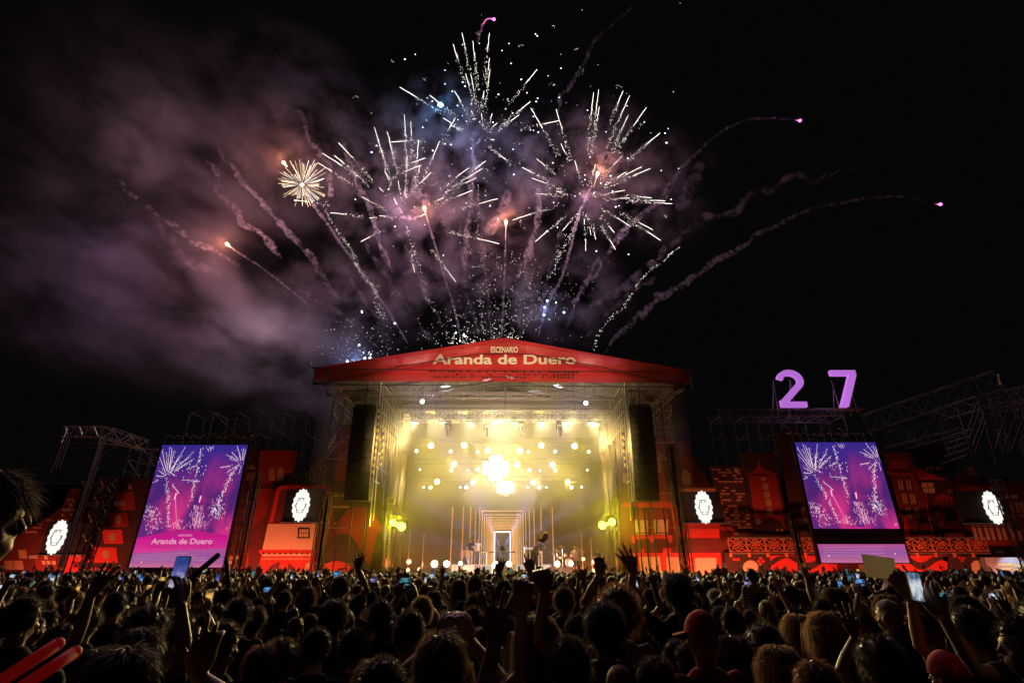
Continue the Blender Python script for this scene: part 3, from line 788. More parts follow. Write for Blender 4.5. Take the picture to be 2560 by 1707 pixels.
    prints(o, K5, [('dimcream', rect(356, 1036, 382, 1062)), ('dimcream', rect(393, 1036, 412, 1062)), ('dimcream', rect(368, 1106, 397, 1132))], Y + .3)
    o = flat(K5, [(1010, 1230), (870, 705), (1025, 700), (1060, 790), (1190, 1230)], 'maroon', 'tall dark flat with three rows of paired windows right of the right screen', Y + .1)
    it = [('printed_arch', 'dimred', arch(908, 738, 958, 795, 8, 0, True)), ('printed_arch', 'dimred', arch(962, 738, 1012, 795, 8, 0, True)), ('printed_band', 'dimred', [(870, 805), (930, 820), (1040, 820), (1060, 850), (1085, 940), (1070, 945), (1035, 840), (930, 842), (880, 822)]), ('printed_circle', 'dimred', disc(1070, 1133, 17)),
          ('printed_band', 'red', [(1000, 1220), (1040, 1220), (1010, 1095), (995, 1095)]), ('printed_band', 'dimred', [(1010, 1205), (1150, 1205), (1166, 1190), (1120, 960), (1132, 958), (1180, 1200), (1160, 1220), (1010, 1220)])]
    for j in range(3):
        for i in range(2):
            for k in range(2):
                x = 955 + j * 26 + i * 50 + k * 17
                it.append(('dimcream', [(x + 10, 928 + j * 88), (x + 22, 928 + j * 88), (x + 11, 868 + j * 86), (x - 1, 868 + j * 86)]))
    prints(o, K5, it, Y + .1)
    o = flat(K5, [(1215, 1230), (1060, 780), (1090, 790), (1280, 868), (1420, 1230)], 'brown', 'dark flat with a striped red awning and a tall leaded window', Y + .2)
    it = []
    for i in range(4): it.append(('printed_stripe', 'red', [(1062 + i * 7, 797 + i * 20), (1262 - i * 30, 868), (1230 - i * 42, 868), (1064 + i * 7, 806 + i * 20)]))
    for i in range(2):
        for j in range(2): it.append(('printed_pane', 'cream', rect(1106 + i * 38 + j * 8, 886 + j * 34, 1140 + i * 38 + j * 8, 916 + j * 34)))
    it.append(('printed_arch', 'dimred', [(1176, 992), (1195, 970), (1235, 950), (1275, 965), (1305, 985), (1305, 990)]))
    for i in range(6):
        x = 1180 + i * 25; it.append(('printed_bar', 'dimred', [(x + 50, 1225), (x + 55, 1225), (x + 5, 992), (x, 992)]))
    for j in range(6): it.append(('printed_bar', 'dimred', rect(1182 + j * 9, 992 + j * 42, 1312 + j * 13, 996 + j * 42), 1))
    for k in range(3): it.append(('printed_slat', 'dimcream', rect(1266, 928 + k * 8, 1292, 932 + k * 8)))
    for k in range(4): it.append(('printed_slat', 'dimcream', rect(1135 + (k % 2) * 60, 788 + (k // 2) * 12, 1180 + (k % 2) * 60, 792 + (k // 2) * 12)))
    prints(o, K5, it, Y + .2)
    o = flat(K5, [(1440, 1560), (1330, 960), (1300, 870), (1405, 770), (1510, 870), (1800, 900), (1900, 1560)], 'maroon', 'far right house flat with a gable, a red canopy and long rows of tan panes', Y + .05)
    it = [('printed_gable', 'dimcream', [(1385, 815), (1450, 815), (1405, 775)]), ('printed_gable', 'dimcream', rect(1388, 818, 1468, 838)), ('printed_roof', 'dimred', [(1325, 948), (1365, 915), (1420, 895), (1470, 910), (1515, 945)])]
    for i in range(7):
        x = 1418 + i * 34 + (i // 2) * 6
        it.append(('printed_pane', 'cream', [(x + 22, 1242), (x + 42, 1242), (x + 20, 1165), (x - 2, 1165)])); it.append(('printed_pane', 'dimcream', rect(x - 6, 1148, x + 18, 1160)))
    for i in range(4):
        x = 1652 + i * 30; it.append(('printed_pane', 'dimcream', [(x + 12, 1070), (x + 34, 1070), (x + 24, 1005), (x, 1005)]))
        it.append(('printed_pane', 'cream', [(x + 22 + 14, 1245), (x + 44 + 14, 1245), (x + 22 + 8, 1180), (x + 2 + 8, 1180)]))
        it.append(('printed_pane', 'dimcream', rect(x + 8, 1082, x + 32, 1098)))
    it.append(('printed_band', 'grey', rect(1625, 960, 1705, 984)))
    for i in range(14):
        it.append(('printed_brick', 'dimcream', rect(1510 + (i % 4) * 22 + (i // 4) * 8, 856 + (i // 4) * 24 + (i % 3) * 5, 1522 + (i % 4) * 22 + (i // 4) * 8, 864 + (i // 4) * 24 + (i % 3) * 5)))
    it += [('printed_band', 'dimred', [(1500, 1245), (1700, 1250), (1760, 1330), (1545, 1345)], -1), ('printed_slat', 'cream', rect(1568, 1310, 1618, 1322))]
    prints(o, K5, it, Y + .05)
    # low dark flats under the railing with wavy banners and round arches
    for i, (pts, wv, lab) in enumerate((([(1155, 1490), (1130, 1322), (1352, 1318), (1420, 1560), (1160, 1560)], 0, 'left'),)): pass
    o = flat(K4, [(845, 1560), (840, 1300), (1130, 1305), (1165, 1560)], 'brown', 'low dark flat with a round tan arch and red squares left of the railing end', Y - .2)
    it = [('printed_arch', 'cream', arch(965, 1352, 1070, 1560, 12)), ('printed_square', 'red', rect(898, 1338, 920, 1354)), ('printed_square', 'red', rect(924, 1338, 945, 1354))]
    for x, y in ((1075, 1330), (1062, 1350), (1092, 1350), (1072, 1370)): it.append(('printed_square', 'red', rect(x, y, x + 22, y + 17)))
    prints(o, K4, it, Y - .2)
    o = flat(K5, [(1290, 1560), (1262, 1335), (1540, 1340), (1610, 1560)], 'brown', 'low dark flat with a round tan arch and red squares at the right railing end', Y - .2)
    it = [('printed_arch', 'cream', [(1432, 1470), (1415, 1420), (1412, 1392), (1430, 1372), (1460, 1368), (1492, 1385), (1515, 1425), (1525, 1475), (1490, 1483), (1460, 1482)])]
    for x, y in ((1330, 1346), (1356, 1348), (1348, 1364), (1470, 1350), (1492, 1364)): it.append(('printed_square', 'red', rect(x, y, x + 20, y + 13)))
    prints(o, K5, it, Y - .2)
    def wave(x0, x1, lab):
        K = K5
        o = plate('wave_banner', K, [(x0, 1560), (x0 - 25 if x0 < 500 else x0, 1335), (x1 - 30, 1335), (x1 + 10, 1560)], M['brown'], None, Y - .25, .05, label=lab, cat='banner', group='wavy red banners')
        w = x1 - x0
        def band(f, g, m):
            n = 14; pts = [(x0 + w * i / n, f(i / n)) for i in range(n + 1)] + [(x0 + w * i / n, g(i / n)) for i in range(n, -1, -1)]
            b = MB()
            for i in range(n):
                q = [(x0 + w * i / n, g(i / n)), (x0 + w * (i + 1) / n, g((i + 1) / n)), (x0 + w * (i + 1) / n, f((i + 1) / n)), (x0 + w * i / n, f(i / n))]
                b.prism(outline(K, q, Y - .25), Y - .325, Y - .304)
            b.build('printed_wave', M[m], o)
        s = lambda t: 1375 + 34 * math.sin(t * 9.5 + 2.4)
        band(lambda t: 1338 + max(0, 0), lambda t: max(1342, min(1400, s(t) - 26)), 'red')
        band(lambda t: min(1470, s(t) + 8 + 20 * t), lambda t: min(1500, 1452 + 30 * math.sin(t * 7 + 3.6)), 'red')
    wave(160, 575, 'red banner with a dark wave left below the right screen')
    wave(872, 1262, 'red banner with a dark wave right below the right screen')
    o = flat(K5, [(570, 1560), (560, 1330), (880, 1330), (880, 1560)], 'maroon', 'dark hoarding under the right screen with a tan flag print', Y - .1)
    prints(o, K5, [('printed_flag', 'dimcream', [(712, 1395), (800, 1390), (806, 1450), (770, 1455), (740, 1475), (722, 1460)])], Y - .1)
facades_left(); facades_right()

# cloth for the gap behind everything
for x0, x1, z1, lab in ((-36.5, -13.4, 7.5, 'black cloth hung low behind the left flats'), (12.0, 36.5, 8.0, 'black cloth hung low behind the right flats')):
    b = MB(); b.box(((x0 + x1) / 2, 38.6, z1 / 2), (x1 - x0, .06, z1)); b.build('backing_cloth', M['blackcloth'], label=lab, cat='cloth')

# ------------------------------------------------------------------ the red footlights of the flats
FLX = [-31.5, -28.6, -26.2, -20.5, -17.2, -14.6, -11.8, 9.6, 12.2, 14.4, 17.2, 20.2, 25.3, 28.2, 31.4]
FLN = ['at the far left end', 'below the leftmost shield', 'below the red round windows', 'below the left screen', 'right of the left screen', 'below the cream wall house', 'below the red petals', 'right of the right stage tower', 'below the shop front, left end', 'below the shop front, right end', 'below the pale bricks', 'below the pagoda tower', 'below the right screen', 'below the leaded window', 'below the rightmost shield']
for i, x in enumerate(FLX):
    y = 34.7
    t = empty('footlight', (x, y, .0), None, 'lamp', 'red footlights at the foot of the flats')
    t['label'] = 'low red footlight behind the barrier, ' + FLN[i]
    b = MB(); b.box((x, y - .05, .25), (.5, .3, .4)); b.build('housing', M['black'], t)
    b = MB(); b.box((x, y + .02, .48), (.44, .22, .04)); b.build('lens', glow('red_footlight_lens', (1, .2, .1), 4), t)
    pw = 580 if x < 0 else 620
    if x in (-28.6, -14.6, -17.2, 12.2, 14.4, 25.3): pw *= 1.6
    if x > 27: pw *= .6
    lamp('SPOT', 'lamp_light', (x, y, .62), pw, (1, .21, .10), t, .14, (x, 37.1, 4.8), R(140), blend=1.0)

# ------------------------------------------------------------------ LED screens
def led_picture_mat():
    m = bpy.data.materials.new('led_picture'); m.use_nodes = True
    N, L = m.node_tree.nodes, m.node_tree.links
    N.remove(N['Principled BSDF'])
    tc = N.new('ShaderNodeTexCoord'); sp = N.new('ShaderNodeSeparateXYZ'); L.new(tc.outputs['Generated'], sp.inputs[0])
    rp = N.new('ShaderNodeValToRGB'); L.new(sp.outputs['Z'], rp.inputs[0])
    e = rp.color_ramp.elements; e[0].position = 0; e[0].color = (.20, .025, .22, 1); e[1].position = 1; e[1].color = (.040, .022, .26, 1)
    q = e.new(.55); q.color = (.075, .018, .17, 1)
    nz = N.new('ShaderNodeTexNoise'); nz.inputs['Scale'].default_value = 3.2; nz.inputs['Detail'].default_value = 6; nz.inputs['Distortion'].default_value = .6
    mp = N.new('ShaderNodeMapping'); mp.inputs['Scale'].default_value = (1.1, 1, .8); mp.inputs['Rotation'].default_value = (0, .6, 0)
    L.new(tc.outputs['Generated'], mp.inputs[0]); L.new(mp.outputs[0], nz.inputs['Vector'])
    mr = N.new('ShaderNodeMapRange'); mr.inputs[1].default_value = .45; mr.inputs[2].default_value = .68; L.new(nz.outputs[0], mr.inputs[0])
    fz = N.new('ShaderNodeMapRange'); fz.inputs[1].default_value = .95; fz.inputs[2].default_value = .35; L.new(sp.outputs['Z'], fz.inputs[0])
    ml = N.new('ShaderNodeMath'); ml.operation = 'MULTIPLY'; L.new(mr.outputs[0], ml.inputs[0]); L.new(fz.outputs[0], ml.inputs[1])
    mx_ = N.new('ShaderNodeMix'); mx_.data_type = 'RGBA'; mx_.inputs[7].default_value = (.70, .035, .24, 1)
    L.new(ml.outputs[0], mx_.inputs[0]); L.new(rp.outputs[0], mx_.inputs[6])
    em = N.new('ShaderNodeEmission'); em.inputs[1].default_value = .95; L.new(mx_.outputs[2], em.inputs[0]); L.new(em.outputs[0], N['Material Output'].inputs[0])
    return m
M['led'] = led_picture_mat()
M['ledspark'] = glow('led_white_pink', (1, .72, .84), 1.0); M['ledspark2'] = glow('led_pink', (1, .40, .60), 1.0); M['ledred'] = glow('led_hot_red', (1, .10, .30), 1.1)
def led_flat(name, stops, noise=.25):
    m = bpy.data.materials.new(name); m.use_nodes = True
    N, L = m.node_tree.nodes, m.node_tree.links; N.remove(N['Principled BSDF'])
    tc = N.new('ShaderNodeTexCoord'); sp = N.new('ShaderNodeSeparateXYZ'); L.new(tc.outputs['Generated'], sp.inputs[0])
    nz = N.new('ShaderNodeTexNoise'); nz.inputs['Scale'].default_value = 2.5; nz.inputs['Detail'].default_value = 4; L.new(tc.outputs['Generated'], nz.inputs['Vector'])
    ad = N.new('ShaderNodeMath'); ad.operation = 'MULTIPLY_ADD'; ad.inputs[1].default_value = noise * 2; L.new(nz.outputs[0], ad.inputs[0])
    sb = N.new('ShaderNodeMath'); sb.operation = 'SUBTRACT'; sb.inputs[1].default_value = noise; L.new(sp.outputs['Z'], sb.inputs[0]); L.new(sb.outputs[0], ad.inputs[2])
    rp = N.new('ShaderNodeValToRGB'); L.new(ad.outputs[0], rp.inputs[0]); e = rp.color_ramp.elements
    e[0].position, e[0].color = stops[0][0], (*stops[0][1], 1); e[1].position, e[1].color = stops[-1][0], (*stops[-1][1], 1)
    for p, c in stops[1:-1]: q = e.new(p); q.color = (*c, 1)
    em = N.new('ShaderNodeEmission'); em.inputs[1].default_value = .9; L.new(rp.outputs[0], em.inputs[0]); L.new(em.outputs[0], N['Material Output'].inputs[0])
    return m
M['ledroof'] = led_flat('led_magenta', [(0, (.78, .05, .32)), (.6, (.62, .012, .27)), (1, (.50, .015, .22))])
M['ledfloor'] = led_flat('led_lavender', [(0, (.60, .16, .30)), (.5, (.34, .10, .36)), (1, (.50, .09, .32))])
M['ledtext'] = glow('led_pale_pink', (.95, .45, .62), .8)

RAYS = [(1160, 510, 1180, 640), (1215, 480, 1195, 640), (1230, 490, 1205, 650), (1300, 545, 1215, 650), (1325, 480, 1230, 640), (1380, 520, 1240, 660), (1385, 570, 1250, 665), (1330, 600, 1250, 660), (1120, 590, 1170, 690), (1130, 660, 1180, 700), (1112, 700, 1165, 705), (1085, 752, 1120, 735), (1250, 600, 1210, 680), (1360, 555, 1280, 610), (1405, 625, 1330, 650), (1290, 730, 1420, 742), (1225, 765, 1270, 830),
        (1190, 520, 1190, 660), (1270, 560, 1222, 670), (1690, 470, 1715, 580), (1735, 490, 1725, 570), (1650, 520, 1700, 580), (1610, 540, 1680, 575), (1640, 575, 1690, 590), (1565, 640, 1640, 625), (1610, 680, 1690, 620), (1750, 500, 1730, 580), (1700, 680, 1715, 620), (1245, 510, 1205, 655), (1180, 650, 1245, 700), (1140, 560, 1178, 680)]
DOTS = [[(1180, 710), (1190, 850), (1195, 960), (1190, 1080)], [(1445, 480), (1405, 640), (1380, 760), (1355, 890)], [(1700, 620), (1640, 700), (1600, 780), (1560, 880), (1500, 980)]]
def led_screen(lab, TLp, TRp, BLp, BRp, K, Y, cut=None):
    tl, tr, bl, br = [Vector(P(*p, Y)) for p in (TLp, TRp, BLp, BRp)]
    x0 = (tl.x + bl.x) / 2; x1 = (tr.x + br.x) / 2; z0 = (bl.z + br.z) / 2; z1 = (tl.z + tr.z) / 2
    Wd, Hd = x1 - x0, z1 - z0
    t = empty('led_screen', ((x0 + x1) / 2, Y, z0), lab, 'screen', 'portrait video screens')
    b = MB(); b.box(((x0 + x1) / 2, Y + .15, (z0 + z1) / 2), (Wd + .3, .28, Hd + .1)); b.build('cabinet', M['black'], t)
    b = MB(); b.box(((x0 + x1) / 2, Y, (z0 + z1) / 2), (Wd, .012, Hd)); b.build('display', M['led'], t)
    def uv(x, y):                                # pixel of the left screen's picture -> picture coordinates
        v = (1338 - y) / 873; xl = 915 + 248 * v; return (x - xl) / (663 - 61 * v), v
    def at(u, v, dy=.012): return (x0 + u * Wd, Y - dy, z0 + v * Hd)
    r2 = random.Random(5)
    def streak(b, u0, v0, u1, v1, w, dy):
        if not (0.002 < u0 < .998 and 0.002 < u1 < .998 and v1 < .995 and v0 < .995): return
        a = Vector(at(u0, v0, dy)); c = Vector(at(u1, v1, dy)); d = (c - a); n = Vector((-d.z, 0, d.x)).normalized() * w
        if d.length < 1e-4: return
        b.add([a - n * .6, a + n * .6, c + n, c - n], [(3, 2, 1, 0)])
    lo = .27 if cut else .20
    b = MB()
    for X0, Y0, X1, Y1 in RAYS:
        u0, v0 = uv(X0, Y0); u1, v1 = uv(X1, Y1)
        for _ in range(1): streak(b, u0, v0, u1, v1, .012 + r2.random() * .010, .014)
        for k in range(7):
            q = r2.random(); uu = u0 + (u1 - u0) * q * 1.25 + r2.gauss(0, .014); vv = v0 + (v1 - v0) * q * 1.25 + r2.gauss(0, .010)
            streak(b, uu, vv, uu + r2.uniform(-.006, .006), vv + r2.uniform(.003, .008), .013, .014)
    for path_ in DOTS:
        for (a0, b0), (a1, b1) in zip(path_, path_[1:]):
            for k in range(34):
                q = r2.random(); u, v = uv(a0 + (a1 - a0) * q + r2.gauss(0, 7), b0 + (b1 - b0) * q)
                streak(b, u, v, u + .002, v + r2.uniform(.005, .013), .010 + r2.random() * .010, .015)
    for cx, cy, sx, sy, n in ((1540, 950, 26, 36, 110), (1060, 975, 30, 42, 70), (1085, 1060, 40, 40, 40), (1500, 490, 22, 12, 22), (1330, 640, 70, 50, 40), (1640, 1080, 20, 12, 10)):
        for k in range(n):
            u, v = uv(r2.gauss(cx, sx), r2.gauss(cy, sy))
            if v > lo: streak(b, u, v, u - .004, v + r2.uniform(.006, .014), .010 + r2.random() * .009, .016)
    b.build('picture_sparks', M['ledspark'], t, kind='stuff')
    b = MB()
    for k in range(120):
        x = r2.gauss(1400, 24); y = r2.uniform(930, 1085); u, v = uv(x, y); streak(b, u, v, u + (x - 1400) * .0003, v + r2.uniform(.01, .035), .014, .017)
    for k in range(36):
        x = r2.gauss(1265, 18); y = r2.uniform(1030, 1085); u, v = uv(x, y); streak(b, u, v, u + (x - 1265) * .0004, v + r2.uniform(.01, .025), .014, .017)
    u, v = uv(1252, 1040); u1, v1 = uv(1245, 860); streak(b, u, v, u1, v1, .018, .017)
    b.build('picture_fountain', M['ledspark2'], t, kind='stuff')
    b = MB()
    for X, Yc in ((1245, 850), (1420, 870)):
        u, v = uv(X, Yc); streak(b, u - .002, v - .03, u + .002, v + .028, .075, .018)
    b.build('picture_comet', M['ledred'], t, kind='stuff')
    b = MB()
    for X, Yc in ((1245, 850), (1420, 870)):
        u, v = uv(X, Yc); streak(b, u - .002, v - .024, u + .002, v + .022, .035, .02)
    b.build('picture_comet_core', M['ledspark'], t, kind='stuff')
    def poly(name, m, uvs, dy):
        b = MB(); b.prism(rot0([(at(u, v)[0], at(u, v)[2]) for u, v in uvs]), Y - dy - .004, Y - dy); return b.build(name, m, t)
    if not cut:
        poly('picture_roof', M['ledroof'], [(0.002, .105), (.998, .145), (.998, .245), (.60, .285), (.50, .292), (.40, .286), (.002, .225)], .022)
        poly('picture_floor', M['ledfloor'], [(0.002, .002), (.998, .002), (.998, .145), (.55, .135), (.002, .105)], .024)
        sign_text('picture_lettering', 'Aranda de Duero', at(.17, .178, .032), at(.835, .222, .032), M['ledtext'], t, .022)
        sign_text('picture_lettering', 'ESCENARIO', at(.45, .238, .032), at(.60, .254, .032), M['ledtext'], t, .01)
        b = MB()
        for k in range(90):
            u = .15 + .7 * r2.random(); v = .145 + .006 * r2.randint(0, 3) + u * .01
            b.box(at(u, v, .03), (.05, .004, .03))
        b.build('picture_window_print', glow('led_dark_magenta', (.3, .01, .13), .8), t, kind='stuff')
        b = MB()
        for k in range(40): b.box(at(.02 + .96 * k / 39, .015, .032), (.03, .004, .03))
        for u, v in ((.12, .04),): b.box(at(u, v, .032), (.1, .004, .1))
        for k in range(4): streak(b, .02, .09 - .01 * k, .6 + .1 * k, .11 - .018 * k, .008, .033)
        b.build('picture_glints', M['ledtext'], t, kind='stuff')
    else:
        a, c = cut
        poly('dead_band', M['black'], [(-.01, a), (1.01, a), (1.01, c), (-.01, c)], .05)
        poly('picture_floor', M['ledfloor'], [(0.002, .002), (.998, .002), (.998, a), (.002, a)], .022)
        poly('picture_roof', M['ledroof'], [(.34, c), (.62, c), (.5, c + .02)], .022)
        b = MB()
        for k in range(24): b.box(at(.03 + .94 * k / 23, .012, .03), (.03, .004, .03))
        for u, v in ((.10, .055), (.86, .07)): b.box(at(u, v, .03), (.12, .004, .1))
        for k in range(4): streak(b, .05, .12 - .02 * k, .75, .125 - .025 * k, .008, .033)
        b.build('picture_glints', M['ledtext'], t, kind='stuff')
    # hanging truss and brackets above
    b = MB(); z = z1 + .75
    b.bar((x0 - .1, Y + .1, z), (x1 + .15, Y + .1, z), .045); b.bar((x0 - .1, Y + .1, z - .38), (x1 + .15, Y + .1, z - .38), .05); b.bar((x0 - .1, Y + .6, z), (x1 + .15, Y + .6, z), .045)
    for k in range(11):
        x = x0 + (x1 - x0) * k / 10; b.bar((x, Y + .1, z), (x, Y + .1, z1), .04); b.bar((x, Y + .1, z), (x, Y + .6, z), .03)
    b.build('hanging_truss', M['steel'], t)
    return t, x0, x1, z0, z1
S1 = led_screen('tall left screen showing fireworks over a magenta stage roof', (406, 1112), (617.5, 1112), (323, 1418), (558.5, 1418), K1, 35.0)
S2 = led_screen('tall right screen with a black dead band across the fireworks picture', (1985.4, 1105.2), (2186.3, 1105.2), (2054.9, 1406.5), (2275.9, 1406.5), K5, 35.0, (.144, .266))

# ------------------------------------------------------------------ glowing shield signs
M['emblem'] = glow('white_sign', (1, .985, .90), 1.05)
def shield(px, py, lab, bx):
    Y = 35.8
    c = Vector(P(px, py, Y))
    hs = abs(P(px, py - 56, Y)[2] - P(px, py + 56, Y)[2]) / 2
    t = empty('shield_sign', (c.x, Y, c.z - hs), lab, 'illuminated sign', 'glowing scalloped shields')
    l, r, u, d = [bx[0], bx[1], bx[2], bx[3]]
    A = P(l, d, Y); B = P(r, d, Y); z1 = P(px, u, Y)[2]
    b = MB(); b.box(((A[0] + B[0]) / 2, Y + .2, (A[2] + z1) / 2), (B[0] - A[0], .2, z1 - A[2])); b.build('black_panel', M['blackcloth'], t)
    b = MB(); b.bar((A[0] - .1, Y + .05, A[2] - .03), (B[0] + .5, Y + .05, A[2] - .03), .035); b.build('bottom_rail', M['alu'], t)
    rx, rz = .53, .97
    n = 16; pts = []
    for i in range(n):
        for k in range(5):
            w = 2 * math.pi * (i + (k - 2) / 5) / n; bump = .95 + .16 * math.cos((k - 2) / 5 * math.pi)
            pts.append((c.x + rx * bump * math.sin(w), c.z + rz * bump * math.cos(w)))
    b = MB(); b.prism(rot0(pts), Y - .06, Y); b.build('emblem', M['emblem'], t)
    b = MB(); q = Y - .075
    hexa = [(-.22, .46), (.24, .46), (.36, -.05), (.18, -.52), (-.20, -.52), (-.36, -.02)]
    g = lambda p: (c.x + p[0] * .92, q, c.z + p[1] * .92)
    def ln(p0, p1, w=.022): b.bar(g(p0), g(p1), w)
    ln((-.24, .48), (.25, .48)); ln(hexa[5], hexa[0]); ln(hexa[4], hexa[5]); ln((-.2, -.53), (.2, -.53)); ln(hexa[2], hexa[3])
    ln((-.2, .33), (-.10, .33)); ln((.12, .33), (.22, .33)); ln((-.20, -.37), (-.08, -.37)); ln((.08, -.37), (.20, -.37)); ln((.36, -.05), (.30, .12)); ln((.36, -.05), (.42, .10)); ln((-.36, -.02), (-.42, -.12)); ln((-.12, .46), (-.08, .36)); ln((.10, .46), (.14, .36)); ln((-.36, 0), (-.28, .08)); ln((.36, -.05), (.40, -.16))
    b.build('emblem_line', M['black'], t, kind='stuff')
    lamp('POINT', 'sign_light', (c.x, Y - .9, c.z), 9, (1, .97, .8), t, .5)
shield(143, 1342, 'white scalloped shield at the far left above a low dark flat', (92, 200, 1304, 1386))
shield(753, 1262, 'white scalloped shield above the cream wall, left of the stage', (702, 802, 1222, 1304))
shield(1759, 1267, 'white scalloped shield above the red ledge, right of the stage', (1710, 1812, 1228, 1306))
shield(2481, 1268, 'white scalloped shield at the far right beside rows of tan panes', (2412, 2528, 1226, 1307))

# ------------------------------------------------------------------ scaffolds, masts and the giant numerals
def scaffold(name, lab, X0, X1, Y0, Y1, Z0, Z1, nx, ny, nz, r=.035, diag=True, m='steel', top_truss=None, grp=None):
    p = MB(); q = MB()
    xs = np.linspace(X0, X1, nx + 1); ys = np.linspace(Y0, Y1, ny + 1); zs = np.linspace(Z0, Z1, nz + 1)
    t = empty(name, ((X0 + X1) / 2, (Y0 + Y1) / 2, Z0), lab, 'scaffold', grp)
    for x in xs:
        for y in ys:
            p.bar((x, y, Z0), (x, y, Z1), r)
    for z in zs[1:]:
        for y in ys: q.bar((X0, y, z), (X1, y, z), r * .85)
        for x in xs: q.bar((x, Y0, z), (x, Y1, z), r * .8)
    if diag:
        for k in range(nz):
            for i in range(nx):
                a, c = (i, i + 1) if (i + k) % 2 else (i + 1, i)
                q.bar((xs[a], Y0, zs[k]), (xs[c], Y0, zs[k + 1]), r * .6)
                if rng.random() < .5: q.bar((xs[c], Y1, zs[k]), (xs[a], Y1, zs[k + 1]), r * .6)
    p.build('scaffold_pole', M[m], t, kind='stuff'); q.build('scaffold_brace', M[m], t, kind='stuff')
    if top_truss:
        b = MB()
        for y in ys: b.lattice((X0, y, Z1 + .3), (X1, y, Z1 + .3), .3, .55, .8, .03, .018)
        b.build('top_truss', M[m], t, kind='stuff')
    return t
_, x0, x1, z0, z1 = S1
scaffold('screen_scaffold', 'tall scaffold rising behind and above the left screen', x0 - 1.2, x1 + 2.2, 38.9, 41.0, 0, P(500, 1030, 38.9)[2], 5, 1, 8, .035, top_truss=False)
_, x0, x1, z0, z1 = S2
ZN = P(2000, 1040, 38.9)[2]
scaffold('screen_scaffold', 'tall scaffold above the right screen that carries the numerals', x0 - 3.2, x1 + .9, 38.9, 41.0, 0, ZN, 5, 1, 9, .04, top_truss=True)
a, c = P(200, 1200, 36.5), P(372, 1130, 36.5)
scaffold('scaffold', 'unclad open scaffold tower left of the left screen', P(262, 1100, 36.2)[0], P(372, 1100, 36.2)[0] - .6, 38.9, 41.6, 5.0, P(300, 1100, 36.4)[2], 3, 2, 6, .032)
# the open truss frame sticking out at the far left
t = empty('truss_frame', (P(210, 1075, 33)[0], 33, 0), 'open lattice frame jutting out at the far left over the flats', 'scaffold')
KT = crop(150, 1010, 8.25)
b = MB()
def PT(x, y, Y): return Vector(P(*KT(x, y), Y))
b.lattice(PT(150, 560, 35), PT(900, 570, 33.5), .55, .7, .8, .03, .02); b.lattice(PT(960, 590, 33.5), PT(1720, 840, 37), .55, .7, .8, .03, .02)
b.bar(PT(20, 800, 33), PT(810, 800, 33), .04); b.bar(PT(810, 800, 33), PT(2080, 945, 36), .045); b.bar(PT(160, 500, 35), PT(30, 800, 33), .035); b.bar(PT(900, 510, 34), PT(810, 800, 33), .04)
b.build('lattice', M['steel'], t, kind='stuff')
b = MB()
for x, y0, y1 in ((20, 800, 1220), (75, 690, 1150), (130, 690, 1080), (200, 690, 950)):
    a = PT(x, y0, 33.5); b.bar(a, (a.x, a.y, a.z - 2.0), .04)
for x, y0, dx in ((810, 810, 33), (850, 830, 33.4), (900, 680, 34), (960, 670, 34.4)):
    a = PT(x, y0, dx); b.bar(a, (a.x, a.y, .05), .05)
b.bar(PT(1250, 810, 34), PT(690, 1175, 33.4), .025); b.bar(PT(1250, 1070, 34), PT(570, 1470, 33.4), .025)
b.build('frame_pole', M['steel'], t, kind='stuff')
# dark masts that stand in front of the flats
def mast(px, pyb, pyt, Y, lab, w=.42):
    a = Vector(P(px, pyb, Y)); top = P(px, pyt, Y)[2]; a.z = 0.02
    # a mast is upright: take its x at the foot
    t = empty('lattice_mast', a, lab, 'mast', 'dark masts before the flats')
    b = MB(); b.lattice(a, (a.x, a.y, top), w, w, .55, .04, .02); b.build('lattice', M['darksteel'], t, kind='stuff')
    b = MB(); b.box((a.x + .05, a.y + .12, (top + 1) / 2), (w * .35, .05, top - 1.2)); b.build('cable_cover', M['black'], t)
mast(193, 1450, 1195, 34.6, 'lattice mast left of the red windowed flat', .7)
mast(590, 1450, 1180, 34.4, 'lattice mast right of the left screen', .45)
mast(788, 1445, 1240, 34.4, 'lattice mast right of the cream wall house', .45)
mast(1718, 1450, 1110, 34.2, 'lattice mast left of the shield by the shop front', .42)
mast(2010, 1440, 1300, 34.3, 'short lattice mast beside the right screen', .3)
mast(2590, 1465, 1200, 34.0, 'lattice mast at the far right edge', .45)
b = MB()
for x, yt in ((262, 1300), (340, 1270), (480, 1380)):
    a = P(*K4(x, 1470), 35.6); z = P(*K4(x, 960 if x < 300 else 1000), 35.6)[2]
    b.bar((a[0], 35.6, .05), (a[0], 35.6, z), .045, 6)
b.build('support_pole', M['blackcloth'], label='three slim dark poles in front of the lit shop front', cat='pole', kind='stuff')
for x, lab in ((648, 'slim dark pole in front of the red half disc'), (860, 'slim dark pole in front of the big red petal')):
    a = P(*K2(x, 1440), 35.4); z = P(*K2(x, 1200 if x < 700 else 870), 35.4)[2]
    b = MB(); b.bar((a[0], 35.4, .05), (a[0], 35.4, z), .04, 6); b.build('support_pole', M['blackcloth'], label=lab, cat='pole')

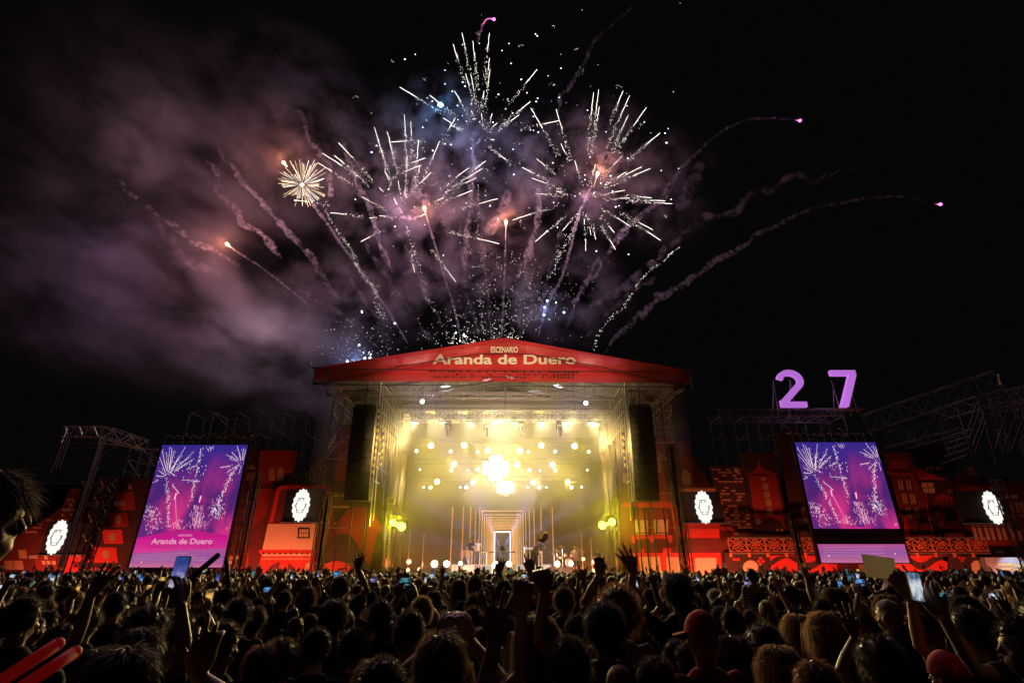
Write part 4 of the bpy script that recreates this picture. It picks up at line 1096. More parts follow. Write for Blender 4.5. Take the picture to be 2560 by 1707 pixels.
# giant numerals
M['num'] = mat('numeral_face', (.55, .25, .75), .5, 0, 0, 1, 0, .2, (.50, .17, .72), .85)
def numeral_two():
    Y = 39.0
    bl, br_, tl_, tr_ = P(1953, 1018, Y), P(2017, 1018, Y), P(1939, 942, Y), P(2004, 944, Y)
    x0, x1, z0, z1 = bl[0], br_[0], bl[2], P(1972, 926, Y)[2]
    W_, H_ = x1 - x0, z1 - z0
    t = empty('giant_numeral', ((x0 + x1) / 2, Y, z0), 'giant glowing purple figure two with a curved neck above the right screen', 'numeral', 'glowing numerals on the scaffold')
    sw = .225 * W_
    ax0, ax1 = tl_[0], tr_[0]; cx, r = (ax0 + ax1) / 2, (ax1 - ax0) / 2; ry = H_ * .29; cz = z1 - ry
    ctr = []
    for i in range(15):
        w = math.pi * (.95 - i / 14 * 1.17)
        ctr.append(Vector((cx + (r - sw / 2) * math.cos(w), cz + (ry - sw / 2) * math.sin(w))))
    ctr.append(Vector((x0 + sw * .62, z0 + sw * .85)))
    lft, rgt = [], []
    for i, c in enumerate(ctr):
        d = (ctr[min(i + 1, len(ctr) - 1)] - ctr[max(0, i - 1)]).normalized(); n = Vector((-d.y, d.x))
        lft.append(c + n * sw / 2); rgt.append(c - n * sw / 2)
    b = MB()
    for i in range(len(ctr) - 1):
        b.prism(rot0([tuple(lft[i]), tuple(lft[i + 1]), tuple(rgt[i + 1]), tuple(rgt[i])]), Y - .2, Y + .15)
    b.prism(rot0([(x0, z0), (x1, z0), (x1, z0 + sw * .92), (x0 + sw * .9, z0 + sw * .92), (x0, z0 + sw * 1.2)]), Y - .202, Y + .152)
    b.build('face', M['num'], t)
    b = MB()
    for x in (x0 - .1, x0 + W_ * .62):
        b.bar((x, Y + .4, z0 - .5), (x + .15, Y + .4, z1 - .7), .04); b.bar((x, Y + 1.4, z0 - .5), (x + .1, Y + .45, z1 - 1.0), .035)
    b.box((x0 + W_ / 2, Y + .3, z0 - .1), (W_, .5, .1)); b.build('support', M['steel'], t)
    # 7
    u0, u1, u2, u3 = P(2072, 927, Y), P(2134, 927, Y), P(2100, 1018, Y), P(2119, 1018, Y)
    x0, x1, z1, z0 = u0[0], u1[0], u0[2], u2[2]
    W_, H_ = x1 - x0, z1 - z0; s = .14 * H_
    t = empty('giant_numeral', ((x0 + x1) / 2, Y, z0), 'giant glowing purple figure seven with a flat top above the right screen', 'numeral', 'glowing numerals on the scaffold')
    b = MB(); hw = (u3[0] - u2[0]) * .97
    b.prism(rot0([(x0, z1), (x0, z1 - s), (x1 - hw, z1 - s), (x1, z1 - s), (x1, z1)]), Y - .2, Y + .15)
    b.prism(rot0([(x1 - hw, z1 - s * .99), (x1, z1 - s * .99), (u3[0], z0), (u2[0], z0)]), Y - .202, Y + .152)
    b.build('face', M['num'], t)
    b = MB()
    for x in (x0 + .35, x0 + W_ * .85):
        b.bar((x, Y + .4, z0 - .5), (x - .1, Y + .4, z1 - .7), .04); b.bar((x, Y + 1.4, z0 - .5), (x, Y + .45, z1 - 1.0), .035)
    b.box((x0 + W_ / 2, Y + .3, z0 - .1), (W_, .5, .1)); b.build('support', M['steel'], t)
    lamp('POINT', 'sign_light', ((x0 + x1) / 2 - 1.5, Y - 1.2, z0 + .8), 25, (.75, .35, 1), t, .6)
numeral_two()

# the half-built side roof at the far right
KR = crop(2100, 900, 5.113)
def PR(x, y, Y): return Vector(P(*KR(x, y), Y))
t = empty('side_roof', (P(2450, 1000, 38)[0], 38, 0), 'dark lattice roof frame of a second stage rising at the far right', 'scaffold')
b = MB()
b.lattice(PR(330, 810, 44), PR(2040, 250, 37), .5, 1.5, 1.3, .05, .03); b.lattice(PR(600, 1160, 42), PR(1560, 900, 38), .3, .5, .9, .04, .025)
b.lattice(PR(1220, 720, 41), PR(1780, 540, 38), .3, 1.0, 1.2, .045, .03); b.lattice(PR(2080, 500, 40), PR(2600, 380, 36), .4, 1.2, 1.0, .045, .03); b.lattice(PR(1830, 640, 39), PR(2600, 520, 36), .3, .6, 1.0, .04, .025)
for i in range(5): b.bar(PR(1400 - i * 30 + 20, 960 + i * 90, 38.5), PR(1680 - i * 14, 880 + i * 82, 37), .04)
b.bar(PR(1220, 720, 41), PR(1440, 1300, 40), .05); b.bar(PR(1500, 610, 39), PR(1690, 1210, 38), .06); b.bar(PR(1780, 520, 38), PR(2000, 1330, 37), .05)
b.bar(PR(1170, 750, 41), PR(1050, 1020, 41), .04); b.bar(PR(1560, 880, 38), PR(1460, 1180, 38), .04)
b.build('roof_lattice', M['darksteel'], t, kind='stuff')
b = MB()
for x0_, y0_, x1_, y1_ in ((1760, 540, 1620, 950), (1800, 600, 1660, 1010), (1840, 720, 1700, 1090), (1870, 790, 1720, 1200), (2150, 620, 1990, 1120), (2220, 800, 2110, 1080), (2330, 560, 2200, 900), (2340, 780, 2180, 1180), (2300, 950, 2220, 1160)):
    b.bar(PR(x0_, y0_, 37.4), PR(x1_, y1_, 37.4), .06)
b.build('roof_leg', M['darksteel'], t, kind='stuff')
b = MB()
b.lattice(PR(620, 1000, 43), PR(2300, 700, 38), .6, 1.2, 1.1, .04, .025); b.lattice(PR(1800, 700, 40), PR(2500, 1150, 38), .5, .8, 1.0, .04, .025); b.lattice(PR(1950, 460, 42), PR(2150, 1200, 41), .5, .5, .9, .04, .025); b.lattice(PR(2260, 420, 41), PR(2420, 1240, 40), .5, .5, .9, .04, .025)
b.lattice(PR(1300, 760, 42), PR(1500, 1400, 41), .4, .4, .9, .035, .02); b.lattice(PR(900, 900, 43), PR(960, 1250, 42), .4, .4, .9, .035, .02)
b.build('inner_lattice', M['darksteel'], t, kind='stuff')
b = MB(); q = [PR(560, 1160, 41), PR(1300, 950, 41), PR(1500, 1480, 41), PR(960, 1380, 41)]
b.add(q + [v + Vector((0, .1, 0)) for v in q], [(0, 3, 2, 1), (4, 5, 6, 7), (0, 1, 5, 4), (1, 2, 6, 5), (2, 3, 7, 6), (3, 0, 4, 7)]); b.build('grey_cloth', M['ceiling'], t)
b = MB(); q = [PR(2030, 170, 37), PR(2100, 280, 37), PR(2060, 310, 37)]; b.add(q + [v + Vector((0, .2, 0)) for v in q], [(0, 1, 2), (5, 4, 3), (0, 3, 4, 1), (1, 4, 5, 2), (2, 5, 3, 0)]); b.build('roof_corner', M['ceiling'], t)

# orange lattice railing
def railing():
    Y = 36.2
    zt, zb = P(2000, 1346, Y)[2], P(2000, 1378, Y)[2]
    xa, xb = P(1822, 1362, Y)[0], P(2470, 1362, Y)[0]
    t = empty('lattice_railing', ((xa + xb) / 2, Y, zb), 'long orange lattice railing of diamonds running behind the right screen', 'railing')
    b = MB(); b.bar((xa, Y, zt + .04), (xb, Y, zt + .04), .05); b.bar((xa, Y, zb - .12), (xb, Y, zb - .12), .04); b.build('rail', M['steel'], t)
    n = 14; w = (xb - xa) / n; r = .028
    for i in range(n):
        x0 = xa + i * w; x1 = x0 + w * .93; cx = (x0 + x1) / 2; cz = (zt + zb) / 2; h = (zt - zb) / 2
        b = MB()
        b.bar((x0, Y, zb), (x0, Y, zt), r); b.bar((x1, Y, zb), (x1, Y, zt), r); b.bar((x0, Y, zb), (x1, Y, zb), r)
        for s in (.95, .55):
            q = [(cx - w * .42 * s, cz), (cx, cz + h * s), (cx + w * .42 * s, cz), (cx, cz - h * s)]
            for k in range(4): b.bar((q[k][0], Y, q[k][1]), (q[(k + 1) % 4][0], Y, q[(k + 1) % 4][1]), r)
        b.bar((cx - w * .2, Y, cz), (cx + w * .2, Y, cz), r); b.bar((cx, Y, cz - h * .4), (cx, Y, cz + h * .4), r)
        for sx in (-1, 1):
            b.bar((cx + sx * w * .46, Y, zt), (cx + sx * w * .2, Y, cz + h * .45), r); b.bar((cx + sx * w * .46, Y, zb), (cx + sx * w * .2, Y, cz - h * .45), r)
        pts = [(cx + .18 * math.cos(k * math.pi / 5), zt - .18 + .16 * math.sin(k * math.pi / 5)) for k in range(11)]
        for p, q in zip(pts, pts[1:]): b.bar((p[0], Y, p[1]), (q[0], Y, q[1]), r * .8)
        b.box((x0 + .02, Y, zb - .2), (.16, .08, .26))
        b.build('lattice_panel', M['orange'], t)
railing()
# crowd barrier at the foot of the stage
b = MB(); b.box((CX, 34.2, .6), (64, .06, 1.1)); b.box((CX, 34.1, 1.17), (64, .16, .05))
b.build('crowd_barrier', M['darksteel'], label='long dark crowd barrier between the audience and the stage', cat='barrier')
# bluish lit lorry tail at the far right
t = empty('lit_container', (P(2545, 1420, 36.3)[0], 36.3, 0), 'bluish lit white container with yellow stripes at the far right edge', 'container')
A = P(*K5(1560, 1450), 36.3); B = P(*K5(1760, 1340), 36.3)
b = MB(); b.box(((A[0] + B[0]) / 2 + .5, 36.8, B[2] / 2 - .1), (B[0] - A[0] + 1.6, .9, B[2])); b.build('body', mat('grey_blue_container', (.30, .34, .42), .5), t)
for i, (x, y) in enumerate(((1600, 1395), (1690, 1402), (1600, 1420), (1690, 1428))):
    c = P(*K5(x + 25, y), 36.33); b = MB(); b.box((c[0], 36.33, c[2]), (1.0, .02, .14)); b.build('stripe', mat('yellow_stripe', (.55, .50, .18), .5), t)
lamp('SPOT', 'container_light', (P(2560, 1400, 35.2)[0] + .4, 35.0, 3.0), 160, (.75, .86, 1), t, .1, (P(2545, 1420, 36)[0], 36.3, 1.7), R(70))
# ------------------------------------------------------------------ fireworks, all of them about 20 m behind the stage
YW = 60.0
M['spark'] = glow('white_spark', (1, .93, .82), 4.2)
M['sparkdot'] = glow('pale_gold_spark', (1, .90, .78), 7.0)
M['gold'] = glow('gold_spark', (1, .74, .44), 3.6)
M['star'] = glow('blue_white_star', (.70, .80, 1), 9.0)
M['cyan'] = glow('cyan_star', (.35, .78, 1), 12.0)
M['comet'] = glow('orange_comet', (1, .62, .30), 22.0)
M['flare'] = glow('magenta_flare', (.95, .12, .75), 5.0)
M['flaretail'] = glow('magenta_flare_tail', (.85, .12, .35), 1.6)
M['comettail'] = glow('orange_comet_tail', (1, .62, .35), 2.0)
PXM = lambda Y, py: Vector(P(1281, py, Y)) - Vector(P(1280, py, Y))
def octa(b, c, r, d=None, stretch=1.0):
    c = Vector(c); d = Vector(d or (0, 0, 1)).normalized()
    t = Vector((0, 1, 0)) if abs(d.y) < .9 else Vector((1, 0, 0)); p = d.cross(t).normalized(); q = d.cross(p)
    v = [c + d * r * stretch, c - d * r * stretch, c + p * r, c - p * r, c + q * r, c - q * r]
    b.add(v, [(0, 2, 4), (0, 4, 3), (0, 3, 5), (0, 5, 2), (1, 4, 2), (1, 3, 4), (1, 5, 3), (1, 2, 5)])
def pxsize(Y, py): return (Vector(P(1280, py, Y)) - Vector(P(1290, py, Y))).length / 10
def ray(parent, o, i, m, Yo, Yi, w=2.0, r2=rng, name='spark_trail', solid=.42, mdot='sparkdot'):
    """one burning star: a solid bright head at o thinning into separate sparks towards i (photo pixels)"""
    a = Vector(P(*o, Yo)); c = Vector(P(*i, Yi)); s = pxsize(Yo, o[1]); d = c - a; L = d.length
    b = MB(); n = 7; prev = None
    sag = Vector((0, 0, .012 * L))
    for k in range(n):
        t0, t1 = solid * k / n, solid * (k + 1) / n
        q = lambda t: a + d * t + sag * (4 * t * (1 - t)) + Vector((r2.gauss(0, s * .35), 0, r2.gauss(0, s * .35))) * (1 if 0 < t < solid else 0)
        p0 = prev or q(t0); p1 = q(t1); prev = p1
        wr = s * w * .20 * (.75 if k == 0 else 1.0) * (1 - .55 * k / n)
        b.bar(p0, p1, wr, 4, wr * .85)
    o_ = b.build(name, M[m], parent)
    b = MB()
    nd = max(7, int(L / s * .38))
    for k in range(nd):
        t = solid * .55 + (1.02 - solid * .55) * r2.random() ** .9
        sp = s * (.6 + 2.6 * t)
        octa(b, a + d * t + sag * (4 * t * (1 - t)) + Vector((r2.gauss(0, sp), r2.gauss(0, sp), r2.gauss(0, sp))), s * r2.uniform(.20, .46), d, r2.uniform(1, 2.2))
    b.build('spark', M[mdot], o_, kind='stuff')
def burst(lab, cpx, K, rays, Y=YW, m='spark', w=2.3):
    c = P(*cpx, Y)
    t = empty('firework_burst', c, lab, 'firework', 'bursting fireworks')
    r2 = random.Random(int(cpx[0]))
    for q in rays:
        o = K(q[0], q[1]); i = K(q[2], q[3])
        dy = r2.uniform(-5, 5)
        ray(t, o, i, m, Y + dy, Y + dy * .5, w, r2)
    return t
B1 = [(912, 437, 1020, 780), (1000, 322, 1075, 720), (1105, 405, 1160, 900), (1270, 325, 1215, 800), (1268, 570, 1240, 850), (1275, 680, 1225, 1100), (1035, 725, 1110, 1000), (1085, 730, 1155, 1090), (390, 857, 800, 1115), (683, 935, 940, 1155), (927, 893, 1080, 1180), (1735, 682, 1480, 1010), (1670, 998, 1400, 1230), (1560, 1130, 1345, 1280), (1345, 1205, 1255, 1295), (1295, 1115, 1250, 1250), (1188, 1112, 1212, 1270), (1090, 1085, 1125, 1180), (815, 1157, 1010, 1290), (880, 1225, 1000, 1285), (1215, 895, 1190, 1060), (1315, 1372, 1245, 1366), (1430, 1567, 1260, 1440)]
burst('big white firework burst, topmost of the four', (1210, 345), FW4, B1, YW + 2)
B2 = [(560, 20, 800, 290), (445, 95, 780, 320), (530, 110, 700, 260), (415, 165, 660, 320), (850, 340, 910, 400), (725, 405, 890, 500), (840, 0, 930, 290), (815, -90, 900, 200), (920, 0, 980, 250), (905, -60, 960, 120), (890, 225, 945, 340), (955, 415, 1010, 530), (985, 290, 1005, 430), (1050, 110, 1040, 400), (1035, 345, 1030, 420), (1030, -180, 1045, 200), (1075, -130, 1085, 130), (1130, 0, 1105, 330), (1280, 10, 1150, 320), (1390, -150, 1290, 20), (1140, 180, 1110, 320), (1220, 232, 1045, 412), (1150, 180, 930, 275), (1180, 130, 985, 200), (1490, 200, 1280, 360), (1585, 205, 1300, 390), (1545, 270, 1330, 370), (1515, 360, 1250, 470), (1695, 420, 1370, 510), (1310, 410, 1200, 470), (1180, 530, 1085, 560), (850, 540, 960, 560), (780, 557, 830, 555), (720, 725, 870, 650), (1103, 945, 1070, 800), (1395, 1010, 1215, 780), (1705, 740, 1340, 660), (245, 430, 480, 460), (500, 520, 740, 550), (1610, 150, 1430, 290), (930, 15, 1170, 10)]
burst('wide white firework burst left of the gable peak, brown puff at its heart', (1015, 545), FW3, B2, YW - 1)
B3 = [(268, 245, 510, 670), (488, 255, 615, 690), (530, 555, 620, 750), (815, 112, 765, 610), (860, 85, 800, 630), (865, 235, 820, 520), (1072, 97, 950, 400), (1130, 137, 930, 590), (1118, 310, 960, 650), (1275, 242, 1000, 640), (1395, 462, 1105, 720), (1065, 662, 880, 870), (1235, 758, 900, 930), (1310, 772, 940, 940), (1100, 803, 910, 920), (1088, 962, 810, 1020), (1130, 1030, 920, 1040), (1320, 1028, 1080, 1010), (1440, 1053, 1100, 1050), (1500, 1080, 1130, 1060), (1330, 1305, 1050, 1165), (1400, 1397, 1130, 1230), (1135, 1275, 880, 1120), (997, 1330, 880, 1195), (1007, 1478, 880, 1270), (833, 1388, 805, 1250), (792, 1352, 765, 1190), (748, 1490, 740, 1260), (735, 1260, 738, 1150), (545, 1312, 680, 1160), (307, 1410, 570, 1185), (112, 1220, 490, 1105), (313, 990, 540, 1015), (490, 968, 595, 1005), (275, 855, 570, 970), (192, 763, 420, 880), (318, 688, 480, 820), (652, 700, 710, 920), (832, 738, 770, 940), (515, 355, 180, 435), (830, 975, 790, 1010), (692, 985, 715, 1015)]
burst('big round white firework burst right of the gable peak', (1464, 490), FW5, B3, YW)
def golden():
    cpx = FW3(300, 320); c = P(*cpx, YW)
    t = empty('firework_burst', c, 'small dense golden firework burst at the left end of the display', 'firework', 'bursting fireworks')
    r2 = random.Random(21)
    for k in range(96):
        w = r2.uniform(0, 2 * math.pi); L = r2.uniform(70, 205) * (1 if math.sin(w) < .5 else .8)
        o = (cpx[0] + L / 2.852 * math.cos(w), cpx[1] + L / 2.852 * math.sin(w)); q = r2.uniform(.1, .5)
        i = (cpx[0] + L * q / 2.852 * math.cos(w), cpx[1] + L * q / 2.852 * math.sin(w))
        a = Vector(P(*o, YW + r2.uniform(-3, 3))); e = Vector(P(*i, YW)); s = pxsize(YW, o[1]); b = MB()
        b.bar(e, a, s * .06, 4, s * r2.uniform(.16, .40)); b.build('spark_trail', M['gold' if k % 3 else 'spark'], t)
    b = MB(); octa(b, c, .3); b.build('burst_core', M['comet'], t)
golden()

# comets that are still rising: a bright head with a thin glowing tail
def comet(px, py, tail, lab, m='comet', mt='comettail', r=.36, grp='orange comets', name='rising_comet', pw=1700, col=(1, .32, .14), tl=1.0):
    c = Vector(P(px, py, YW)); t = empty(name, c, lab, 'firework', grp)
    s = pxsize(YW, py)
    d = (Vector(P(*tail, YW)) - c); dn = d.normalized()
    b = MB(); b.ell(c, (s * r * 9, s * r * 9, s * r * 9), 10, 8); b.bar(c, c + dn * s * 16 * tl, s * 2.4, 8, s * .4); b.build('burning_head', M[m], t, smooth=True)
    b = MB(); b.bar(c + dn * s * 8, c + d, s * .9, 6, s * .3); b.build('glowing_tail', M[mt], t)
    if pw: lamp('POINT', 'comet_light', c + Vector((0, -.6, 0)), pw, col, t, .4)
comet(567, 610, (590, 628), 'orange comet lowest on the left, above the drifting smoke')
comet(709, 407, (716, 415), 'orange comet just above the small golden burst', r=.36)
comet(1061, 520, (1070, 555), 'orange comet right of the left burst with a tail pointing down')
comet(1265, 555, (1264, 600), 'orange comet straight above the gable peak')
comet(1494, 434, (1484, 470), 'orange comet inside the round right burst')
comet(1235, 49, (1219, 47), 'magenta flare with a short curved tail at the top of the sky', 'flare', 'flaretail', .42, 'magenta flares', 'magenta_flare', 900, (1, .3, .8), .5)
comet(2000, 302, (1988, 301), 'magenta flare at the end of the upper right smoke arc', 'flare', 'flaretail', .42, 'magenta flares', 'magenta_flare', 900, (1, .3, .8), .5)
comet(2351, 511, (2338, 510), 'magenta flare farthest right at the end of the long smoke arc', 'flare', 'flaretail', .42, 'magenta flares', 'magenta_flare', 900, (1, .3, .8), .5)
b = MB(); W_ = [Vector(P(*FW4(x, y), YW)) for x, y in ((1318, 195), (1290, 186), (1262, 184), (1240, 192), (1222, 212), (1208, 240))]
b.path(W_, .09); b.build('curved_tail', M['flaretail'], [o for o in C.objects if o.name.startswith('magenta_flare')][0])

# loose blue-white stars, gold crackle and spark fountains
def stars():
    b = MB(); r2 = random.Random(4)
    pts = [FW4(*p) for p in ((1004, 440), (1170, 428), (1720, 338), (1738, 355), (1460, 430), (1392, 498), (833, 825), (1030, 848), (905, 897), (660, 962), (708, 995), (955, 1037), (652, 1180), (615, 1250), (960, 1174), (1005, 1136), (1092, 1020), (1172, 1197), (1120, 1168), (1580, 782), (1482, 625), (1970, 672), (1636, 912), (1448, 972), (1728, 998), (1742, 966), (1427, 1069), (1700, 1146), (1672, 1275), (1702, 1280), (1748, 1297), (1952, 957), (2228, 1082), (1500, 1464), (1090, 1455), (890, 1418), (833, 1412), (712, 1477), (115, 1494), (163, 1430), (1303, 1200), (1495, 1110), (1357, 928), (440, 584), (543, 536), (833, 690), (1006, 808), (1845, 746), (1043, 1190))]
    pts += [FW5(*p) for p in ((290, 320), (515, 153), (762, 265), (1107, 227), (1257, 368), (1465, 425), (1438, 465), (1450, 548), (1112, 683), (1043, 636), (924, 453), (783, 673), (460, 723), (120, 825), (115, 604), (467, 1068), (1037, 1097), (1008, 1106), (1490, 1040), (1404, 790), (1555, 772), (740, 868), (878, 900), (653, 1012), (963, 836), (840, 1490), (1120, 1520), (500, 1283), (740, 830), (980, 968))]
    pts += [FW3(*p) for p in ((795, 88), (832, 42), (917, 352), (1100, 478), (1335, 325), (1327, 372), (1350, 258), (1360, 35), (1232, 78), (1505, 60), (1597, 272), (1608, 397), (962, 618), (1307, 822), (723, 1218), (960, 1307), (1460, 1398), (790, 1527), (780, 1512), (738, 1517), (248, 430), (680, 423), (1470, 450), (1640, 470), (1175, 605), (1700, 567))]
    for x, y in pts:
        s = pxsize(YW, y); octa(b, P(x, y, YW + r2.uniform(-6, 6)), s * r2.uniform(.9, 1.75))
    b.build('blue_white_stars', M['star'], kind='stuff', label='blue-white burning stars scattered among the bursts')
    b = MB(); x, y = FW4(790, 1030); octa(b, P(x, y, YW), .5); b.build('cyan_star', M['cyan'], label='single bright cyan star left of the topmost burst', cat='firework')
    lamp('POINT', 'star_light', P(x, y, YW - .8), 2600, (.12, .5, 1), None, .4)
    b = MB()
    for k in range(170):
        x = r2.gauss(1290, 190); y = r2.gauss(420, 170); s = pxsize(YW, y); q = P(x, y, YW + r2.uniform(-6, 6))
        octa(b, q, s * r2.uniform(.3, .6))
        if r2.random() < .3:
            for j in range(4): octa(b, (q[0] + r2.gauss(0, 5 * s), q[1], q[2] + r2.gauss(0, 5 * s)), s * r2.uniform(.25, .45))
    b.build('crackle_sparks', M['sparkdot'], kind='stuff', label='tiny crackling sparks sprinkled over the display')
stars()
def dotted(path_, n, spread, lab, m='sparkdot', Y=YW - 1):
    n = int(n * .55); r2 = random.Random(n); b = MB(); W_ = path_
    seg = list(zip(W_, W_[1:])); tot = [math.dist(a, c) for a, c in seg]
    for k in range(n):
        i = r2.choices(range(len(seg)), tot)[0]; a, c = seg[i]; q = r2.random()
        sp = spread * (.5 + (i + q) / len(seg))
        x = a[0] + (c[0] - a[0]) * q + r2.gauss(0, sp); y = a[1] + (c[1] - a[1]) * q + r2.gauss(0, sp * .7); s = pxsize(Y, y)
        octa(b, P(x, y, Y + r2.uniform(-2, 2)), s * r2.uniform(.20, .46), (0, 0, 1), r2.uniform(1, 1.7))
    b.build('glitter_tail', M[m], label=lab, cat='firework', group='glitter tails', kind='stuff')
dotted([FW3(*p) for p in ((460, 490), (520, 600), (580, 690), (650, 780), (690, 890), (740, 980), (820, 1060), (830, 1190), (900, 1290))], 420, 3.2, 'long glitter tail falling from the golden burst towards the roof')
dotted([FW3(*p) for p in ((1040, 600), (1080, 720), (1110, 830), (1150, 940), (1170, 1040), (1180, 1110), (1260, 1240))], 150, 3.2, 'glitter tail under the left burst')
dotted([FW5(*p) for p in ((700, 1100), (680, 1190), (630, 1300), (590, 1400), (530, 1480), (500, 1560))], 200, 3.4, 'glitter tail curving down from the round right burst')
dotted([FW6(*p) for p in ((1200, 80), (1150, 200), (1110, 320), (1040, 400))], 70, 3.0, 'glitter tail ending over the gable')
dotted([FW6(*p) for p in ((2350, 70), (2250, 140), (2180, 220), (2060, 290), (1990, 370), (1900, 480), (1850, 590), (1780, 680), (1690, 740), (1620, 830), (1540, 930), (1500, 1080))], 300, 2.4, 'long separate glitter tail sweeping up right of the gable')
dotted([FW3(*p) for p in ((1555, 310), (1560, 470), (1550, 600), (1570, 780), (1580, 920))], 90, 1.8, 'thin vertical glitter tail left of the middle comet')
dotted([FW4(*p) for p in ((1260, 1440), (1330, 1500), (1430, 1567), (1500, 1640))], 60, 2.6, 'short glitter tail under the topmost burst')
def fountain(lab, base, n, hw, h, spread, m='sparkdot', Y=58.0, blue=True, p=1.4):
    n = int(n * .7); r2 = random.Random(int(base[0])); b = MB()
    for k in range(n):
        w = r2.gauss(0, spread); q = r2.random() ** p; x = base[0] + hw * math.sin(w) * (.25 + q) ; y = base[1] - h * q * math.cos(w); s = pxsize(Y, y)
        dx = math.sin(w); octa(b, P(x, y, Y + r2.uniform(-2, 2)), s * r2.uniform(.17, .42), (dx, 0, 1), r2.uniform(1.2, 3.2))
    b.build('spark_fountain', M[m], label=lab, cat='firework', group='spark fountains behind the roof', kind='stuff')
fountain('tall loose spark fountain straight behind the gable peak', (1265, 850), 430, 130, 225, .55, p=1.0)
fountain('spark fountain behind the left roof slope', (1155, 858), 260, 120, 90, .8)
fountain('low spark fountain behind the left roof corner', (905, 905), 210, 130, 110, .75)
fountain('spark fountain behind the right roof slope', (1360, 800), 230, 110, 130, .9, 'gold')
b = MB(); r2 = random.Random(9)
for x, y, r in ((912, 895, 3.2), (868, 903, 3.0), (898, 862, 2.2), (925, 894, 2.6), (1160, 838, 3.0), (1140, 832, 2.2), (1150, 852, 2.0), (1360, 787, 3.0), (1368, 752, 2.6), (1410, 781, 2.8), (1390, 756, 2.0), (1362, 768, 2.4), (987, 808, 2.4), (905, 780, 2.2)):
    octa(b, P(x, y, 58), pxsize(58, y) * r)
b.build('launch_stars', M['star'], kind='stuff', label='bright burning stars just leaving the roof line')
def launch(px, py, lab):
    pass
for x, y, pw in ((1158, 845, 500), (1362, 775, 600), (890, 890, 700)): lamp('POINT', 'star_light', P(x, y, 57.2), pw, (.30, .48, 1), None, .3)

# ------------------------------------------------------------------ smoke
def smoke_mat(name, dens, scale, col=(.62, .54, .65), detail=3, lo=.42, hi=.62, grad=True, lac=2.0, stretch=(1, 1, 1), rot=0):
    m = bpy.data.materials.new(name); m.use_nodes = True
    N, L = m.node_tree.nodes, m.node_tree.links; N.remove(N['Principled BSDF'])
    v = N.new('ShaderNodeVolumePrincipled'); v.inputs['Color'].default_value = (*col, 1); v.inputs['Anisotropy'].default_value = 0.1
    L.new(v.outputs[0], N['Material Output'].inputs['Volume'])
    g = N.new('ShaderNodeNewGeometry'); m0 = N.new('ShaderNodeMapping'); m0.inputs['Rotation'].default_value = (0, rot, 0); L.new(g.outputs['Position'], m0.inputs[0]); mp = N.new('ShaderNodeMapping'); mp.inputs['Scale'].default_value = stretch; L.new(m0.outputs[0], mp.inputs[0])
    nz = N.new('ShaderNodeTexNoise'); nz.inputs['Scale'].default_value = scale; nz.inputs['Detail'].default_value = detail; nz.inputs['Roughness'].default_value = .68; nz.inputs['Distortion'].default_value = .25
    L.new(mp.outputs[0], nz.inputs['Vector'])
    mr = N.new('ShaderNodeMapRange'); mr.inputs[1].default_value = lo; mr.inputs[2].default_value = hi; mr.inputs[3].default_value = 0; mr.inputs[4].default_value = dens
    L.new(nz.outputs[0], mr.inputs[0])
    out = mr.outputs[0]
    if grad:
        tc = N.new('ShaderNodeTexCoord'); ln = N.new('ShaderNodeVectorMath'); ln.operation = 'LENGTH'; L.new(tc.outputs['Object'], ln.inputs[0])
        fr = N.new('ShaderNodeMapRange'); fr.interpolation_type = 'SMOOTHSTEP'; fr.inputs[1].default_value = 1.0; fr.inputs[2].default_value = .25; L.new(ln.outputs['Value'], fr.inputs[0])
        ml = N.new('ShaderNodeMath'); ml.operation = 'MULTIPLY'; L.new(mr.outputs[0], ml.inputs[0]); L.new(fr.outputs[0], ml.inputs[1]); out = ml.outputs[0]
    L.new(out, v.inputs['Density'])
    return m
M['smoke_big'] = smoke_mat('drifting_smoke', .080, .12, detail=7, lo=.45, hi=.70, stretch=(.85, 1, 1.4), rot=-.45)
M['smoke_mid'] = smoke_mat('burst_smoke', .12, .21, detail=5, lo=.50, hi=.72)
M['fine'] = smoke_mat('fine_trail_smoke', 4.0, 2.5, detail=3, lo=.40, hi=.66, grad=False)
M['trail'] = smoke_mat('trail_smoke', 1.9, 1.7, detail=5, lo=.47, hi=.67, grad=False)
M['trailthin'] = smoke_mat('thin_trail_smoke', .45, .8, detail=4, lo=.45, hi=.66, grad=False)
SPH = MB(); SPH.ell((0, 0, 0), (1, 1, 1), 16, 10)
sph_me = SPH.build('smoke_ball', M['black'], base=False)
sph_mesh = sph_me.data; bpy.data.objects.remove(sph_me); sph_mesh.materials.clear()
def lobe(px, py, Y, rx, ry, rz, m, tilt=0):
    """a soft cloud of smoke; radii in metres"""
    me = sph_mesh.copy(); me.materials.append(M[m])
    o = bpy.data.objects.new('smoke', me); o.location = P(px, py, Y); o.scale = (rx, ry, rz); o.rotation_euler = (0, R(tilt), 0)
    C.objects.link(o); o['kind'] = 'stuff'
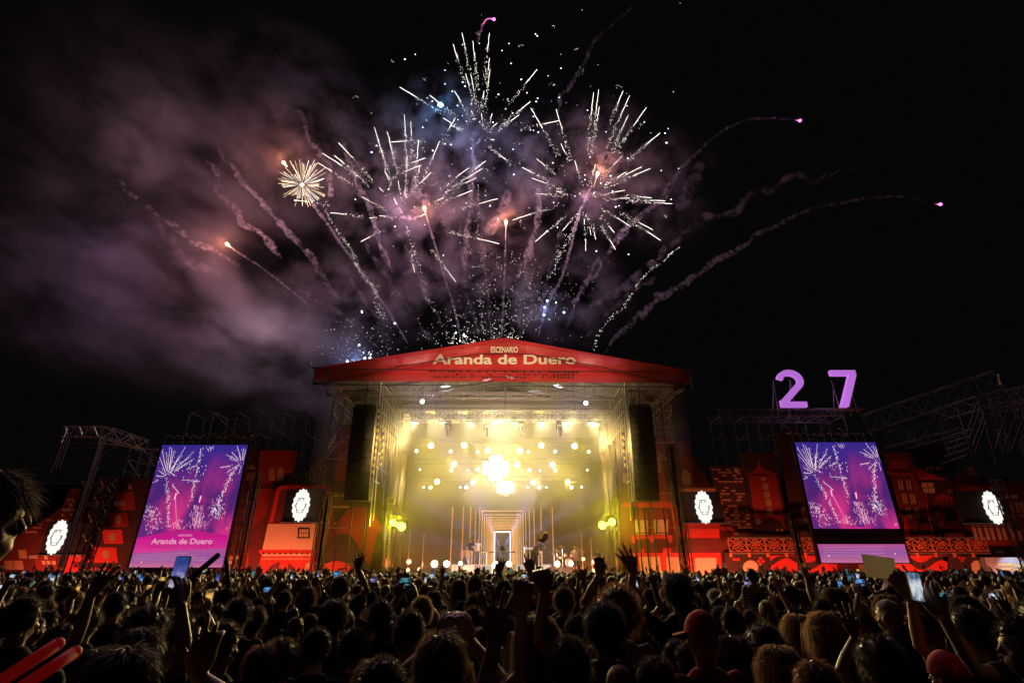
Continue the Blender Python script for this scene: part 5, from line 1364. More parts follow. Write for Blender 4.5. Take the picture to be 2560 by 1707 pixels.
for a in ((120, 640, 62, 34, 12, 20, 'smoke_big', 0), (420, 760, 60, 30, 11, 15, 'smoke_big', 18), (700, 880, 58, 18, 9, 11, 'smoke_big', 24), (260, 330, 64, 34, 12, 17, 'smoke_big', 24), (60, 160, 66, 34, 12, 16, 'smoke_big', 26), (40, 20, 66, 30, 11, 12, 'smoke_big', 26), (420, 250, 63, 22, 11, 14, 'smoke_big', 24), (700, 180, 64, 20, 10, 10, 'smoke_big', 20), (330, 130, 66, 26, 11, 12, 'smoke_big', 26), (560, 420, 62, 24, 11, 15, 'smoke_big', 20),
          (850, 760, 60, 13, 8, 9, 'smoke_mid', 20), (740, 330, 62, 17, 9, 14, 'smoke_mid', 0), (1000, 470, 61, 17, 9, 15, 'smoke_mid', 0), (1080, 320, 63, 14, 8, 12, 'smoke_mid', 0), (1230, 470, 62, 15, 9, 17, 'smoke_mid', 0), (1480, 400, 62, 16, 9, 13, 'smoke_mid', 0), (1600, 470, 62, 14, 8, 13, 'smoke_mid', 0), (1130, 700, 60, 17, 8, 11, 'smoke_mid', 0), (1400, 740, 60, 12, 8, 9, 'smoke_mid', 0)):
    lobe(*a)
TRN = [0]
def trail(pts, w, lab, m='trail', Y=59.0, wob=.24, taper=None):
    """smoke trail: a lumpy tube, w pixels wide, through photo pixels"""
    r2 = random.Random(len(lab) + int(pts[0][0])); W_ = [Vector(P(*p, Y)) for p in pts]
    # resample
    L = [0]
    for a, c in zip(W_, W_[1:]): L.append(L[-1] + (c - a).length)
    s0 = pxsize(Y, pts[len(pts) // 2][1]); step = s0 * w * .45; n = max(6, int(L[-1] / step)); q = []
    for k in range(n + 1):
        d = L[-1] * k / n; i = max(j for j in range(len(L)) if L[j] <= d + 1e-9); i = min(i, len(W_) - 2)
        t = (d - L[i]) / max(1e-6, L[i + 1] - L[i])
        p_ = W_[max(0, i - 1)]; a, c = W_[i], W_[i + 1]; e = W_[min(len(W_) - 1, i + 2)]
        q.append(.5 * ((2 * a) + (-p_ + c) * t + (2 * p_ - 5 * a + 4 * c - e) * t * t + (-p_ + 3 * a - 3 * c + e) * t ** 3))
    N_ = 11; b = MB()
    def walk(sig, per):
        kk = [r2.gauss(0, sig) for _ in range(int(n / per) + 4)]
        def f(k):
            t = k / per; i = int(t); t -= i; t = t * t * (3 - 2 * t); return kk[i] * (1 - t) + kk[i + 1] * t
        return f
    f1, f2, f3, f4, f5, f6 = walk(1.0, 5.3), walk(1.7, 17.0), walk(.9, 4.1), walk(.17, 2.3), walk(.22, 6.0), walk(1.2, 2.9)
    ph = [r2.uniform(0, 6.28) for _ in range(8)]
    for k, c in enumerate(q):
        d = (q[min(n, k + 1)] - q[max(0, k - 1)]).normalized(); u = d.cross(Vector((0, 1, 0))).normalized(); v = u.cross(d)
        f = k / n; base = s0 * w * .5 * (1 if not taper else taper[0] + (taper[1] - taper[0]) * f)
        env = min(1, f * 8 + .15, (1 - f) * 8 + .15)
        c = c + u * base * wob * (f1(k) + f2(k)) + v * base * wob * f3(k)
        for i in range(N_):
            w_ = 2 * math.pi * i / N_
            rr = base * env * max(.25, 1 + f4(k) + f5(k) + .30 * math.sin(2 * w_ + f6(k) * 2) + .2 * math.sin(w_ * 3 + f1(k) * 3 + ph[3]) + r2.uniform(-.14, .14))
            b.v.append(tuple(c + u * rr * math.cos(w_) + v * rr * math.sin(w_)))
    for k in range(n):
        for i in range(N_): b.f.append((k * N_ + i, (k + 1) * N_ + i, (k + 1) * N_ + (i + 1) % N_, k * N_ + (i + 1) % N_))
    b.f.append(tuple(range(N_))); b.f.append(tuple(range(n * N_ + N_ - 1, n * N_ - 1, -1))); b.m = [0] * len(b.f)
    b.build('smoke_trail', M[m], smooth=True, label=lab, cat='smoke trail', group='smoke trails of the fireworks')
trail([(536, 355), (560, 395), (602, 445), (650, 500), (720, 580), (775, 640), (805, 690), (860, 760)], 12, 'mauve smoke trail running down from the upper left past the golden burst', Y=58.5)
trail([(520, 400), (548, 440), (545, 480), (585, 520), (610, 560), (650, 585), (700, 650)], 17, 'thick curling mauve smoke trail left of the long thin one', Y=60)
trail([(290, 450), (340, 495), (383, 523), (425, 560), (459, 588), (500, 608), (536, 630), (560, 655), (605, 676)], 11, 'pink smoke trail beside the lowest left comet', Y=58, wob=.5)
trail([(380, 545), (420, 600), (450, 645), (500, 675), (560, 700)], 18, 'faint wide smoke trail under the pink one', 'trailthin', 60)
trail([(735, 270), (765, 300), (781, 340), (790, 380), (815, 405), (822, 440), (827, 480), (810, 510)], 14, 'purple curling smoke trail above the golden burst', Y=61, wob=.5)
trail([(860, 340), (872, 400), (895, 470), (925, 520), (940, 570), (955, 630), (980, 685)], 14, 'thin smoke trail through the left burst', Y=60)
trail([(1178, 340), (1184, 403), (1176, 470), (1172, 540), (1170, 600), (1160, 676)], 15, 'upright smoke trail between the left and right bursts', Y=61)
trail([(1262, 470), (1242, 518), (1236, 560), (1224, 595)], 22, 'thick pink smoke trail left of the round right burst', Y=61, wob=.5)
trail([(1020, 440), (1035, 480), (1060, 500), (1030, 530)], 20, 'short purple smoke curl beside the left burst', Y=61, wob=.6)
trail([(1350, 465), (1345, 520), (1330, 575), (1315, 640), (1290, 700)], 18, 'purple smoke trail running down left of the right burst', Y=61)
trail([(1600, 0), (1540, 55), (1487, 102), (1462, 150), (1443, 184), (1418, 225), (1400, 242), (1392, 290)], 10, 'grey smoke trail curving up to the top of the sky', 'trail', 62, taper=(.6, 1.1))
trail([(2000, 302), (1960, 297), (1915, 296), (1860, 303), (1805, 328), (1752, 378), (1709, 418), (1658, 487), (1600, 541), (1568, 570), (1543, 596), (1508, 648)], 13, 'grey smoke arc ending at the upper right magenta flare', 'trail', 60, taper=(.25, 1.4))
trail([(1508, 648), (1493, 684), (1470, 700), (1452, 727), (1436, 750), (1425, 762)], 14, 'grey smoke trail low behind the right roof slope', 'trail', 60)
trail([(2159, 424), (2100, 435), (2055, 457), (2025, 462), (1997, 445), (1948, 453), (1905, 470), (1865, 486), (1848, 515), (1832, 532), (1800, 545), (1765, 552), (1707, 602), (1641, 648), (1583, 689), (1540, 730), (1500, 756), (1440, 800)], 19, 'wide ragged grey smoke trail sweeping far to the right', 'trailthin', 60, .55, (.6, 1.2))
trail([(2351, 511), (2300, 500), (2246, 492), (2163, 496), (2100, 506), (2039, 521), (1977, 544), (1930, 570), (1881, 594), (1798, 648), (1740, 690), (1678, 731), (1620, 775), (1562, 818), (1520, 850), (1490, 880)], 11, 'longest thin smoke arc ending at the farthest right flare', 'trail', 59, .35, (.25, 1.6))
trail([(1790, 420), (1755, 450), (1736, 469), (1720, 500), (1699, 523)], 34, 'broad faint purple smoke band right of the round burst', 'trailthin', 63, .5)
trail([(575, 618), (640, 660), (700, 705), (750, 745), (780, 770)], 4.5, 'straight thin smoke trail behind the lowest left comet', 'fine', 59.5, .1)
trail([(752, 460), (775, 500), (815, 555), (860, 620), (900, 675), (950, 745), (990, 810), (1020, 860)], 7, 'straight thin smoke trail rising to the golden burst', 'fine', 60.5, .12)
trail([(1062, 530), (1075, 570), (1092, 625), (1110, 690), (1128, 745), (1140, 790), (1152, 850)], 5, 'straight thin smoke trail under the left middle comet', 'fine', 60, .1)
trail([(1265, 565), (1263, 640), (1260, 720), (1257, 790), (1254, 850)], 5, 'straight thin smoke trail under the middle comet', 'fine', 60, .1)
trail([(1484, 455), (1462, 500), (1440, 570), (1425, 625), (1405, 690), (1380, 740), (1362, 780), (1345, 845)], 7, 'thin smoke trail rising to the round right burst', 'fine', 60.3, .12)
trail([(1219, 48), (1208, 60), (1203, 75), (1196, 85), (1194, 110)], 4, 'tiny smoke tail under the topmost magenta flare', 'fine', 60, .3)
FAN = [((1120, 850), (1050, 700), (985, 560), 'leaning far left behind the left roof slope'), ((1085, 860), (1000, 740), (905, 600), 'from the left roof slope to the left burst'), ((1015, 870), (930, 770), (850, 660), 'low over the left roof slope'), ((1200, 850), (1165, 700), (1150, 560), 'left of the gable peak, nearly upright'), ((1300, 848), (1310, 720), (1330, 580), 'right of the gable peak, nearly upright'), ((1400, 865), (1440, 760), (1500, 640), 'from the right roof slope to the round burst'), ((1440, 872), (1520, 780), (1640, 690), 'low over the right roof slope'), ((1330, 850), (1370, 690), (1405, 560), 'under the round right burst'), ((960, 880), (860, 790), (740, 720), 'lowest on the left, above the drifting smoke'), ((1230, 846), (1215, 690), (1200, 520), 'under the topmost burst')]
for a_, b_, c_, lab in FAN: trail([a_, b_, c_], 9, 'faint fan smoke trail ' + lab, 'trailthin', 61 + len(lab) % 3, .3, (.6, 1.5))
for pts, w, lab in (([(995, 549), (1010, 545), (1030, 550)], 9, 'small brown smoke puff at the heart of the left burst'), ([(1190, 363), (1200, 350), (1208, 342)], 9, 'small smoke puff at the heart of the topmost burst'), ([(1463, 478), (1464, 492), (1466, 505)], 10, 'small smoke puff at the heart of the round right burst'), ([(1490, 395), (1508, 378), (1530, 385), (1545, 372)], 30, 'bright pink smoke billow above the right comet')):
    trail(pts, w, lab, 'trail', 60, .3)

# lamps on the smoke: at the bursts, then added on the left without one
for px, py, Y, pw, col, r in ((1015, 520, 57, 5500, (1, .58, .80), 2.5), (1464, 480, 57, 5500, (1, .58, .82), 2.5), (1210, 330, 58, 3600, (.60, .60, 1), 2.5), (752, 455, 58, 3200, (1, .52, .60), 1.5), (560, 560, 56, 2300, (1, .48, .60), 3), (250, 620, 52, 1500, (.66, .46, 1), 4), (640, 820, 54, 2300, (.95, .66, .72), 3), (330, 300, 55, 2200, (1, .55, .62), 4)):
    lamp('POINT', 'smoke_light', P(px, py, Y), pw, col, None, r)
# ------------------------------------------------------------------ people
def hairmat(name, col, tr=.42):
    m, N, L, b = nt(name)
    b.inputs['Base Color'].default_value = (*col, 1); b.inputs['Roughness'].default_value = .38; b.inputs['Specular IOR Level'].default_value = .5
    t = N.new('ShaderNodeBsdfTranslucent'); t.inputs[0].default_value = (*[min(1, c * 2.4 + .02) for c in col], 1)
    ms = N.new('ShaderNodeMixShader'); ms.inputs[0].default_value = tr
    L.new(b.outputs[0], ms.inputs[1]); L.new(t.outputs[0], ms.inputs[2]); L.new(ms.outputs[0], N['Material Output'].inputs[0])
    return m
HC = {'dark': hairmat('dark_hair', (.018, .012, .009)), 'brown': hairmat('brown_hair', (.055, .030, .016)), 'auburn': hairmat('auburn_hair', (.10, .040, .018)), 'fair': hairmat('fair_hair', (.19, .12, .058)), 'grey': hairmat('grey_hair', (.20, .18, .16))}
SKIN = [mat('skin', (.28, .16, .105), .5, 0, .08, 8, 0, .4), mat('tanned_skin', (.20, .105, .065), .5, 0, .08, 8, 0, .4), mat('pale_skin', (.36, .22, .155), .5, 0, .08, 8, 0, .4)]
EYE = mat('eye', (.35, .33, .30), .2, 0, 0); LIP = mat('lip', (.30, .10, .08), .45, 0, 0)
CL = {k: mat(k + '_cloth', c, .9, 0, .15, 9, .1, .1) for k, c in {'black': (.014, .014, .015), 'white': (.55, .53, .50), 'grey': (.16, .16, .16), 'navy': (.018, .025, .06), 'red': (.30, .02, .02), 'green': (.03, .07, .04), 'beige': (.36, .28, .19), 'denim': (.05, .08, .15)}.items()}
def stripes(name, a, c, sc):
    m, N, L, b = nt(name); b.inputs['Roughness'].default_value = .9
    tc = N.new('ShaderNodeTexCoord'); w = N.new('ShaderNodeTexWave'); w.bands_direction = 'Z'; w.inputs['Scale'].default_value = sc; L.new(tc.outputs['Object'], w.inputs[0])
    r = N.new('ShaderNodeValToRGB'); r.color_ramp.interpolation = 'CONSTANT'; r.color_ramp.elements[0].color = (*a, 1); r.color_ramp.elements[1].position = .55; r.color_ramp.elements[1].color = (*c, 1)
    L.new(w.outputs[0], r.inputs[0]); L.new(r.outputs[0], b.inputs['Base Color']); return m
CL['striped'] = stripes('striped_cloth', (.02, .02, .03), (.42, .40, .38), 7)

def tube(b, pts, radii, n=9):
    """closed tapered tube with rounded ends; radii may be (a, b) pairs for flattened sections"""
    pts = [Vector(p) for p in pts]; rs = [r if isinstance(r, tuple) else (r, r) for r in radii]
    d0 = (pts[1] - pts[0]).normalized(); d1 = (pts[-1] - pts[-2]).normalized()
    P_ = [pts[0] - d0 * min(rs[0]) * .6] + pts + [pts[-1] + d1 * min(rs[-1]) * .6]
    R_ = [(rs[0][0] * .6, rs[0][1] * .6)] + rs + [(rs[-1][0] * .6, rs[-1][1] * .6)]
    base = len(b.v); m = len(P_); u = None
    for k in range(m):
        d = (P_[min(m - 1, k + 1)] - P_[max(0, k - 1)]).normalized()
        if u is None:
            u = Vector((1, 0, 0)) if abs(d.x) < .8 else Vector((0, 1, 0))
        u = (u - d * u.dot(d)).normalized(); v = d.cross(u)
        for i in range(n):
            w = 2 * math.pi * i / n
            b.v.append(tuple(P_[k] + u * (math.cos(w) * R_[k][0]) + v * (math.sin(w) * R_[k][1])))
    for k in range(m - 1):
        for i in range(n): b.f.append((base + k * n + i, base + k * n + (i + 1) % n, base + (k + 1) * n + (i + 1) % n, base + (k + 1) * n + i))
    b.f.append(tuple(base + i for i in range(n - 1, -1, -1))); b.f.append(tuple(base + (m - 1) * n + i for i in range(n)))
def remesh(b, voxel, smooth=3, name='tmp'):
    me = bpy.data.meshes.new(name); me.from_pydata([tuple(v) for v in b.v], [], b.f)
    o = bpy.data.objects.new(name, me); C.objects.link(o)
    r = o.modifiers.new('r', 'REMESH'); r.mode = 'VOXEL'; r.voxel_size = voxel; r.use_smooth_shade = True
    s = o.modifiers.new('s', 'SMOOTH'); s.factor = .5; s.iterations = smooth
    dg = bpy.context.evaluated_depsgraph_get()
    out = bpy.data.meshes.new_from_object(o.evaluated_get(dg))
    out.name = name; bpy.data.objects.remove(o); bpy.data.meshes.remove(me)
    out.materials.clear()
    return out
SH = {1: Vector((.185, 0, 1.405)), -1: Vector((-.185, 0, 1.405))}
def ik(S, T, pole, l1=.285, l2=.255):
    d = T - S; L = min(d.length, (l1 + l2) * .995); d.normalize(); T = S + d * L
    a = (l1 * l1 - l2 * l2 + L * L) / (2 * L); h = math.sqrt(max(0, l1 * l1 - a * a))
    p = pole - d * pole.dot(d)
    p = p.normalized() if p.length > 1e-4 else Vector((0, 0, -1))
    return S + d * a + p * h, T
def hand(b, wrist, d, n, side, curl=(.15, .15, .15, .2), thumb=.7, spread=.12, k=1.12):
    """palm, four fingers of different length with two bends each, and a thumb from the side of the palm"""
    d = d.normalized(); n = (n - d * n.dot(d)).normalized(); s = d.cross(n).normalized() * side
    A = lambda x, y, z: wrist + (d * x + s * y + n * z) * k
    tube(b, [A(-.02, 0, 0), A(.03, .002, 0), A(.088, 0, 0)], [(.024, .019), (.040 * k, .016), (.041 * k, .014)], 8) if False else None
    # palm as two rows of short tubes so that it stays flat
    for y in (-.033, -.012, .012, .033): tube(b, [A(.0, y * .5, 0), A(.05, y * .92, .002), A(.088, y, 0)], [.0135 * k, .0145 * k, .0105 * k], 7)
    open_ = max(curl) < .3; spread = .30 if open_ else .10
    for i, (y, L) in enumerate(((.036, .076), (.012, .087), (-.012, .081), (-.035, .064))):
        c = curl[i]; a0 = y * spread / .03; p = Vector(A(.092, y, 0)); ang = 0; r = .0100 * k
        pts = [p - d * .02]; pts.append(p)
        for q, f in enumerate((.46, .30, .24)):
            ang += c * (1.0 if q else .8)
            dirv = (d * math.cos(a0) + s * math.sin(a0)) * math.cos(ang) + n * math.sin(ang)
            p = p + dirv * L * f * k; pts.append(p)
        tube(b, pts, [r, r, r * .95, r * .9, r * .75], 7)
    t0 = A(.022, .026, .004); td = (d * math.cos(thumb) + s * math.sin(thumb) + n * .18).normalized(); td2 = (td + d * .45).normalized()
    tube(b, [t0 - td * .012, t0 + td * .030 * k, t0 + td * .030 * k + td2 * .040 * k], [.0135 * k, .0115 * k, .0085 * k], 7)
def head_parts(b, yaw=0):
    b.ell((0, -.004, 1.648), (.078, .096, .112), 16, 12); b.ell((0, .030, 1.585), (.058, .066, .066), 14, 10); b.ell((0, .040, 1.545), (.036, .045, .026), 10, 8)
    tube(b, [(0, .088, 1.655), (0, .106, 1.622)], [.009, .012], 7); b.ell((0, .082, 1.668), (.050, .014, .012), 10, 6); b.ell((0, .086, 1.573), (.024, .012, .011), 10, 6)
    for s in (-1, 1): b.ell((s * .080, -.002, 1.625), (.011, .022, .033), 8, 8); b.ell((s * .045, .062, 1.605), (.022, .026, .02), 8, 6)
    tube(b, [(0, -.018, 1.40), (0, -.006, 1.48), (0, .004, 1.57)], [(.066, .062), (.056, .056), (.056, .056)], 12)
TORSO = [((0, 0, .86), (.155, .105)), ((0, 0, .95), (.168, .115)), ((0, .002, 1.06), (.145, .098)), ((0, .004, 1.18), (.155, .105)), ((0, .004, 1.30), (.178, .112)), ((0, -.002, 1.39), (.180, .098)), ((0, -.008, 1.445), (.120, .075))]
LEGS = {s: [(s * .09, 0, .90), (s * .098, .015, .50), (s * .10, -.012, .09)] for s in (-1, 1)}
BODY = {}
def make_body(key, arms, voxel=.0085, legs=None, shirt_grow=.013, trunk=None):
    """arms: {1: (wrist, hand direction, palm normal, curl, pole), -1: ...}; the body, its shirt and its trousers"""
    b = MB(); sh = MB(); tr = MB(); LG = legs or LEGS
    head_parts(b)
    tube(b, [p for p, r in TORSO], [r for p, r in TORSO], 16)
    tube(sh, [p for p, r in TORSO if p[2] > .9], [(r[0] + shirt_grow + .006, r[1] + shirt_grow + .004) for p, r in TORSO if p[2] > .9], 16)
    for s in (-1, 1):
        L = [Vector(p) for p in LG[s]]
        tube(b, L, [.078, .052, .038], 10); tube(b, [L[2] + Vector((0, -.04, -.045)), L[2] + Vector((0, .13, -.06))], [(.036, .03), (.04, .022)], 8)
        tube(tr, L, [.094, .068, .058], 10)
        W, hd, hn, curl, pole = arms[s]
        E, W = ik(SH[s], Vector(W), Vector(pole))
        S = SH[s]
        b.ell(tuple(S + Vector((-s * .012, 0, -.005))), (.062, .06, .06), 10, 8)
        M1 = S.lerp(E, .45); M2 = E.lerp(W, .35)
        tube(b, [S, M1, E, M2, W], [.050, .046, .037, .039, (.028, .025)], 10)
        hand(b, W, Vector(hd), Vector(hn), s if True else 1, curl)
        tube(sh, [S + (S - M1).normalized() * .03, M1, S.lerp(E, .62)], [.066, .064, .064], 10)
    tube(tr, [(0, 0, .80), (0, 0, .97)], [(.165, .115), (.178, .122)], 14)
    bm_ = remesh(b, voxel, 1, 'person_body'); sm = remesh(sh, .018, 4, 'shirt'); tm = remesh(tr, .026, 3, 'trousers')
    bm_.materials.append(SKIN[0]); bm_.materials.append(EYE); bm_.materials.append(LIP); sm.materials.append(CL['black']); tm.materials.append(CL['denim'])
    c = np.zeros(len(bm_.polygons) * 3); bm_.polygons.foreach_get('center', c); c = c.reshape(-1, 3); mi = np.zeros(len(bm_.polygons), dtype=np.int32)
    for s in (-1, 1): mi[np.linalg.norm((c - np.array([s * .031, .085, 1.642])) * np.array([.8, .5, 1.4]), axis=1) < .013] = 1
    mi[np.linalg.norm((c - np.array([0, .098, 1.573])) * np.array([.55, .6, 1.5]), axis=1) < .013] = 2
    bm_.polygons.foreach_set('material_index', mi)
    BODY[key] = (bm_, sm, tm)
UP = (0, .12, 1); FW = (0, 1, 0); DN = (0, 0, -1)
rest = lambda s: ((s * .25, .05, .90), (0, .15, -1), (-s, 0, 0), (.3, .3, .35, .4), (s * .3, -1, 0))
op = (.10, .06, .10, .16); fist = (1.45, 1.5, 1.5, 1.5); grip = (.55, .6, .6, .65); horns = (.05, 1.5, 1.5, .05); peace = (.05, .05, 1.5, 1.5); point = (.05, 1.4, 1.5, 1.5)
AR = {
 'down': {1: rest(1), -1: rest(-1)},
 'right hand up': {1: ((.26, .16, 1.88), (.08, .1, 1), (0, 1, .05), op, (1, -.3, 0)), -1: rest(-1)},
 'left hand up': {1: rest(1), -1: ((-.30, .10, 1.86), (-.15, .1, 1), (0, 1, .05), op, (-1, -.3, 0))},
 'both hands up': {1: ((.33, .1, 1.86), (.2, .1, 1), (0, 1, 0), op, (1, -.2, 0)), -1: ((-.33, .12, 1.86), (-.2, .1, 1), (0, 1, 0), op, (-1, -.2, 0))},
 'fist raised': {1: ((.24, .14, 1.88), (0, .1, 1), (0, 1, .1), fist, (1, 0, 0)), -1: rest(-1)},
 'horns sign': {1: rest(1), -1: ((-.27, .12, 1.89), (0, .05, 1), (0, 1, .1), horns, (-1, 0, 0))},
 'phone up': {1: ((.13, .25, 1.80), (-.1, .25, 1), (-.9, .5, 0), grip, (1, -.3, -.4)), -1: rest(-1)},
 'phone in both hands': {1: ((.11, .30, 1.76), (-.25, .3, 1), (-.8, .6, 0), grip, (1, -.2, -.5)), -1: ((-.11, .30, 1.76), (.25, .3, 1), (.8, .6, 0), grip, (-1, -.2, -.5))},
 'hands on head': {1: ((.13, -.02, 1.70), (-.6, 0, .8), (-.7, 0, -.7), op, (1, 0, .2)), -1: ((-.13, -.02, 1.70), (.6, 0, .8), (.7, 0, -.7), op, (-1, 0, .2))},
 'clapping': {1: ((.06, .30, 1.52), (-.1, .35, 1), (-1, 0, 0), op, (1, -.2, -.6)), -1: ((-.06, .30, 1.52), (.1, .35, 1), (1, 0, 0), op, (-1, -.2, -.6))},
}
for k, v in AR.items(): make_body(k, v)
PHONE_AT = {'phone up': ((.10, .31, 1.945), (R(-8), 0, 0), 0), 'phone in both hands': ((0, .37, 1.90), (R(-8), 0, 0), 1)}

# ---------------------------------------------------- hair
def scalp(r, style):
    while True:
        w = r.uniform(0, 2 * math.pi); z = r.uniform(-.75, 1); q = math.sqrt(1 - z * z)
        n = Vector((q * math.cos(w), q * math.sin(w), z))
        front = n.y > .35
        if front and z < .35 - .1 * abs(n.x): continue
        if z < -.35 and n.y > -.25: continue
        if z < .0 and n.y > .12: continue
        return n
def make_hair(style, seed):
    r = random.Random(seed); b = MB(); c0 = Vector((0, -.006, 1.652)); rad = Vector((.083, .101, .117))
    grow = {'short': .006, 'cropped': .002, 'medium': .014, 'curly': .030, 'afro': .055, 'long': .014, 'ponytail': .006, 'bun': .006, 'spiky': .006}[style]
    n, m = 18, 14
    idx = {}
    for j in range(m + 1):
        th = math.pi * j / m
        for i in range(n):
            ph = 2 * math.pi * i / n; nn = Vector((math.sin(th) * math.cos(ph), math.sin(th) * math.sin(ph), math.cos(th)))
            lump = 1 + r.uniform(-.03, .05) * (2.2 if style in ('curly', 'afro') else 1)
            g = grow * (1 if nn.z > -.2 else .5)
            idx[(j, i)] = len(b.v); b.v.append(tuple(c0 + Vector((nn.x * (rad.x + g) * lump, nn.y * (rad.y + g) * lump, nn.z * (rad.z + g) * lump))))
    for j in range(m):
        for i in range(n):
            th = math.pi * (j + .5) / m; ph = 2 * math.pi * (i + .5) / n; x, y, z = math.sin(th) * math.cos(ph), math.sin(th) * math.sin(ph), math.cos(th)
            if (y > .42 and z < .42) or (z < -.45) or (z < -.02 and y > .1): continue
            b.f.append((idx[(j, i)], idx[(j + 1, i)], idx[(j + 1, (i + 1) % n)], idx[(j, (i + 1) % n)]))
    cnt = {'short': 1900, 'cropped': 1500, 'medium': 2900, 'curly': 2600, 'afro': 3200, 'long': 3200, 'ponytail': 1300, 'bun': 1300, 'spiky': 1500}[style]
    def ribbon(pts, w):
        t = Vector((r.gauss(0, 1), r.gauss(0, 1), r.gauss(0, 1))); k0 = len(b.v)
        for k, p in enumerate(pts):
            d = (pts[min(k + 1, len(pts) - 1)] - pts[max(0, k - 1)]); s = d.cross(t)
            s = s.normalized() if s.length > 1e-6 else Vector((1, 0, 0)); ww = w * (1 - .85 * k / (len(pts) - 1))
            b.v.append(tuple(p + s * ww)); b.v.append(tuple(p - s * ww))
        for k in range(len(pts) - 1): b.f.append((k0 + 2 * k, k0 + 2 * k + 1, k0 + 2 * k + 3, k0 + 2 * k + 2))
    for _ in range(cnt):
        nn = scalp(r, style); root = c0 + Vector((nn.x * (rad.x + grow * .6), nn.y * (rad.y + grow * .6), nn.z * (rad.z + grow * .6)))
        j = Vector((r.gauss(0, 1), r.gauss(0, 1), r.gauss(0, 1)))
        down = Vector((0, 0, -1)); tang = (down - nn * down.dot(nn))
        if style in ('short', 'cropped', 'spiky'):
            L = {'short': .026, 'cropped': .010, 'spiky': .040}[style] * r.uniform(.6, 1.3); d = (nn + j * .35 + (tang * .5 if style == 'short' else Vector())).normalized()
            ribbon([root, root + d * L * .6, root + d * L + tang * L * .3], .0017)
        elif style in ('medium', 'ponytail', 'bun'):
            L = .06 * r.uniform(.6, 1.2) * (1 if style == 'medium' else .6); lift = .35 if style == 'medium' else .08
            d = (tang if style == 'medium' else (Vector((0, -.12, .02)) - nn * .0)).normalized()
            p1 = root + (d + nn * lift + j * .16) * L * .5; p2 = p1 + (d + nn * lift * .3 + j * .12) * L * .5
            ribbon([root, p1, p2], .0015)
        elif style in ('curly', 'afro'):
            L = (.055 if style == 'curly' else .080) * r.uniform(.5, 1.2); d = (nn + j * .5).normalized()
            e1 = d.cross(Vector((r.gauss(0, 1), r.gauss(0, 1), r.gauss(0, 1)))).normalized(); e2 = d.cross(e1); ph = r.uniform(0, 6.28); cr = r.uniform(.004, .010); pts = []
            for k in range(8):
                t = k / 7; w = ph + t * r.uniform(7, 9); pts.append(root + d * L * t * .9 + (e1 * math.cos(w) + e2 * math.sin(w)) * cr * min(1, t * 3) + tang * L * .25 * t * t)
            ribbon(pts, .0014)
        elif style == 'long':
            p = root; pts = [p]; tot = r.uniform(.22, .46) if nn.y < .35 else r.uniform(.16, .26); st_ = tot / 6; d = (tang + nn * .25).normalized()
            for k in range(6):
                rel = p - c0; q = Vector((rel.x / .098, rel.y / .115, rel.z / .13))
                out = Vector((rel.x, rel.y, 0)); out = out.normalized() if out.length > 1e-4 else Vector((0, -1, 0))
                if q.length < 1.12 and p.z > 1.56: d = ((down - nn * down.dot(nn)) + out * .55 + j * .06).normalized() if nn.z > .3 else (down + out * .2 + j * .05).normalized()
                else: d = (down + out * (.02 if p.z < 1.5 else .05) + j * .07 + Vector((r.gauss(0, .06), r.gauss(0, .06), 0))).normalized()
                if p.z < 1.50 and p.y > .02: d = (d + Vector((0, -.25, 0))).normalized()
                p = p + d * st_; pts.append(p)
            ribbon(pts, .0021)
    if style == 'bun':
        for _ in range(500):
            j = Vector((r.gauss(0, 1), r.gauss(0, 1), r.gauss(0, 1))).normalized(); p = Vector((0, -.10, 1.735)) + j * .038; d = j.cross(Vector((r.gauss(0, 1), r.gauss(0, 1), r.gauss(0, 1)))).normalized()
            ribbon([p, p + d * .025, p + d * .045 + j * .01], .0024)
        k0 = MB(); k0.ell((0, -.10, 1.735), (.037, .036, .036), 10, 8); b.add(k0.v, k0.f)
    if style == 'ponytail':
        for _ in range(700):
            p = Vector((r.gauss(0, .012), -.105 + r.gauss(0, .008), 1.69 + r.gauss(0, .012))); pts = [p]; d = Vector((r.gauss(0, .15), -.55, -.35))
            for k in range(5): d = (d + Vector((r.gauss(0, .10), .05, -.45))).normalized(); p = p + d * .05; pts.append(p)
            ribbon(pts, .003)
    me = bpy.data.meshes.new('hair'); me.from_pydata(b.v, [], b.f); me.materials.append(HC['dark'])
    return me
HAIR = {s: make_hair(s, i + 3) for i, s in enumerate(('short', 'cropped', 'medium', 'curly', 'afro', 'long', 'ponytail', 'bun', 'spiky'))}
def make_cap(kind):
    b = MB(); n, m = 20, 8
    for j in range(m + 1):
        th = math.pi * .5 * j / m
        for i in range(n):
            ph = 2 * math.pi * i / n; b.v.append((.094 * math.sin(th) * math.cos(ph), -.006 + .112 * math.sin(th) * math.sin(ph), 1.665 + .118 * math.cos(th) * (1.12 if kind == 'beanie' else 1)))
    b.f = [(j * n + i, (j + 1) * n + i, (j + 1) * n + (i + 1) % n, j * n + (i + 1) % n) for j in range(m) for i in range(n)]
    if kind == 'cap':
        k = len(b.v)
        for i in range(9):
            w = math.pi * (.12 + .76 * i / 8)
            for rr in (1, 1.75): b.v.append((.094 * rr * .95 * math.cos(w), -.006 + .112 * math.sin(w) * rr, 1.668 - (.018 if rr > 1 else 0)))
        b.f += [(k + 2 * i, k + 2 * i + 1, k + 2 * i + 3, k + 2 * i + 2) for i in range(8)]
    me = bpy.data.meshes.new(kind); me.from_pydata(b.v, [], b.f); me.polygons.foreach_set('use_smooth', [True] * len(me.polygons)); me.materials.append(CL['red'])
    return me
CAP = {k: make_cap(k) for k in ('cap', 'beanie')}
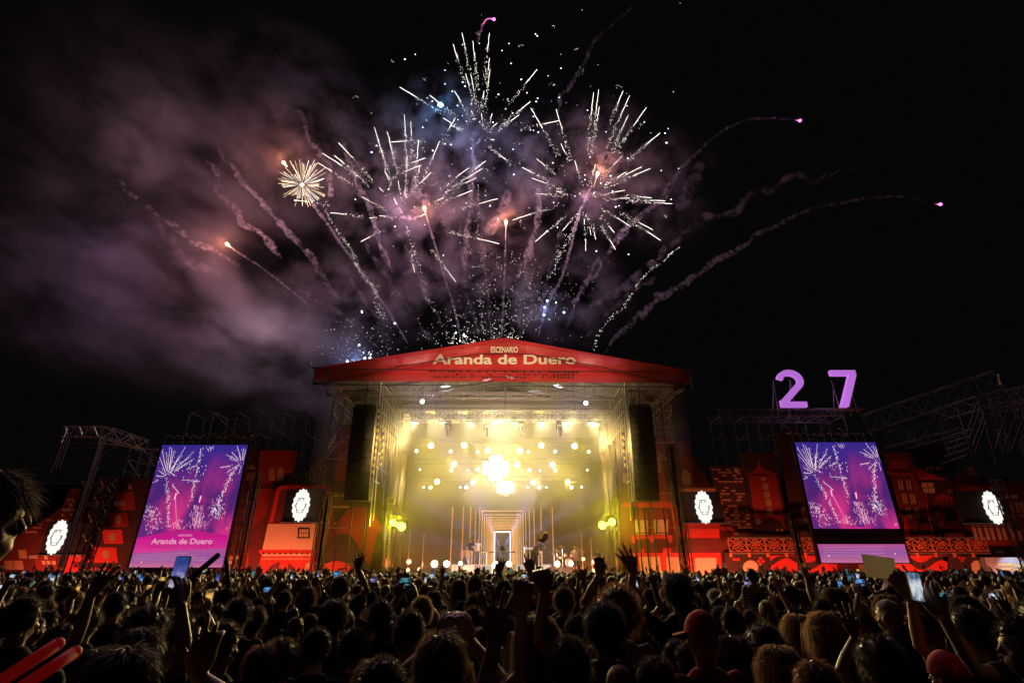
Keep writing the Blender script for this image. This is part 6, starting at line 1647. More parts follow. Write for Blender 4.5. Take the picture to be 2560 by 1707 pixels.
HMAT = {'red': mat('red_knit', (.40, .02, .02), .9, 0, .2, 20, .3), 'black': CL['black'], 'white': CL['white'], 'band': None}
def radial(name):
    m, N, L, b = nt(name); b.inputs['Roughness'].default_value = .9
    tc = N.new('ShaderNodeTexCoord'); g = N.new('ShaderNodeTexGradient'); g.gradient_type = 'RADIAL'; L.new(tc.outputs['Object'], g.inputs[0])
    ml = N.new('ShaderNodeMath'); ml.operation = 'MULTIPLY'; ml.inputs[1].default_value = 26; L.new(g.outputs[1], ml.inputs[0]); fr = N.new('ShaderNodeMath'); fr.operation = 'FRACT'; L.new(ml.outputs[0], fr.inputs[0])
    gt = N.new('ShaderNodeMath'); gt.operation = 'GREATER_THAN'; gt.inputs[1].default_value = .35; L.new(fr.outputs[0], gt.inputs[0])
    mx_ = N.new('ShaderNodeMix'); mx_.data_type = 'RGBA'; mx_.inputs[6].default_value = (.04, .005, .005, 1); mx_.inputs[7].default_value = (.55, .025, .02, 1); L.new(gt.outputs[0], mx_.inputs[0]); L.new(mx_.outputs[2], b.inputs['Base Color']); return m
HMAT['band'] = radial('red_banded_hat')
def setm(o, m, i=0):
    o.material_slots[i].link = 'OBJECT'; o.material_slots[i].material = m
PEOPLE = []
def person(x, y, z, s, rot, pose, hair, hcol, shirt, label, group='concert audience', hat=None, hatcol='red', trousers='denim', skin=0, cat='person', extra=None):
    bm_, sm, tm = BODY[pose]
    o = bpy.data.objects.new('person', bm_); C.objects.link(o)
    o.location = (x, y, z); o.scale = (s, s, s); o.rotation_euler = (0, 0, rot)
    setm(o, SKIN[skin])
    tag(o, label, cat, group)
    parts = [('shirt', sm, CL[shirt]), ('trousers', tm, CL[trousers])]
    if hair: parts.append(('hair', HAIR[hair], HC[hcol]))
    if hat: parts.append(('hat', CAP[hat], HMAT[hatcol]))
    for nm, me, m in parts:
        c = bpy.data.objects.new(nm, me); C.objects.link(c); c.parent = o; setm(c, m)
    PEOPLE.append((o, pose, hair, hcol, shirt, hat, hatcol))
    return o

# ---------------------------------------------------- phones
def phone_picture(name, cols, k):
    m = bpy.data.materials.new(name); m.use_nodes = True
    N, L = m.node_tree.nodes, m.node_tree.links; N.remove(N['Principled BSDF'])
    tc = N.new('ShaderNodeTexCoord'); nz = N.new('ShaderNodeTexNoise'); nz.inputs['Scale'].default_value = 3.2; nz.inputs['Detail'].default_value = 4; L.new(tc.outputs['Generated'], nz.inputs[0])
    sp = N.new('ShaderNodeSeparateXYZ'); L.new(tc.outputs['Generated'], sp.inputs[0])
    ad = N.new('ShaderNodeMath'); ad.operation = 'MULTIPLY_ADD'; ad.inputs[1].default_value = 1.3; ad.inputs[2].default_value = -.65; L.new(nz.outputs[0], ad.inputs[0])
    a2 = N.new('ShaderNodeMath'); a2.operation = 'ADD'; L.new(ad.outputs[0], a2.inputs[0]); L.new(sp.outputs['Z'], a2.inputs[1])
    rp = N.new('ShaderNodeValToRGB'); L.new(a2.outputs[0], rp.inputs[0]); e = rp.color_ramp.elements
    e[0].position, e[0].color = 0, (*cols[0], 1); e[1].position, e[1].color = 1, (*cols[2], 1); q = e.new(.45); q.color = (*cols[1], 1)
    em = N.new('ShaderNodeEmission'); em.inputs[1].default_value = k; L.new(rp.outputs[0], em.inputs[0]); L.new(em.outputs[0], N['Material Output'].inputs[0]); return m
PH = [('blue', phone_picture('phone_blue', ((.03, .03, .05), (.16, .42, .95), (.01, .03, .10)), .9)), ('yellow-lit', phone_picture('phone_yellow', ((.02, .02, .02), (.95, .55, .12), (.04, .02, .01)), 1.0)), ('pale', phone_picture('phone_pale', ((.10, .14, .2), (.75, .80, .85), (.05, .10, .2)), .9)), ('dim teal', phone_picture('phone_teal', ((.01, .02, .02), (.08, .30, .32), (.01, .01, .02)), .9)), ('violet', phone_picture('phone_violet', ((.6, .5, .55), (.10, .10, .40), (.02, .05, .22)), .9))]
pb = MB()
w_, h_, r_ = .0375, .078, .009
pts = []
for cx, cz, a0 in ((w_ - r_, h_ - r_, 0), (-w_ + r_, h_ - r_, 90), (-w_ + r_, -h_ + r_, 180), (w_ - r_, -h_ + r_, 270)):
    for k in range(4): q = R(a0 + k * 30); pts.append((cx + r_ * math.cos(q), cz + r_ * math.sin(q)))
pb.prism(pts, -.0045, .0045)
ph_o = pb.build('phone', M['black'], base=False); PHM = ph_o.data; bpy.data.objects.remove(ph_o)
ps = MB(); ps.prism([(p[0] * .92, p[1] * .94) for p in pts], -.0056, -.0049); ps_o = ps.build('screen', PH[0][1], base=False); PSM = ps_o.data; bpy.data.objects.remove(ps_o)
PHONES = []
def phone(mw, rot, kind, landscape, label=None):
    o = bpy.data.objects.new('phone', PHM); C.objects.link(o)
    o.location = mw; o.rotation_euler = Euler((rot[0], R(90) if landscape else rot[1], rot[2]), 'XYZ')
    c = bpy.data.objects.new('screen', PSM); C.objects.link(c); c.parent = o; setm(c, PH[kind][1])
    tag(o, label or '', 'phone', 'phones held up in the crowd'); PHONES.append((o, kind, landscape, label)); return o
# ------------------------------------------------------------------ placing the audience
SHIRTS = ['black', 'black', 'black', 'grey', 'navy', 'white', 'red', 'green', 'beige', 'striped']
taken = []
def spot(K, cx, ytop, wpx, grow=.19, hmin=.90, hmax=1.09, sc=2.735, lift=0):
    """a standing place from the measured top of a head and its width"""
    px, py = K(cx, ytop); v = -(py - 853.5) / F; u = (px - 1280) / F
    dy = ct - v * st; dz = st + v * ct
    k = F * grow / (wpx / sc)
    for _ in range(6):
        g = ground_z(u * k, k * dy); z = CAM_H + k * dz; s = (z - g - lift) / 1.775
        if hmin <= s <= hmax or lift: break
        s = min(hmax, max(hmin, s)); k = (g + 1.775 * s - CAM_H) / dz if abs(dz) > .015 else k
    s = min(hmax, max(hmin, s)) if not lift else s
    y = max(1.05, k * dy)
    return u * k, y, ground_z(u * k, y) + lift, s
ROWS = ['nearest row', 'second row', 'third row', 'fourth row', 'fifth row', 'sixth row', 'seventh row', 'eighth row', 'ninth row', 'tenth row', 'eleventh row']
def row(y):
    for i, q in enumerate((2.7, 3.5, 4.4, 5.4, 6.5, 7.6, 8.8, 10.0, 11.4, 12.8)):
        if y < q: return ROWS[i]
    return ROWS[10]
MARKS = [(60, 'at the left edge'), (170, 'below the leftmost shield'), (300, 'left of the left screen'), (380, 'below the left screen, left half'), (520, 'below the left screen, right half'), (620, 'right of the left screen'), (730, 'below the arched doorway flat'), (860, 'below the red half disc'), (950, 'below the left loudspeakers'), (1040, 'before the left stage edge'), (1130, 'before the pair of amber lamps'), (1200, 'before the white trousered musician'), (1290, 'before the singer'), (1370, 'before the keyboard'), (1450, 'before the drum kit'), (1540, 'before the right stage edge'), (1640, 'below the right loudspeakers'), (1740, 'below the lit shop front'), (1850, 'below the pale bricks'), (1960, 'below the left arch of the railing'), (2080, 'left of the right screen foot'), (2180, 'below the right screen'), (2290, 'below the right wavy banner'), (2400, 'below the right round arch'), (2500, 'below the rightmost shield'), (9999, 'at the right edge')]
def mark(px):
    for a, n in MARKS:
        if px < a: return n
    return MARKS[-1][1]
HN = {None: 'bald', 'short': 'short-haired', 'cropped': 'cropped', 'medium': 'tousled', 'curly': 'curly', 'afro': 'big curly', 'long': 'long-haired', 'ponytail': 'ponytailed', 'bun': 'bun-haired', 'spiky': 'spiky-haired'}
CN = {'dark': 'dark', 'brown': 'brown', 'auburn': 'auburn', 'fair': 'fair', 'grey': 'grey'}
def put(K, cx, yt, w, hair='short', hc='dark', shirt='black', pose='down', rot=0, grow=None, **kw):
    g = grow or {'afro': .26, 'curly': .23, 'long': .21, 'medium': .205}.get(hair, .185)
    top = kw.pop('top', None); lift = kw.pop('lift', 0)
    x, y, z, s = spot(K, cx, yt, w, g, lift=lift)
    taken.append((x, y)); return person(x, y, z, s, R(rot), pose, hair, hc, shirt, None, **kw)
rr = random.Random(77)
NEAR = [
 (K7, 482, 400, 190, 'short', 'dark', 'white'), (K7, 110, 545, 190, 'curly', 'dark', 'black'), (K7, 285, 325, 150, 'short', 'dark', 'black'), (K7, 1350, 440, 235, 'long', 'brown', 'black'), (K7, 1565, 620, 290, 'curly', 'dark', 'black'), (K7, 1900, 740, 240, None, 'dark', 'black'),
 (K7, 1890, 290, 240, 'afro', 'auburn', 'grey'), (K7, 1855, 505, 190, 'bun', 'dark', 'black'), (K7, 1620, 430, 165, 'medium', 'dark', 'black'), (K7, 1765, 450, 145, 'ponytail', 'dark', 'black'), (K7, 915, 375, 145, 'short', 'dark', 'black'), (K7, 790, 730, 185, 'medium', 'brown', 'white'),
 (K7, 240, 735, 215, 'medium', 'brown', 'black'), (K7, 645, 265, 105, 'short', 'dark', 'navy'), (K7, 920, 295, 112, 'spiky', 'dark', 'black'), (K7, 2290, 600, 185, 'short', 'dark', 'navy'), (K7, 2150, 720, 150, 'medium', 'brown', 'black'), (K7, 600, 365, 92, 'short', 'dark', 'white'), (K7, 350, 510, 150, 'curly', 'dark', 'black'),
 (K7, 980, 245, 82, 'medium', 'dark', 'black'), (K7, 1030, 225, 62, 'short', 'dark', 'black'), (K7, 700, 215, 62, 'short', 'brown', 'grey'), (K7, 345, 280, 85, 'short', 'dark', 'grey'), (K7, 215, 265, 82, 'medium', 'dark', 'white'), (K7, 130, 295, 105, 'medium', 'dark', 'black'), (K7, 30, 300, 95, 'curly', 'auburn', 'black'), (K7, 1495, 265, 92, 'ponytail', 'brown', 'black'), (K7, 1690, 290, 92, 'medium', 'auburn', 'black'), (K7, 1940, 265, 92, 'short', 'dark', 'beige'), (K7, 1320, 410, 130, 'long', 'auburn', 'black'), (K7, 960, 515, 115, 'long', 'brown', 'black'), (K7, 720, 520, 135, 'medium', 'dark', 'beige'),
 (K6, 50, 370, 135, 'cropped', 'dark', 'black'), (K6, 262, 435, 122, 'cropped', 'dark', 'black'), (K6, 350, 400, 112, 'short', 'dark', 'black'), (K6, 440, 520, 200, 'curly', 'dark', 'black'), (K6, 620, 400, 170, 'curly', 'dark', 'black'), (K6, 800, 355, 150, 'afro', 'dark', 'black'), (K6, 815, 272, 122, 'short', 'dark', 'black'), (K6, 905, 290, 82, None, 'dark', 'grey'), (K6, 1030, 410, 255, 'curly', 'dark', 'black'), (K6, 1085, 310, 72, 'short', 'dark', 'red'), (K6, 1550, 475, 205, 'short', 'dark', 'black'), (K6, 1425, 420, 122, 'medium', 'dark', 'black'), (K6, 1492, 370, 102, 'curly', 'dark', 'black'), (K6, 1650, 320, 145, 'spiky', 'dark', 'black'), (K6, 1750, 370, 150, 'medium', 'dark', 'black'), (K6, 1940, 200, 82, 'short', 'dark', 'black'), (K6, 1960, 270, 82, 'short', 'brown', 'grey'), (K6, 2030, 440, 102, 'ponytail', 'brown', 'black'), (K6, 2135, 420, 122, 'bun', 'dark', 'black'), (K6, 2295, 330, 172, 'medium', 'dark', 'navy'), (K6, 2180, 520, 185, 'short', 'dark', 'black'), (K6, 1930, 620, 200, 'curly', 'brown', 'black'), (K6, 690, 280, 62, 'short', 'fair', 'black'), (K6, 60, 240, 102, 'curly', 'dark', 'black'), (K6, 240, 360, 112, 'medium', 'dark', 'black'), (K6, 330, 240, 102, 'curly', 'dark', 'black'), (K6, 480, 230, 72, 'short', 'dark', 'black'), (K6, 690, 660, 200, 'medium', 'dark', 'black'), (K6, 1810, 640, 145, 'medium', 'auburn', 'black'),
 (K8, 130, 400, 215, None, 'dark', 'red', 'cap'), (K8, 65, 358, 150, 'short', 'dark', 'black'), (K8, 345, 375, 142, 'short', 'dark', 'black'), (K8, 265, 370, 102, 'medium', 'dark', 'black'), (K8, 350, 572, 190, 'long', 'brown', 'grey'), (K8, 570, 540, 180, 'afro', 'dark', 'black'), (K8, 655, 640, 235, 'long', 'fair', 'black'), (K8, 990, 408, 205, 'long', 'fair', 'red'), (K8, 1340, 610, 290, 'curly', 'dark', 'black'), (K8, 910, 755, 280, 'medium', 'auburn', 'black'), (K8, 55, 610, 200, 'short', 'dark', 'black'), (K8, 1400, 322, 145, 'cropped', 'grey', 'grey'), (K8, 760, 415, 122, None, 'dark', 'black'), (K8, 960, 320, 112, 'short', 'dark', 'beige'), (K8, 1500, 490, 112, 'long', 'dark', 'black'), (K8, 1920, 300, 150, 'medium', 'dark', 'black'), (K8, 2290, 440, 250, 'short', 'dark', 'black'), (K8, 1790, 690, 190, None, 'dark', 'black', 'beanie'), (K8, 1005, 255, 82, 'short', 'dark', 'black'), (K8, 400, 200, 72, 'long', 'brown', 'black'), (K8, 265, 240, 52, 'short', 'fair', 'white'), (K8, 820, 265, 92, 'curly', 'dark', 'black'), (K8, 1170, 235, 82, 'short', 'brown', 'grey'), (K8, 1260, 210, 82, 'short', 'dark', 'black'), (K8, 1440, 210, 72, 'curly', 'brown', 'white'), (K8, 1570, 420, 112, 'bun', 'dark', 'black'), (K8, 530, 265, 72, 'short', 'dark', 'grey'), (K8, 2100, 290, 102, 'curly', 'dark', 'black'), (K8, 90, 280, 92, 'short', 'brown', 'black'), (K8, 390, 320, 62, None, 'dark', 'black'), (K8, 710, 240, 62, 'curly', 'fair', 'black'), (K8, 2190, 360, 82, 'medium', 'dark', 'black'), (K8, 1640, 300, 90, 'long', 'auburn', 'red'),
]
TURN = {(50, 370): -55, (262, 435): -30, (350, 400): -55, (905, 290): -50, (2290, 440): 62, (1920, 300): 50, (1400, 322): 30, (1500, 490): 55, (990, 408): 28, (1790, 690): 30, (1570, 420): 40, (440, 520): -40, (1085, 310): -40, (800, 355): -20, (1550, 475): -22, (130, 400): 18}
for q in NEAR:
    K, cx, yt, w, hair, hc, sh = q[:7]
    kw = {}
    if len(q) > 7: kw = dict(hat=q[7], hatcol='band' if q[7] == 'beanie' else 'red')
    put(K, cx, yt, w, hair, hc, sh, rot=TURN.get((cx, yt), rr.uniform(-12, 12)), skin=rr.choice((0, 0, 1, 2)), **kw)
# the striped child sitting on somebody's shoulders
x, y, z, s = spot(K8, 485, 115, 75, .185, lift=.62)
person(x, y, z, .85, 0, 'down', 'short', 'dark', 'striped', None); PEOPLE[-1][0].location.z += P(*K8(485, 115), y)[2] - (z + .85 * 1.775)
PEOPLE[-1][0]['label'] = 'child in striped shirt sitting high above the crowd below the left arch of the railing'
# the blurred man at the left edge, half out of the picture
x, y, z = P(-4, 1163, 1.62)
g = ground_z(x, y); person(x, y, g, (z - g) / 1.795, R(-62), 'down', 'medium', 'dark', 'black', 'blurred dark-haired man in profile at the very edge, close to the camera', skin=1)

# raised arms measured in the photograph: (crop, wrist, arm base, distance, hand direction, side, curl, look, label)
ARMS = [
 (K6, (622, 285), (440, 520), 3.4, (.42, .2, 1), 1, op, ('short', 'dark', 'black'), 'person reaching an open hand up right, left of the left screen', (0, 1, -.1)),
 (K6, (1236, 360), (1170, 700), 2.7, (-.25, .2, 1), 1, grip, ('medium', 'dark', 'black'), 'person holding a big phone straight up below the left screen', (-.9, .4, 0)),
 (K7, (1062, 600), (915, 870), 2.0, (.05, .1, 1), 1, op, ('short', 'dark', 'black'), 'person stretching a large open hand up in the middle, close to the camera', (0, 1, 0)),
 (K7, (1238, 420), (1090, 820), 2.4, (.10, .15, 1), 1, grip, ('medium', 'brown', 'black'), 'person whose bent hand rises right of the large open hand', (0, 1, 0)),
 (K7, (1402, 262), (1510, 590), 3.0, (-.22, .2, 1), -1, fist, ('medium', 'dark', 'black'), 'person raising a fist below the keyboard', (0, 1, 0)),
 (K7, (1296, 132), (1275, 240), 6.0, (.05, .1, 1), 1, op, ('short', 'dark', 'black'), 'person raising one open hand in front of the singer riser', (0, 1, 0)),
 (K7, (122, 112), (112, 210), 6.6, (.06, .1, 1), 1, op, ('short', 'dark', 'black'), 'person with one tall raised hand before the red petal', (0, 1, 0)),
 (K7, (1776, 150), (1772, 330), 5.0, (.02, .1, 1), -1, grip, ('short', 'dark', 'black'), 'person raising a cupped hand before the right stage edge', (0, 1, 0)),
 (K7, (2008, 128), (2138, 430), 4.4, (-.40, .1, .9), -1, op, ('medium', 'dark', 'black'), 'person waving an open hand with spread fingers before the lit shop front', (0, 1, 0)),
 (K8, (1582, 312), (1760, 640), 3.2, (-.35, .2, .9), -1, grip, ('short', 'dark', 'black'), 'person holding up a white sheet of paper below the right wavy banner', (.5, .8, 0)),
 (K8, (1206, 572), (1216, 680), 3.0, (-.25, .1, 1), -1, op, ('medium', 'dark', 'black'), 'person raising a spread hand left of the grey-haired man', (0, 1, 0)),
 (K8, (1800, 445), (2200, 740), 2.8, (-.3, .2, .9), -1, grip, ('short', 'dark', 'black'), 'person reaching a phone far across from the right edge', (.8, .5, 0)),
 (K6, (1345, 850), (1300, 990), 1.75, (.02, .1, 1), 1, (.5, .2, .3, .5), ('medium', 'dark', 'black'), 'person showing just spread fingertips at the bottom, left of centre', (-.3, 1, 0)),
 (K7, (1092, 130), (1060, 230), 7.5, (.2, .1, 1), 1, op, ('short', 'dark', 'black'), 'person raising a slanting hand under the singer', (0, 1, 0)),
 (K6, (1905, 190), (1890, 250), 7.5, (-.1, .1, 1), -1, op, ('short', 'dark', 'black'), 'person raising a hand against the cream half arch', (0, 1, 0)),
 (K8, (262, 165), (250, 235), 8.0, (.35, .1, 1), 1, peace, ('short', 'dark', 'black'), 'person showing two fingers beside the lit shop front', (0, 1, 0)),
]
for n_, (K, wr, ab, w, hd, side, curl, lk, lab, pn) in enumerate(ARMS):
    v = -(K(*wr)[1] - 853.5) / F; W_ = Vector(P(*K(*wr), w * (ct - v * st)))
    v2 = -(K(*ab)[1] - 853.5) / F; A_ = Vector(P(*K(*ab), w * (ct - v2 * st) - .05))
    d = (W_ - A_).normalized(); S_ = W_ - d * .50
    g = ground_z(S_.x, max(.9, S_.y)); s = min(1.12, max(.90, (S_.z - g) / 1.405))
    rx, ry = S_.x - side * .185 * s, max(1.0, S_.y); g = ground_z(rx, ry)
    loc = Vector((rx, ry, g)); wl = (W_ - loc) / s
    arms = {side: (tuple(wl), hd, pn, curl, (side, -.2, -.3)), -side: rest(-side)}
    key = f'reach {n_}'; make_body(key, arms, .0072 if w < 4 else .009)
    o = person(rx, ry, g, s, 0, key, lk[0], lk[1], lk[2], lab, skin=n_ % 3)
    taken.append((rx, ry))
    E, Wr = ik(SH[side], wl, Vector((side, -.2, -.3))); ARMS[n_] = (o, loc + Wr * s, Vector(hd).normalized())
# heart made of two hands
v = -(K7(780, 560)[1] - 853.5) / F; c_ = Vector(P(*K7(780, 600), 2.55 * (ct - v * st))); s = 1.0
g = ground_z(c_.x, c_.y - .3); loc = Vector((c_.x - .02, c_.y - .34, g)); wl = (c_ - loc)
make_body('heart hands', {1: (tuple(wl + Vector((.085, 0, -.01))), (-.45, .1, 1), (-.6, .5, .2), (.6, .6, .6, .7), (1, -.1, -.5)), -1: (tuple(wl + Vector((-.085, 0, -.01))), (.45, .1, 1), (.6, .5, .2), (.6, .6, .6, .7), (-1, -.1, -.5))}, .0072)
person(loc.x, loc.y, g, s, 0, 'heart hands', 'medium', 'brown', 'black', 'person joining both raised hands into a heart, left of the large open hand'); taken.append((loc.x, loc.y))

# things they hold
def held_phone(i, off, kind, land, lab, rot=(R(-6), 0, 0)):
    o, wpos, hd = ARMS[i]
    return phone(wpos + hd * .13 + Vector(off), rot, kind, land, lab)
ph = held_phone(1, (-.045, .025, .03), 4, False, 'big dark phone held straight up below the left screen'); ph.scale = (1.1, 1, 1.1)
held_phone(11, (-.03, .02, .03), 2, False, 'dark phone with a pale screen held by the arm reaching from the right edge', (R(-6), R(6), 0))
o, wpos, hd = ARMS[9]
b = MB(); b.prism([(-.11, -.05), (.09, -.075), (.10, .06), (-.105, .085)], -.002, .002); b.v = [(x + wpos.x - .10, y + wpos.y + .06, z + wpos.z + .17) for x, y, z in b.v]
b.build('paper', mat('thin_paper', (.75, .72, .62), .8, 0, .05, trans=.35), label='blank white sheet of paper held over the crowd below the right wavy banner', cat='paper')

# fill the field between and behind them, to 300 people in all
N_PEOPLE = 292
POSES = ['down'] * 19 + ['right hand up'] * 3 + ['left hand up'] * 3 + ['both hands up'] * 2 + ['fist raised', 'horns sign', 'hands on head', 'clapping'] + ['phone up'] * 6 + ['phone in both hands'] * 4
cand = []
r3 = random.Random(5)
tries = 0
while len(PEOPLE) < N_PEOPLE and tries < 60000:
    tries += 1
    y = 3.6 + 10.6 * r3.random() ** .62
    half = y * .916 * 1.02 + .3
    x = r3.uniform(-half, half)
    md = .46 + .012 * y
    if any((x - a) ** 2 + (y - c) ** 2 < md * md for a, c in taken): continue
    taken.append((x, y))
    hair = r3.choices(['short', 'cropped', 'medium', 'curly', 'afro', 'long', 'ponytail', 'bun', 'spiky', None], [24, 10, 14, 10, 3, 16, 7, 5, 5, 4])[0]
    hc = r3.choices(['dark', 'brown', 'auburn', 'fair', 'grey'], [48, 26, 8, 13, 5])[0]
    pose = r3.choice(POSES); s = r3.uniform(.86, 1.03)
    hat = None
    if hair in ('short', 'cropped') and r3.random() < .08: hat = r3.choice(('cap', 'cap', 'beanie'))
    o = person(x, y, ground_z(x, y), s, R(r3.gauss(0, 14) + math.degrees(math.atan2(x - CX, 38 - y)) * .6), pose, hair, hc, r3.choice(SHIRTS), None, hat=hat, hatcol=r3.choice(('red', 'black', 'white')), skin=r3.choice((0, 0, 1, 2)))
    if pose in PHONE_AT:
        l, rt, land = PHONE_AT[pose]; mw = Vector(o.location) + Matrix.Rotation(o.rotation_euler.z, 3, 'Z') @ (Vector(l) * s)
        phone(mw, (rt[0], 0, o.rotation_euler.z), r3.randrange(5), land)
# labels: look, pose, row, landmark; where two still agree, which of them it is
POSE_T = {'down': '', 'right hand up': 'right hand up', 'left hand up': 'left hand up', 'both hands up': 'both hands up', 'fist raised': 'fist raised', 'horns sign': 'making horns', 'phone up': 'holding a phone', 'phone in both hands': 'filming', 'hands on head': 'hands on head', 'clapping': 'clapping'}
def finish_labels():
    by = {}
    for o, pose, hair, hc, sh, hat, hcol in PEOPLE:
        if o.get('label'): continue
        px, py, w = proj((o.location.x, o.location.y, o.location.z + 1.7))
        look = 'bald' if hair is None and not hat else (f'{ {"band": "red-banded"}.get(hcol, hcol) }-hatted' if hat else f'{CN[hc]} {HN[hair]}')
        t = f'{look} person in {sh}' + (f' {POSE_T[pose]}' if POSE_T.get(pose) else '') + f', {row(o.location.y)}, {mark(px)}'
        by.setdefault(t, []).append((px, o))
    for t, L in by.items():
        L.sort(key=lambda q: q[0])
        for i, (px, o) in enumerate(L):
            if len(L) > 1: t2 = t + (', left of two' if i == 0 and len(L) == 2 else ', right of two' if len(L) == 2 else [', left of three', ', middle of three', ', right of three'][min(i, 2)])
            else: t2 = t
            o['label'] = t2.replace(' , ', ', ')
    for o, *_ in PEOPLE:
        if len(o['label'].split()) > 16: o['label'] = o['label'].replace(' person in ', ', ').replace(', left half', '')
    by = {}
    for o, kind, land, lab in PHONES:
        if lab: continue
        px, py, w = proj(o.location)
        t = f'{"sideways " if land else "upright "}phone with a {PH[kind][0]} screen, {row(o.location.y)}, {mark(px)}'
        by.setdefault(t, []).append((px, o))
    for t, L in by.items():
        L.sort(key=lambda q: q[0])
        for i, (px, o) in enumerate(L): o['label'] = t if len(L) == 1 else t + [', left one', ', right one', ', far right one'][min(i, 2)]

# the rest of the crowd up to the barrier, as one mass
def far_crowd():
    r = random.Random(8); proto = []
    for q in range(6):
        b = MB(); b.cur = 0
        b.ell((0, 0, 1.64), (.078, .097, .115), 9, 7); tube(b, [(0, 0, 1.44), (0, 0, 1.55)], [.055, .055], 7); b.m += [0] * (len(b.f) - len(b.m)); b.cur = 1
        tube(b, [(0, 0, 1.0), (0, 0, 1.25), (0, 0, 1.4), (0, 0, 1.45)], [(.15, .1), (.17, .11), (.19, .10), (.11, .08)], 9); b.m += [1] * (len(b.f) - len(b.m))
        for s in (-1, 1):
            tube(b, [(s * .19, 0, 1.40), (s * .24, 0, 1.15)], [.055, .05], 6)
        b.m += [1] * (len(b.f) - len(b.m)); b.cur = 2
        k = len(b.f); hb = MB(); g = (.008, .02, .03, .012, .006, .016)[q]; hb.ell((0, -.012, 1.657), (.082 + g, .099 + g, .114 + g), 10, 8)
        hb.f = [f for f in hb.f if not (np.mean([hb.v[i][1] for i in f]) > .035 and np.mean([hb.v[i][2] for i in f]) < 1.70) and np.mean([hb.v[i][2] for i in f]) > 1.56]
        b.cur = 2; b.add(hb.v, hb.f)
        for _ in range(110):
            w = r.uniform(0, 6.28); z = r.uniform(-.5, 1); n = Vector((math.sqrt(1 - z * z) * math.cos(w), math.sqrt(1 - z * z) * math.sin(w), z))
            if n.y > .3 and z < .4: continue
            p = Vector((0, -.012, 1.657)) + Vector((n.x * (.082 + g), n.y * (.099 + g), n.z * (.114 + g))); d = (n + Vector((r.gauss(0, .5), r.gauss(0, .5), r.gauss(0, .5)))).normalized(); t = d.cross(Vector((0, 0, 1))).normalized() if abs(d.z) < .95 else Vector((1, 0, 0))
            L = (.025, .05, .07, .03, .02, .04)[q]; b.add([p - t * .004, p + t * .004, p + d * L], [(0, 1, 2)])
        if q == 5:      # long hair down the back
            hb = MB(); tube(hb, [(0, -.07, 1.68), (0, -.11, 1.5), (0, -.115, 1.3)], [(.07, .04), (.085, .035), (.06, .02)], 8); b.add(hb.v, hb.f)
        proto.append((np.array(b.v), b.f, b.m))
    def arm(kind):
        b = MB(); s = r.choice((-1, 1)); x = s * .2
        wx, wz = x + r.uniform(-.12, .2) * s, r.uniform(1.75, 1.93)
        tube(b, [(x, 0, 1.40), (x + s * .12, .08, 1.58), (wx, .1, wz)], [.05, .038, .028], 6)
        b.m = [0] * len(b.f)
        for i in range(4): 
            y = (i - 1.5) * .02; tube(b, [(wx + y, .1, wz), (wx + y * 1.15, .11, wz + .10), (wx + y * 1.5, .12, wz + .17 - abs(y) * .6)], [.013, .012, .008], 5)
        tube(b, [(wx + s * .03, .1, wz + .03), (wx + s * .075, .11, wz + .085)], [.012, .009], 5)
        b.m = [0] * len(b.f); return np.array(b.v), b.f, b.m
    arms_ = [arm(0) for _ in range(8)]
    V, Fc, Mi, off = [], [], [], 0
    y = 14.4; n = 0; xs = []
    while y < 33.6:
        half = min(36, y * .93 + .5); x = -half + r.random() * .4
        while x < half:
            X = x + r.gauss(0, .12); Yy = y + r.gauss(0, .16); s = r.uniform(.90, 1.04)
            if r.random() < .93:
                parts = [proto[r.randrange(6)]]
                if r.random() < .19: parts.append(arms_[r.randrange(8)])
                cm = r.choice((1, 1, 1, 3, 4)); hm = r.choice((2, 2, 2, 5))
                a = r.gauss(0, .25); ca, sa = math.cos(a), math.sin(a)
                for v, f, m in parts:
                    vv = v * s; vv = np.column_stack((vv[:, 0] * ca - vv[:, 1] * sa + X, vv[:, 0] * sa + vv[:, 1] * ca + Yy, vv[:, 2]))
                    V.append(vv); Fc.extend([tuple(i + off for i in q) for q in f]); Mi.extend([{1: cm, 2: hm}.get(q, q) for q in m]); off += len(v); 
                n += 1
                if r.random() < .045: xs.append((X, Yy, s))
            x += .62 + .3 * r.random()
        y += .66
    me = bpy.data.meshes.new('crowd'); me.from_pydata(np.concatenate(V).tolist(), [], Fc)
    for m in (SKIN[0], CL['black'], HC['dark'], CL['grey'], CL['white'], HC['brown']): me.materials.append(m)
    me.polygons.foreach_set('material_index', Mi); me.polygons.foreach_set('use_smooth', [True] * len(Mi))
    o = bpy.data.objects.new('crowd', me); C.objects.link(o); o['kind'] = 'stuff'; o['label'] = 'far crowd packed up to the stage barrier'
    for X, Yy, s in xs[:48]: phone((X + .05, Yy + .2, 1.86 * s), (R(-6), 0, 0), r.randrange(5), r.random() < .4)
far_crowd()
finish_labels()

# glow sticks, batons
def stick(K, a, c, w, r, m, lab, name='glow_stick', cat='glow stick'):
    va = -(K(*a)[1] - 853.5) / F; vc = -(K(*c)[1] - 853.5) / F
    A = P(*K(*a), w * (ct - va * st)); B = P(*K(*c), w * (ct - vc * st) + .1)
    b = MB(); b.bar(A, B, r, 12); b.ell(B, (r, r, r), 10, 8); b.build(name, m, smooth=True, label=lab, cat=cat)
gs = mat('red_glow_stick', (.20, .012, .012), .6, 0, 0, 1, 0, .3, (.8, .012, .010), .08)
stick(K6, (-60, 920), (395, 625), 1.05, .013, gs, 'blurred red glow stick, the upper one at the bottom left corner')
stick(K6, (130, 930), (515, 680), 1.0, .012, gs, 'blurred red glow stick, the lower one at the bottom left corner')
stick(K6, (1240, 230), (1488, 22), 4.2, .022, M['black'], 'dark slanting stick held over the crowd before the left screen', 'inflatable_stick', 'stick')
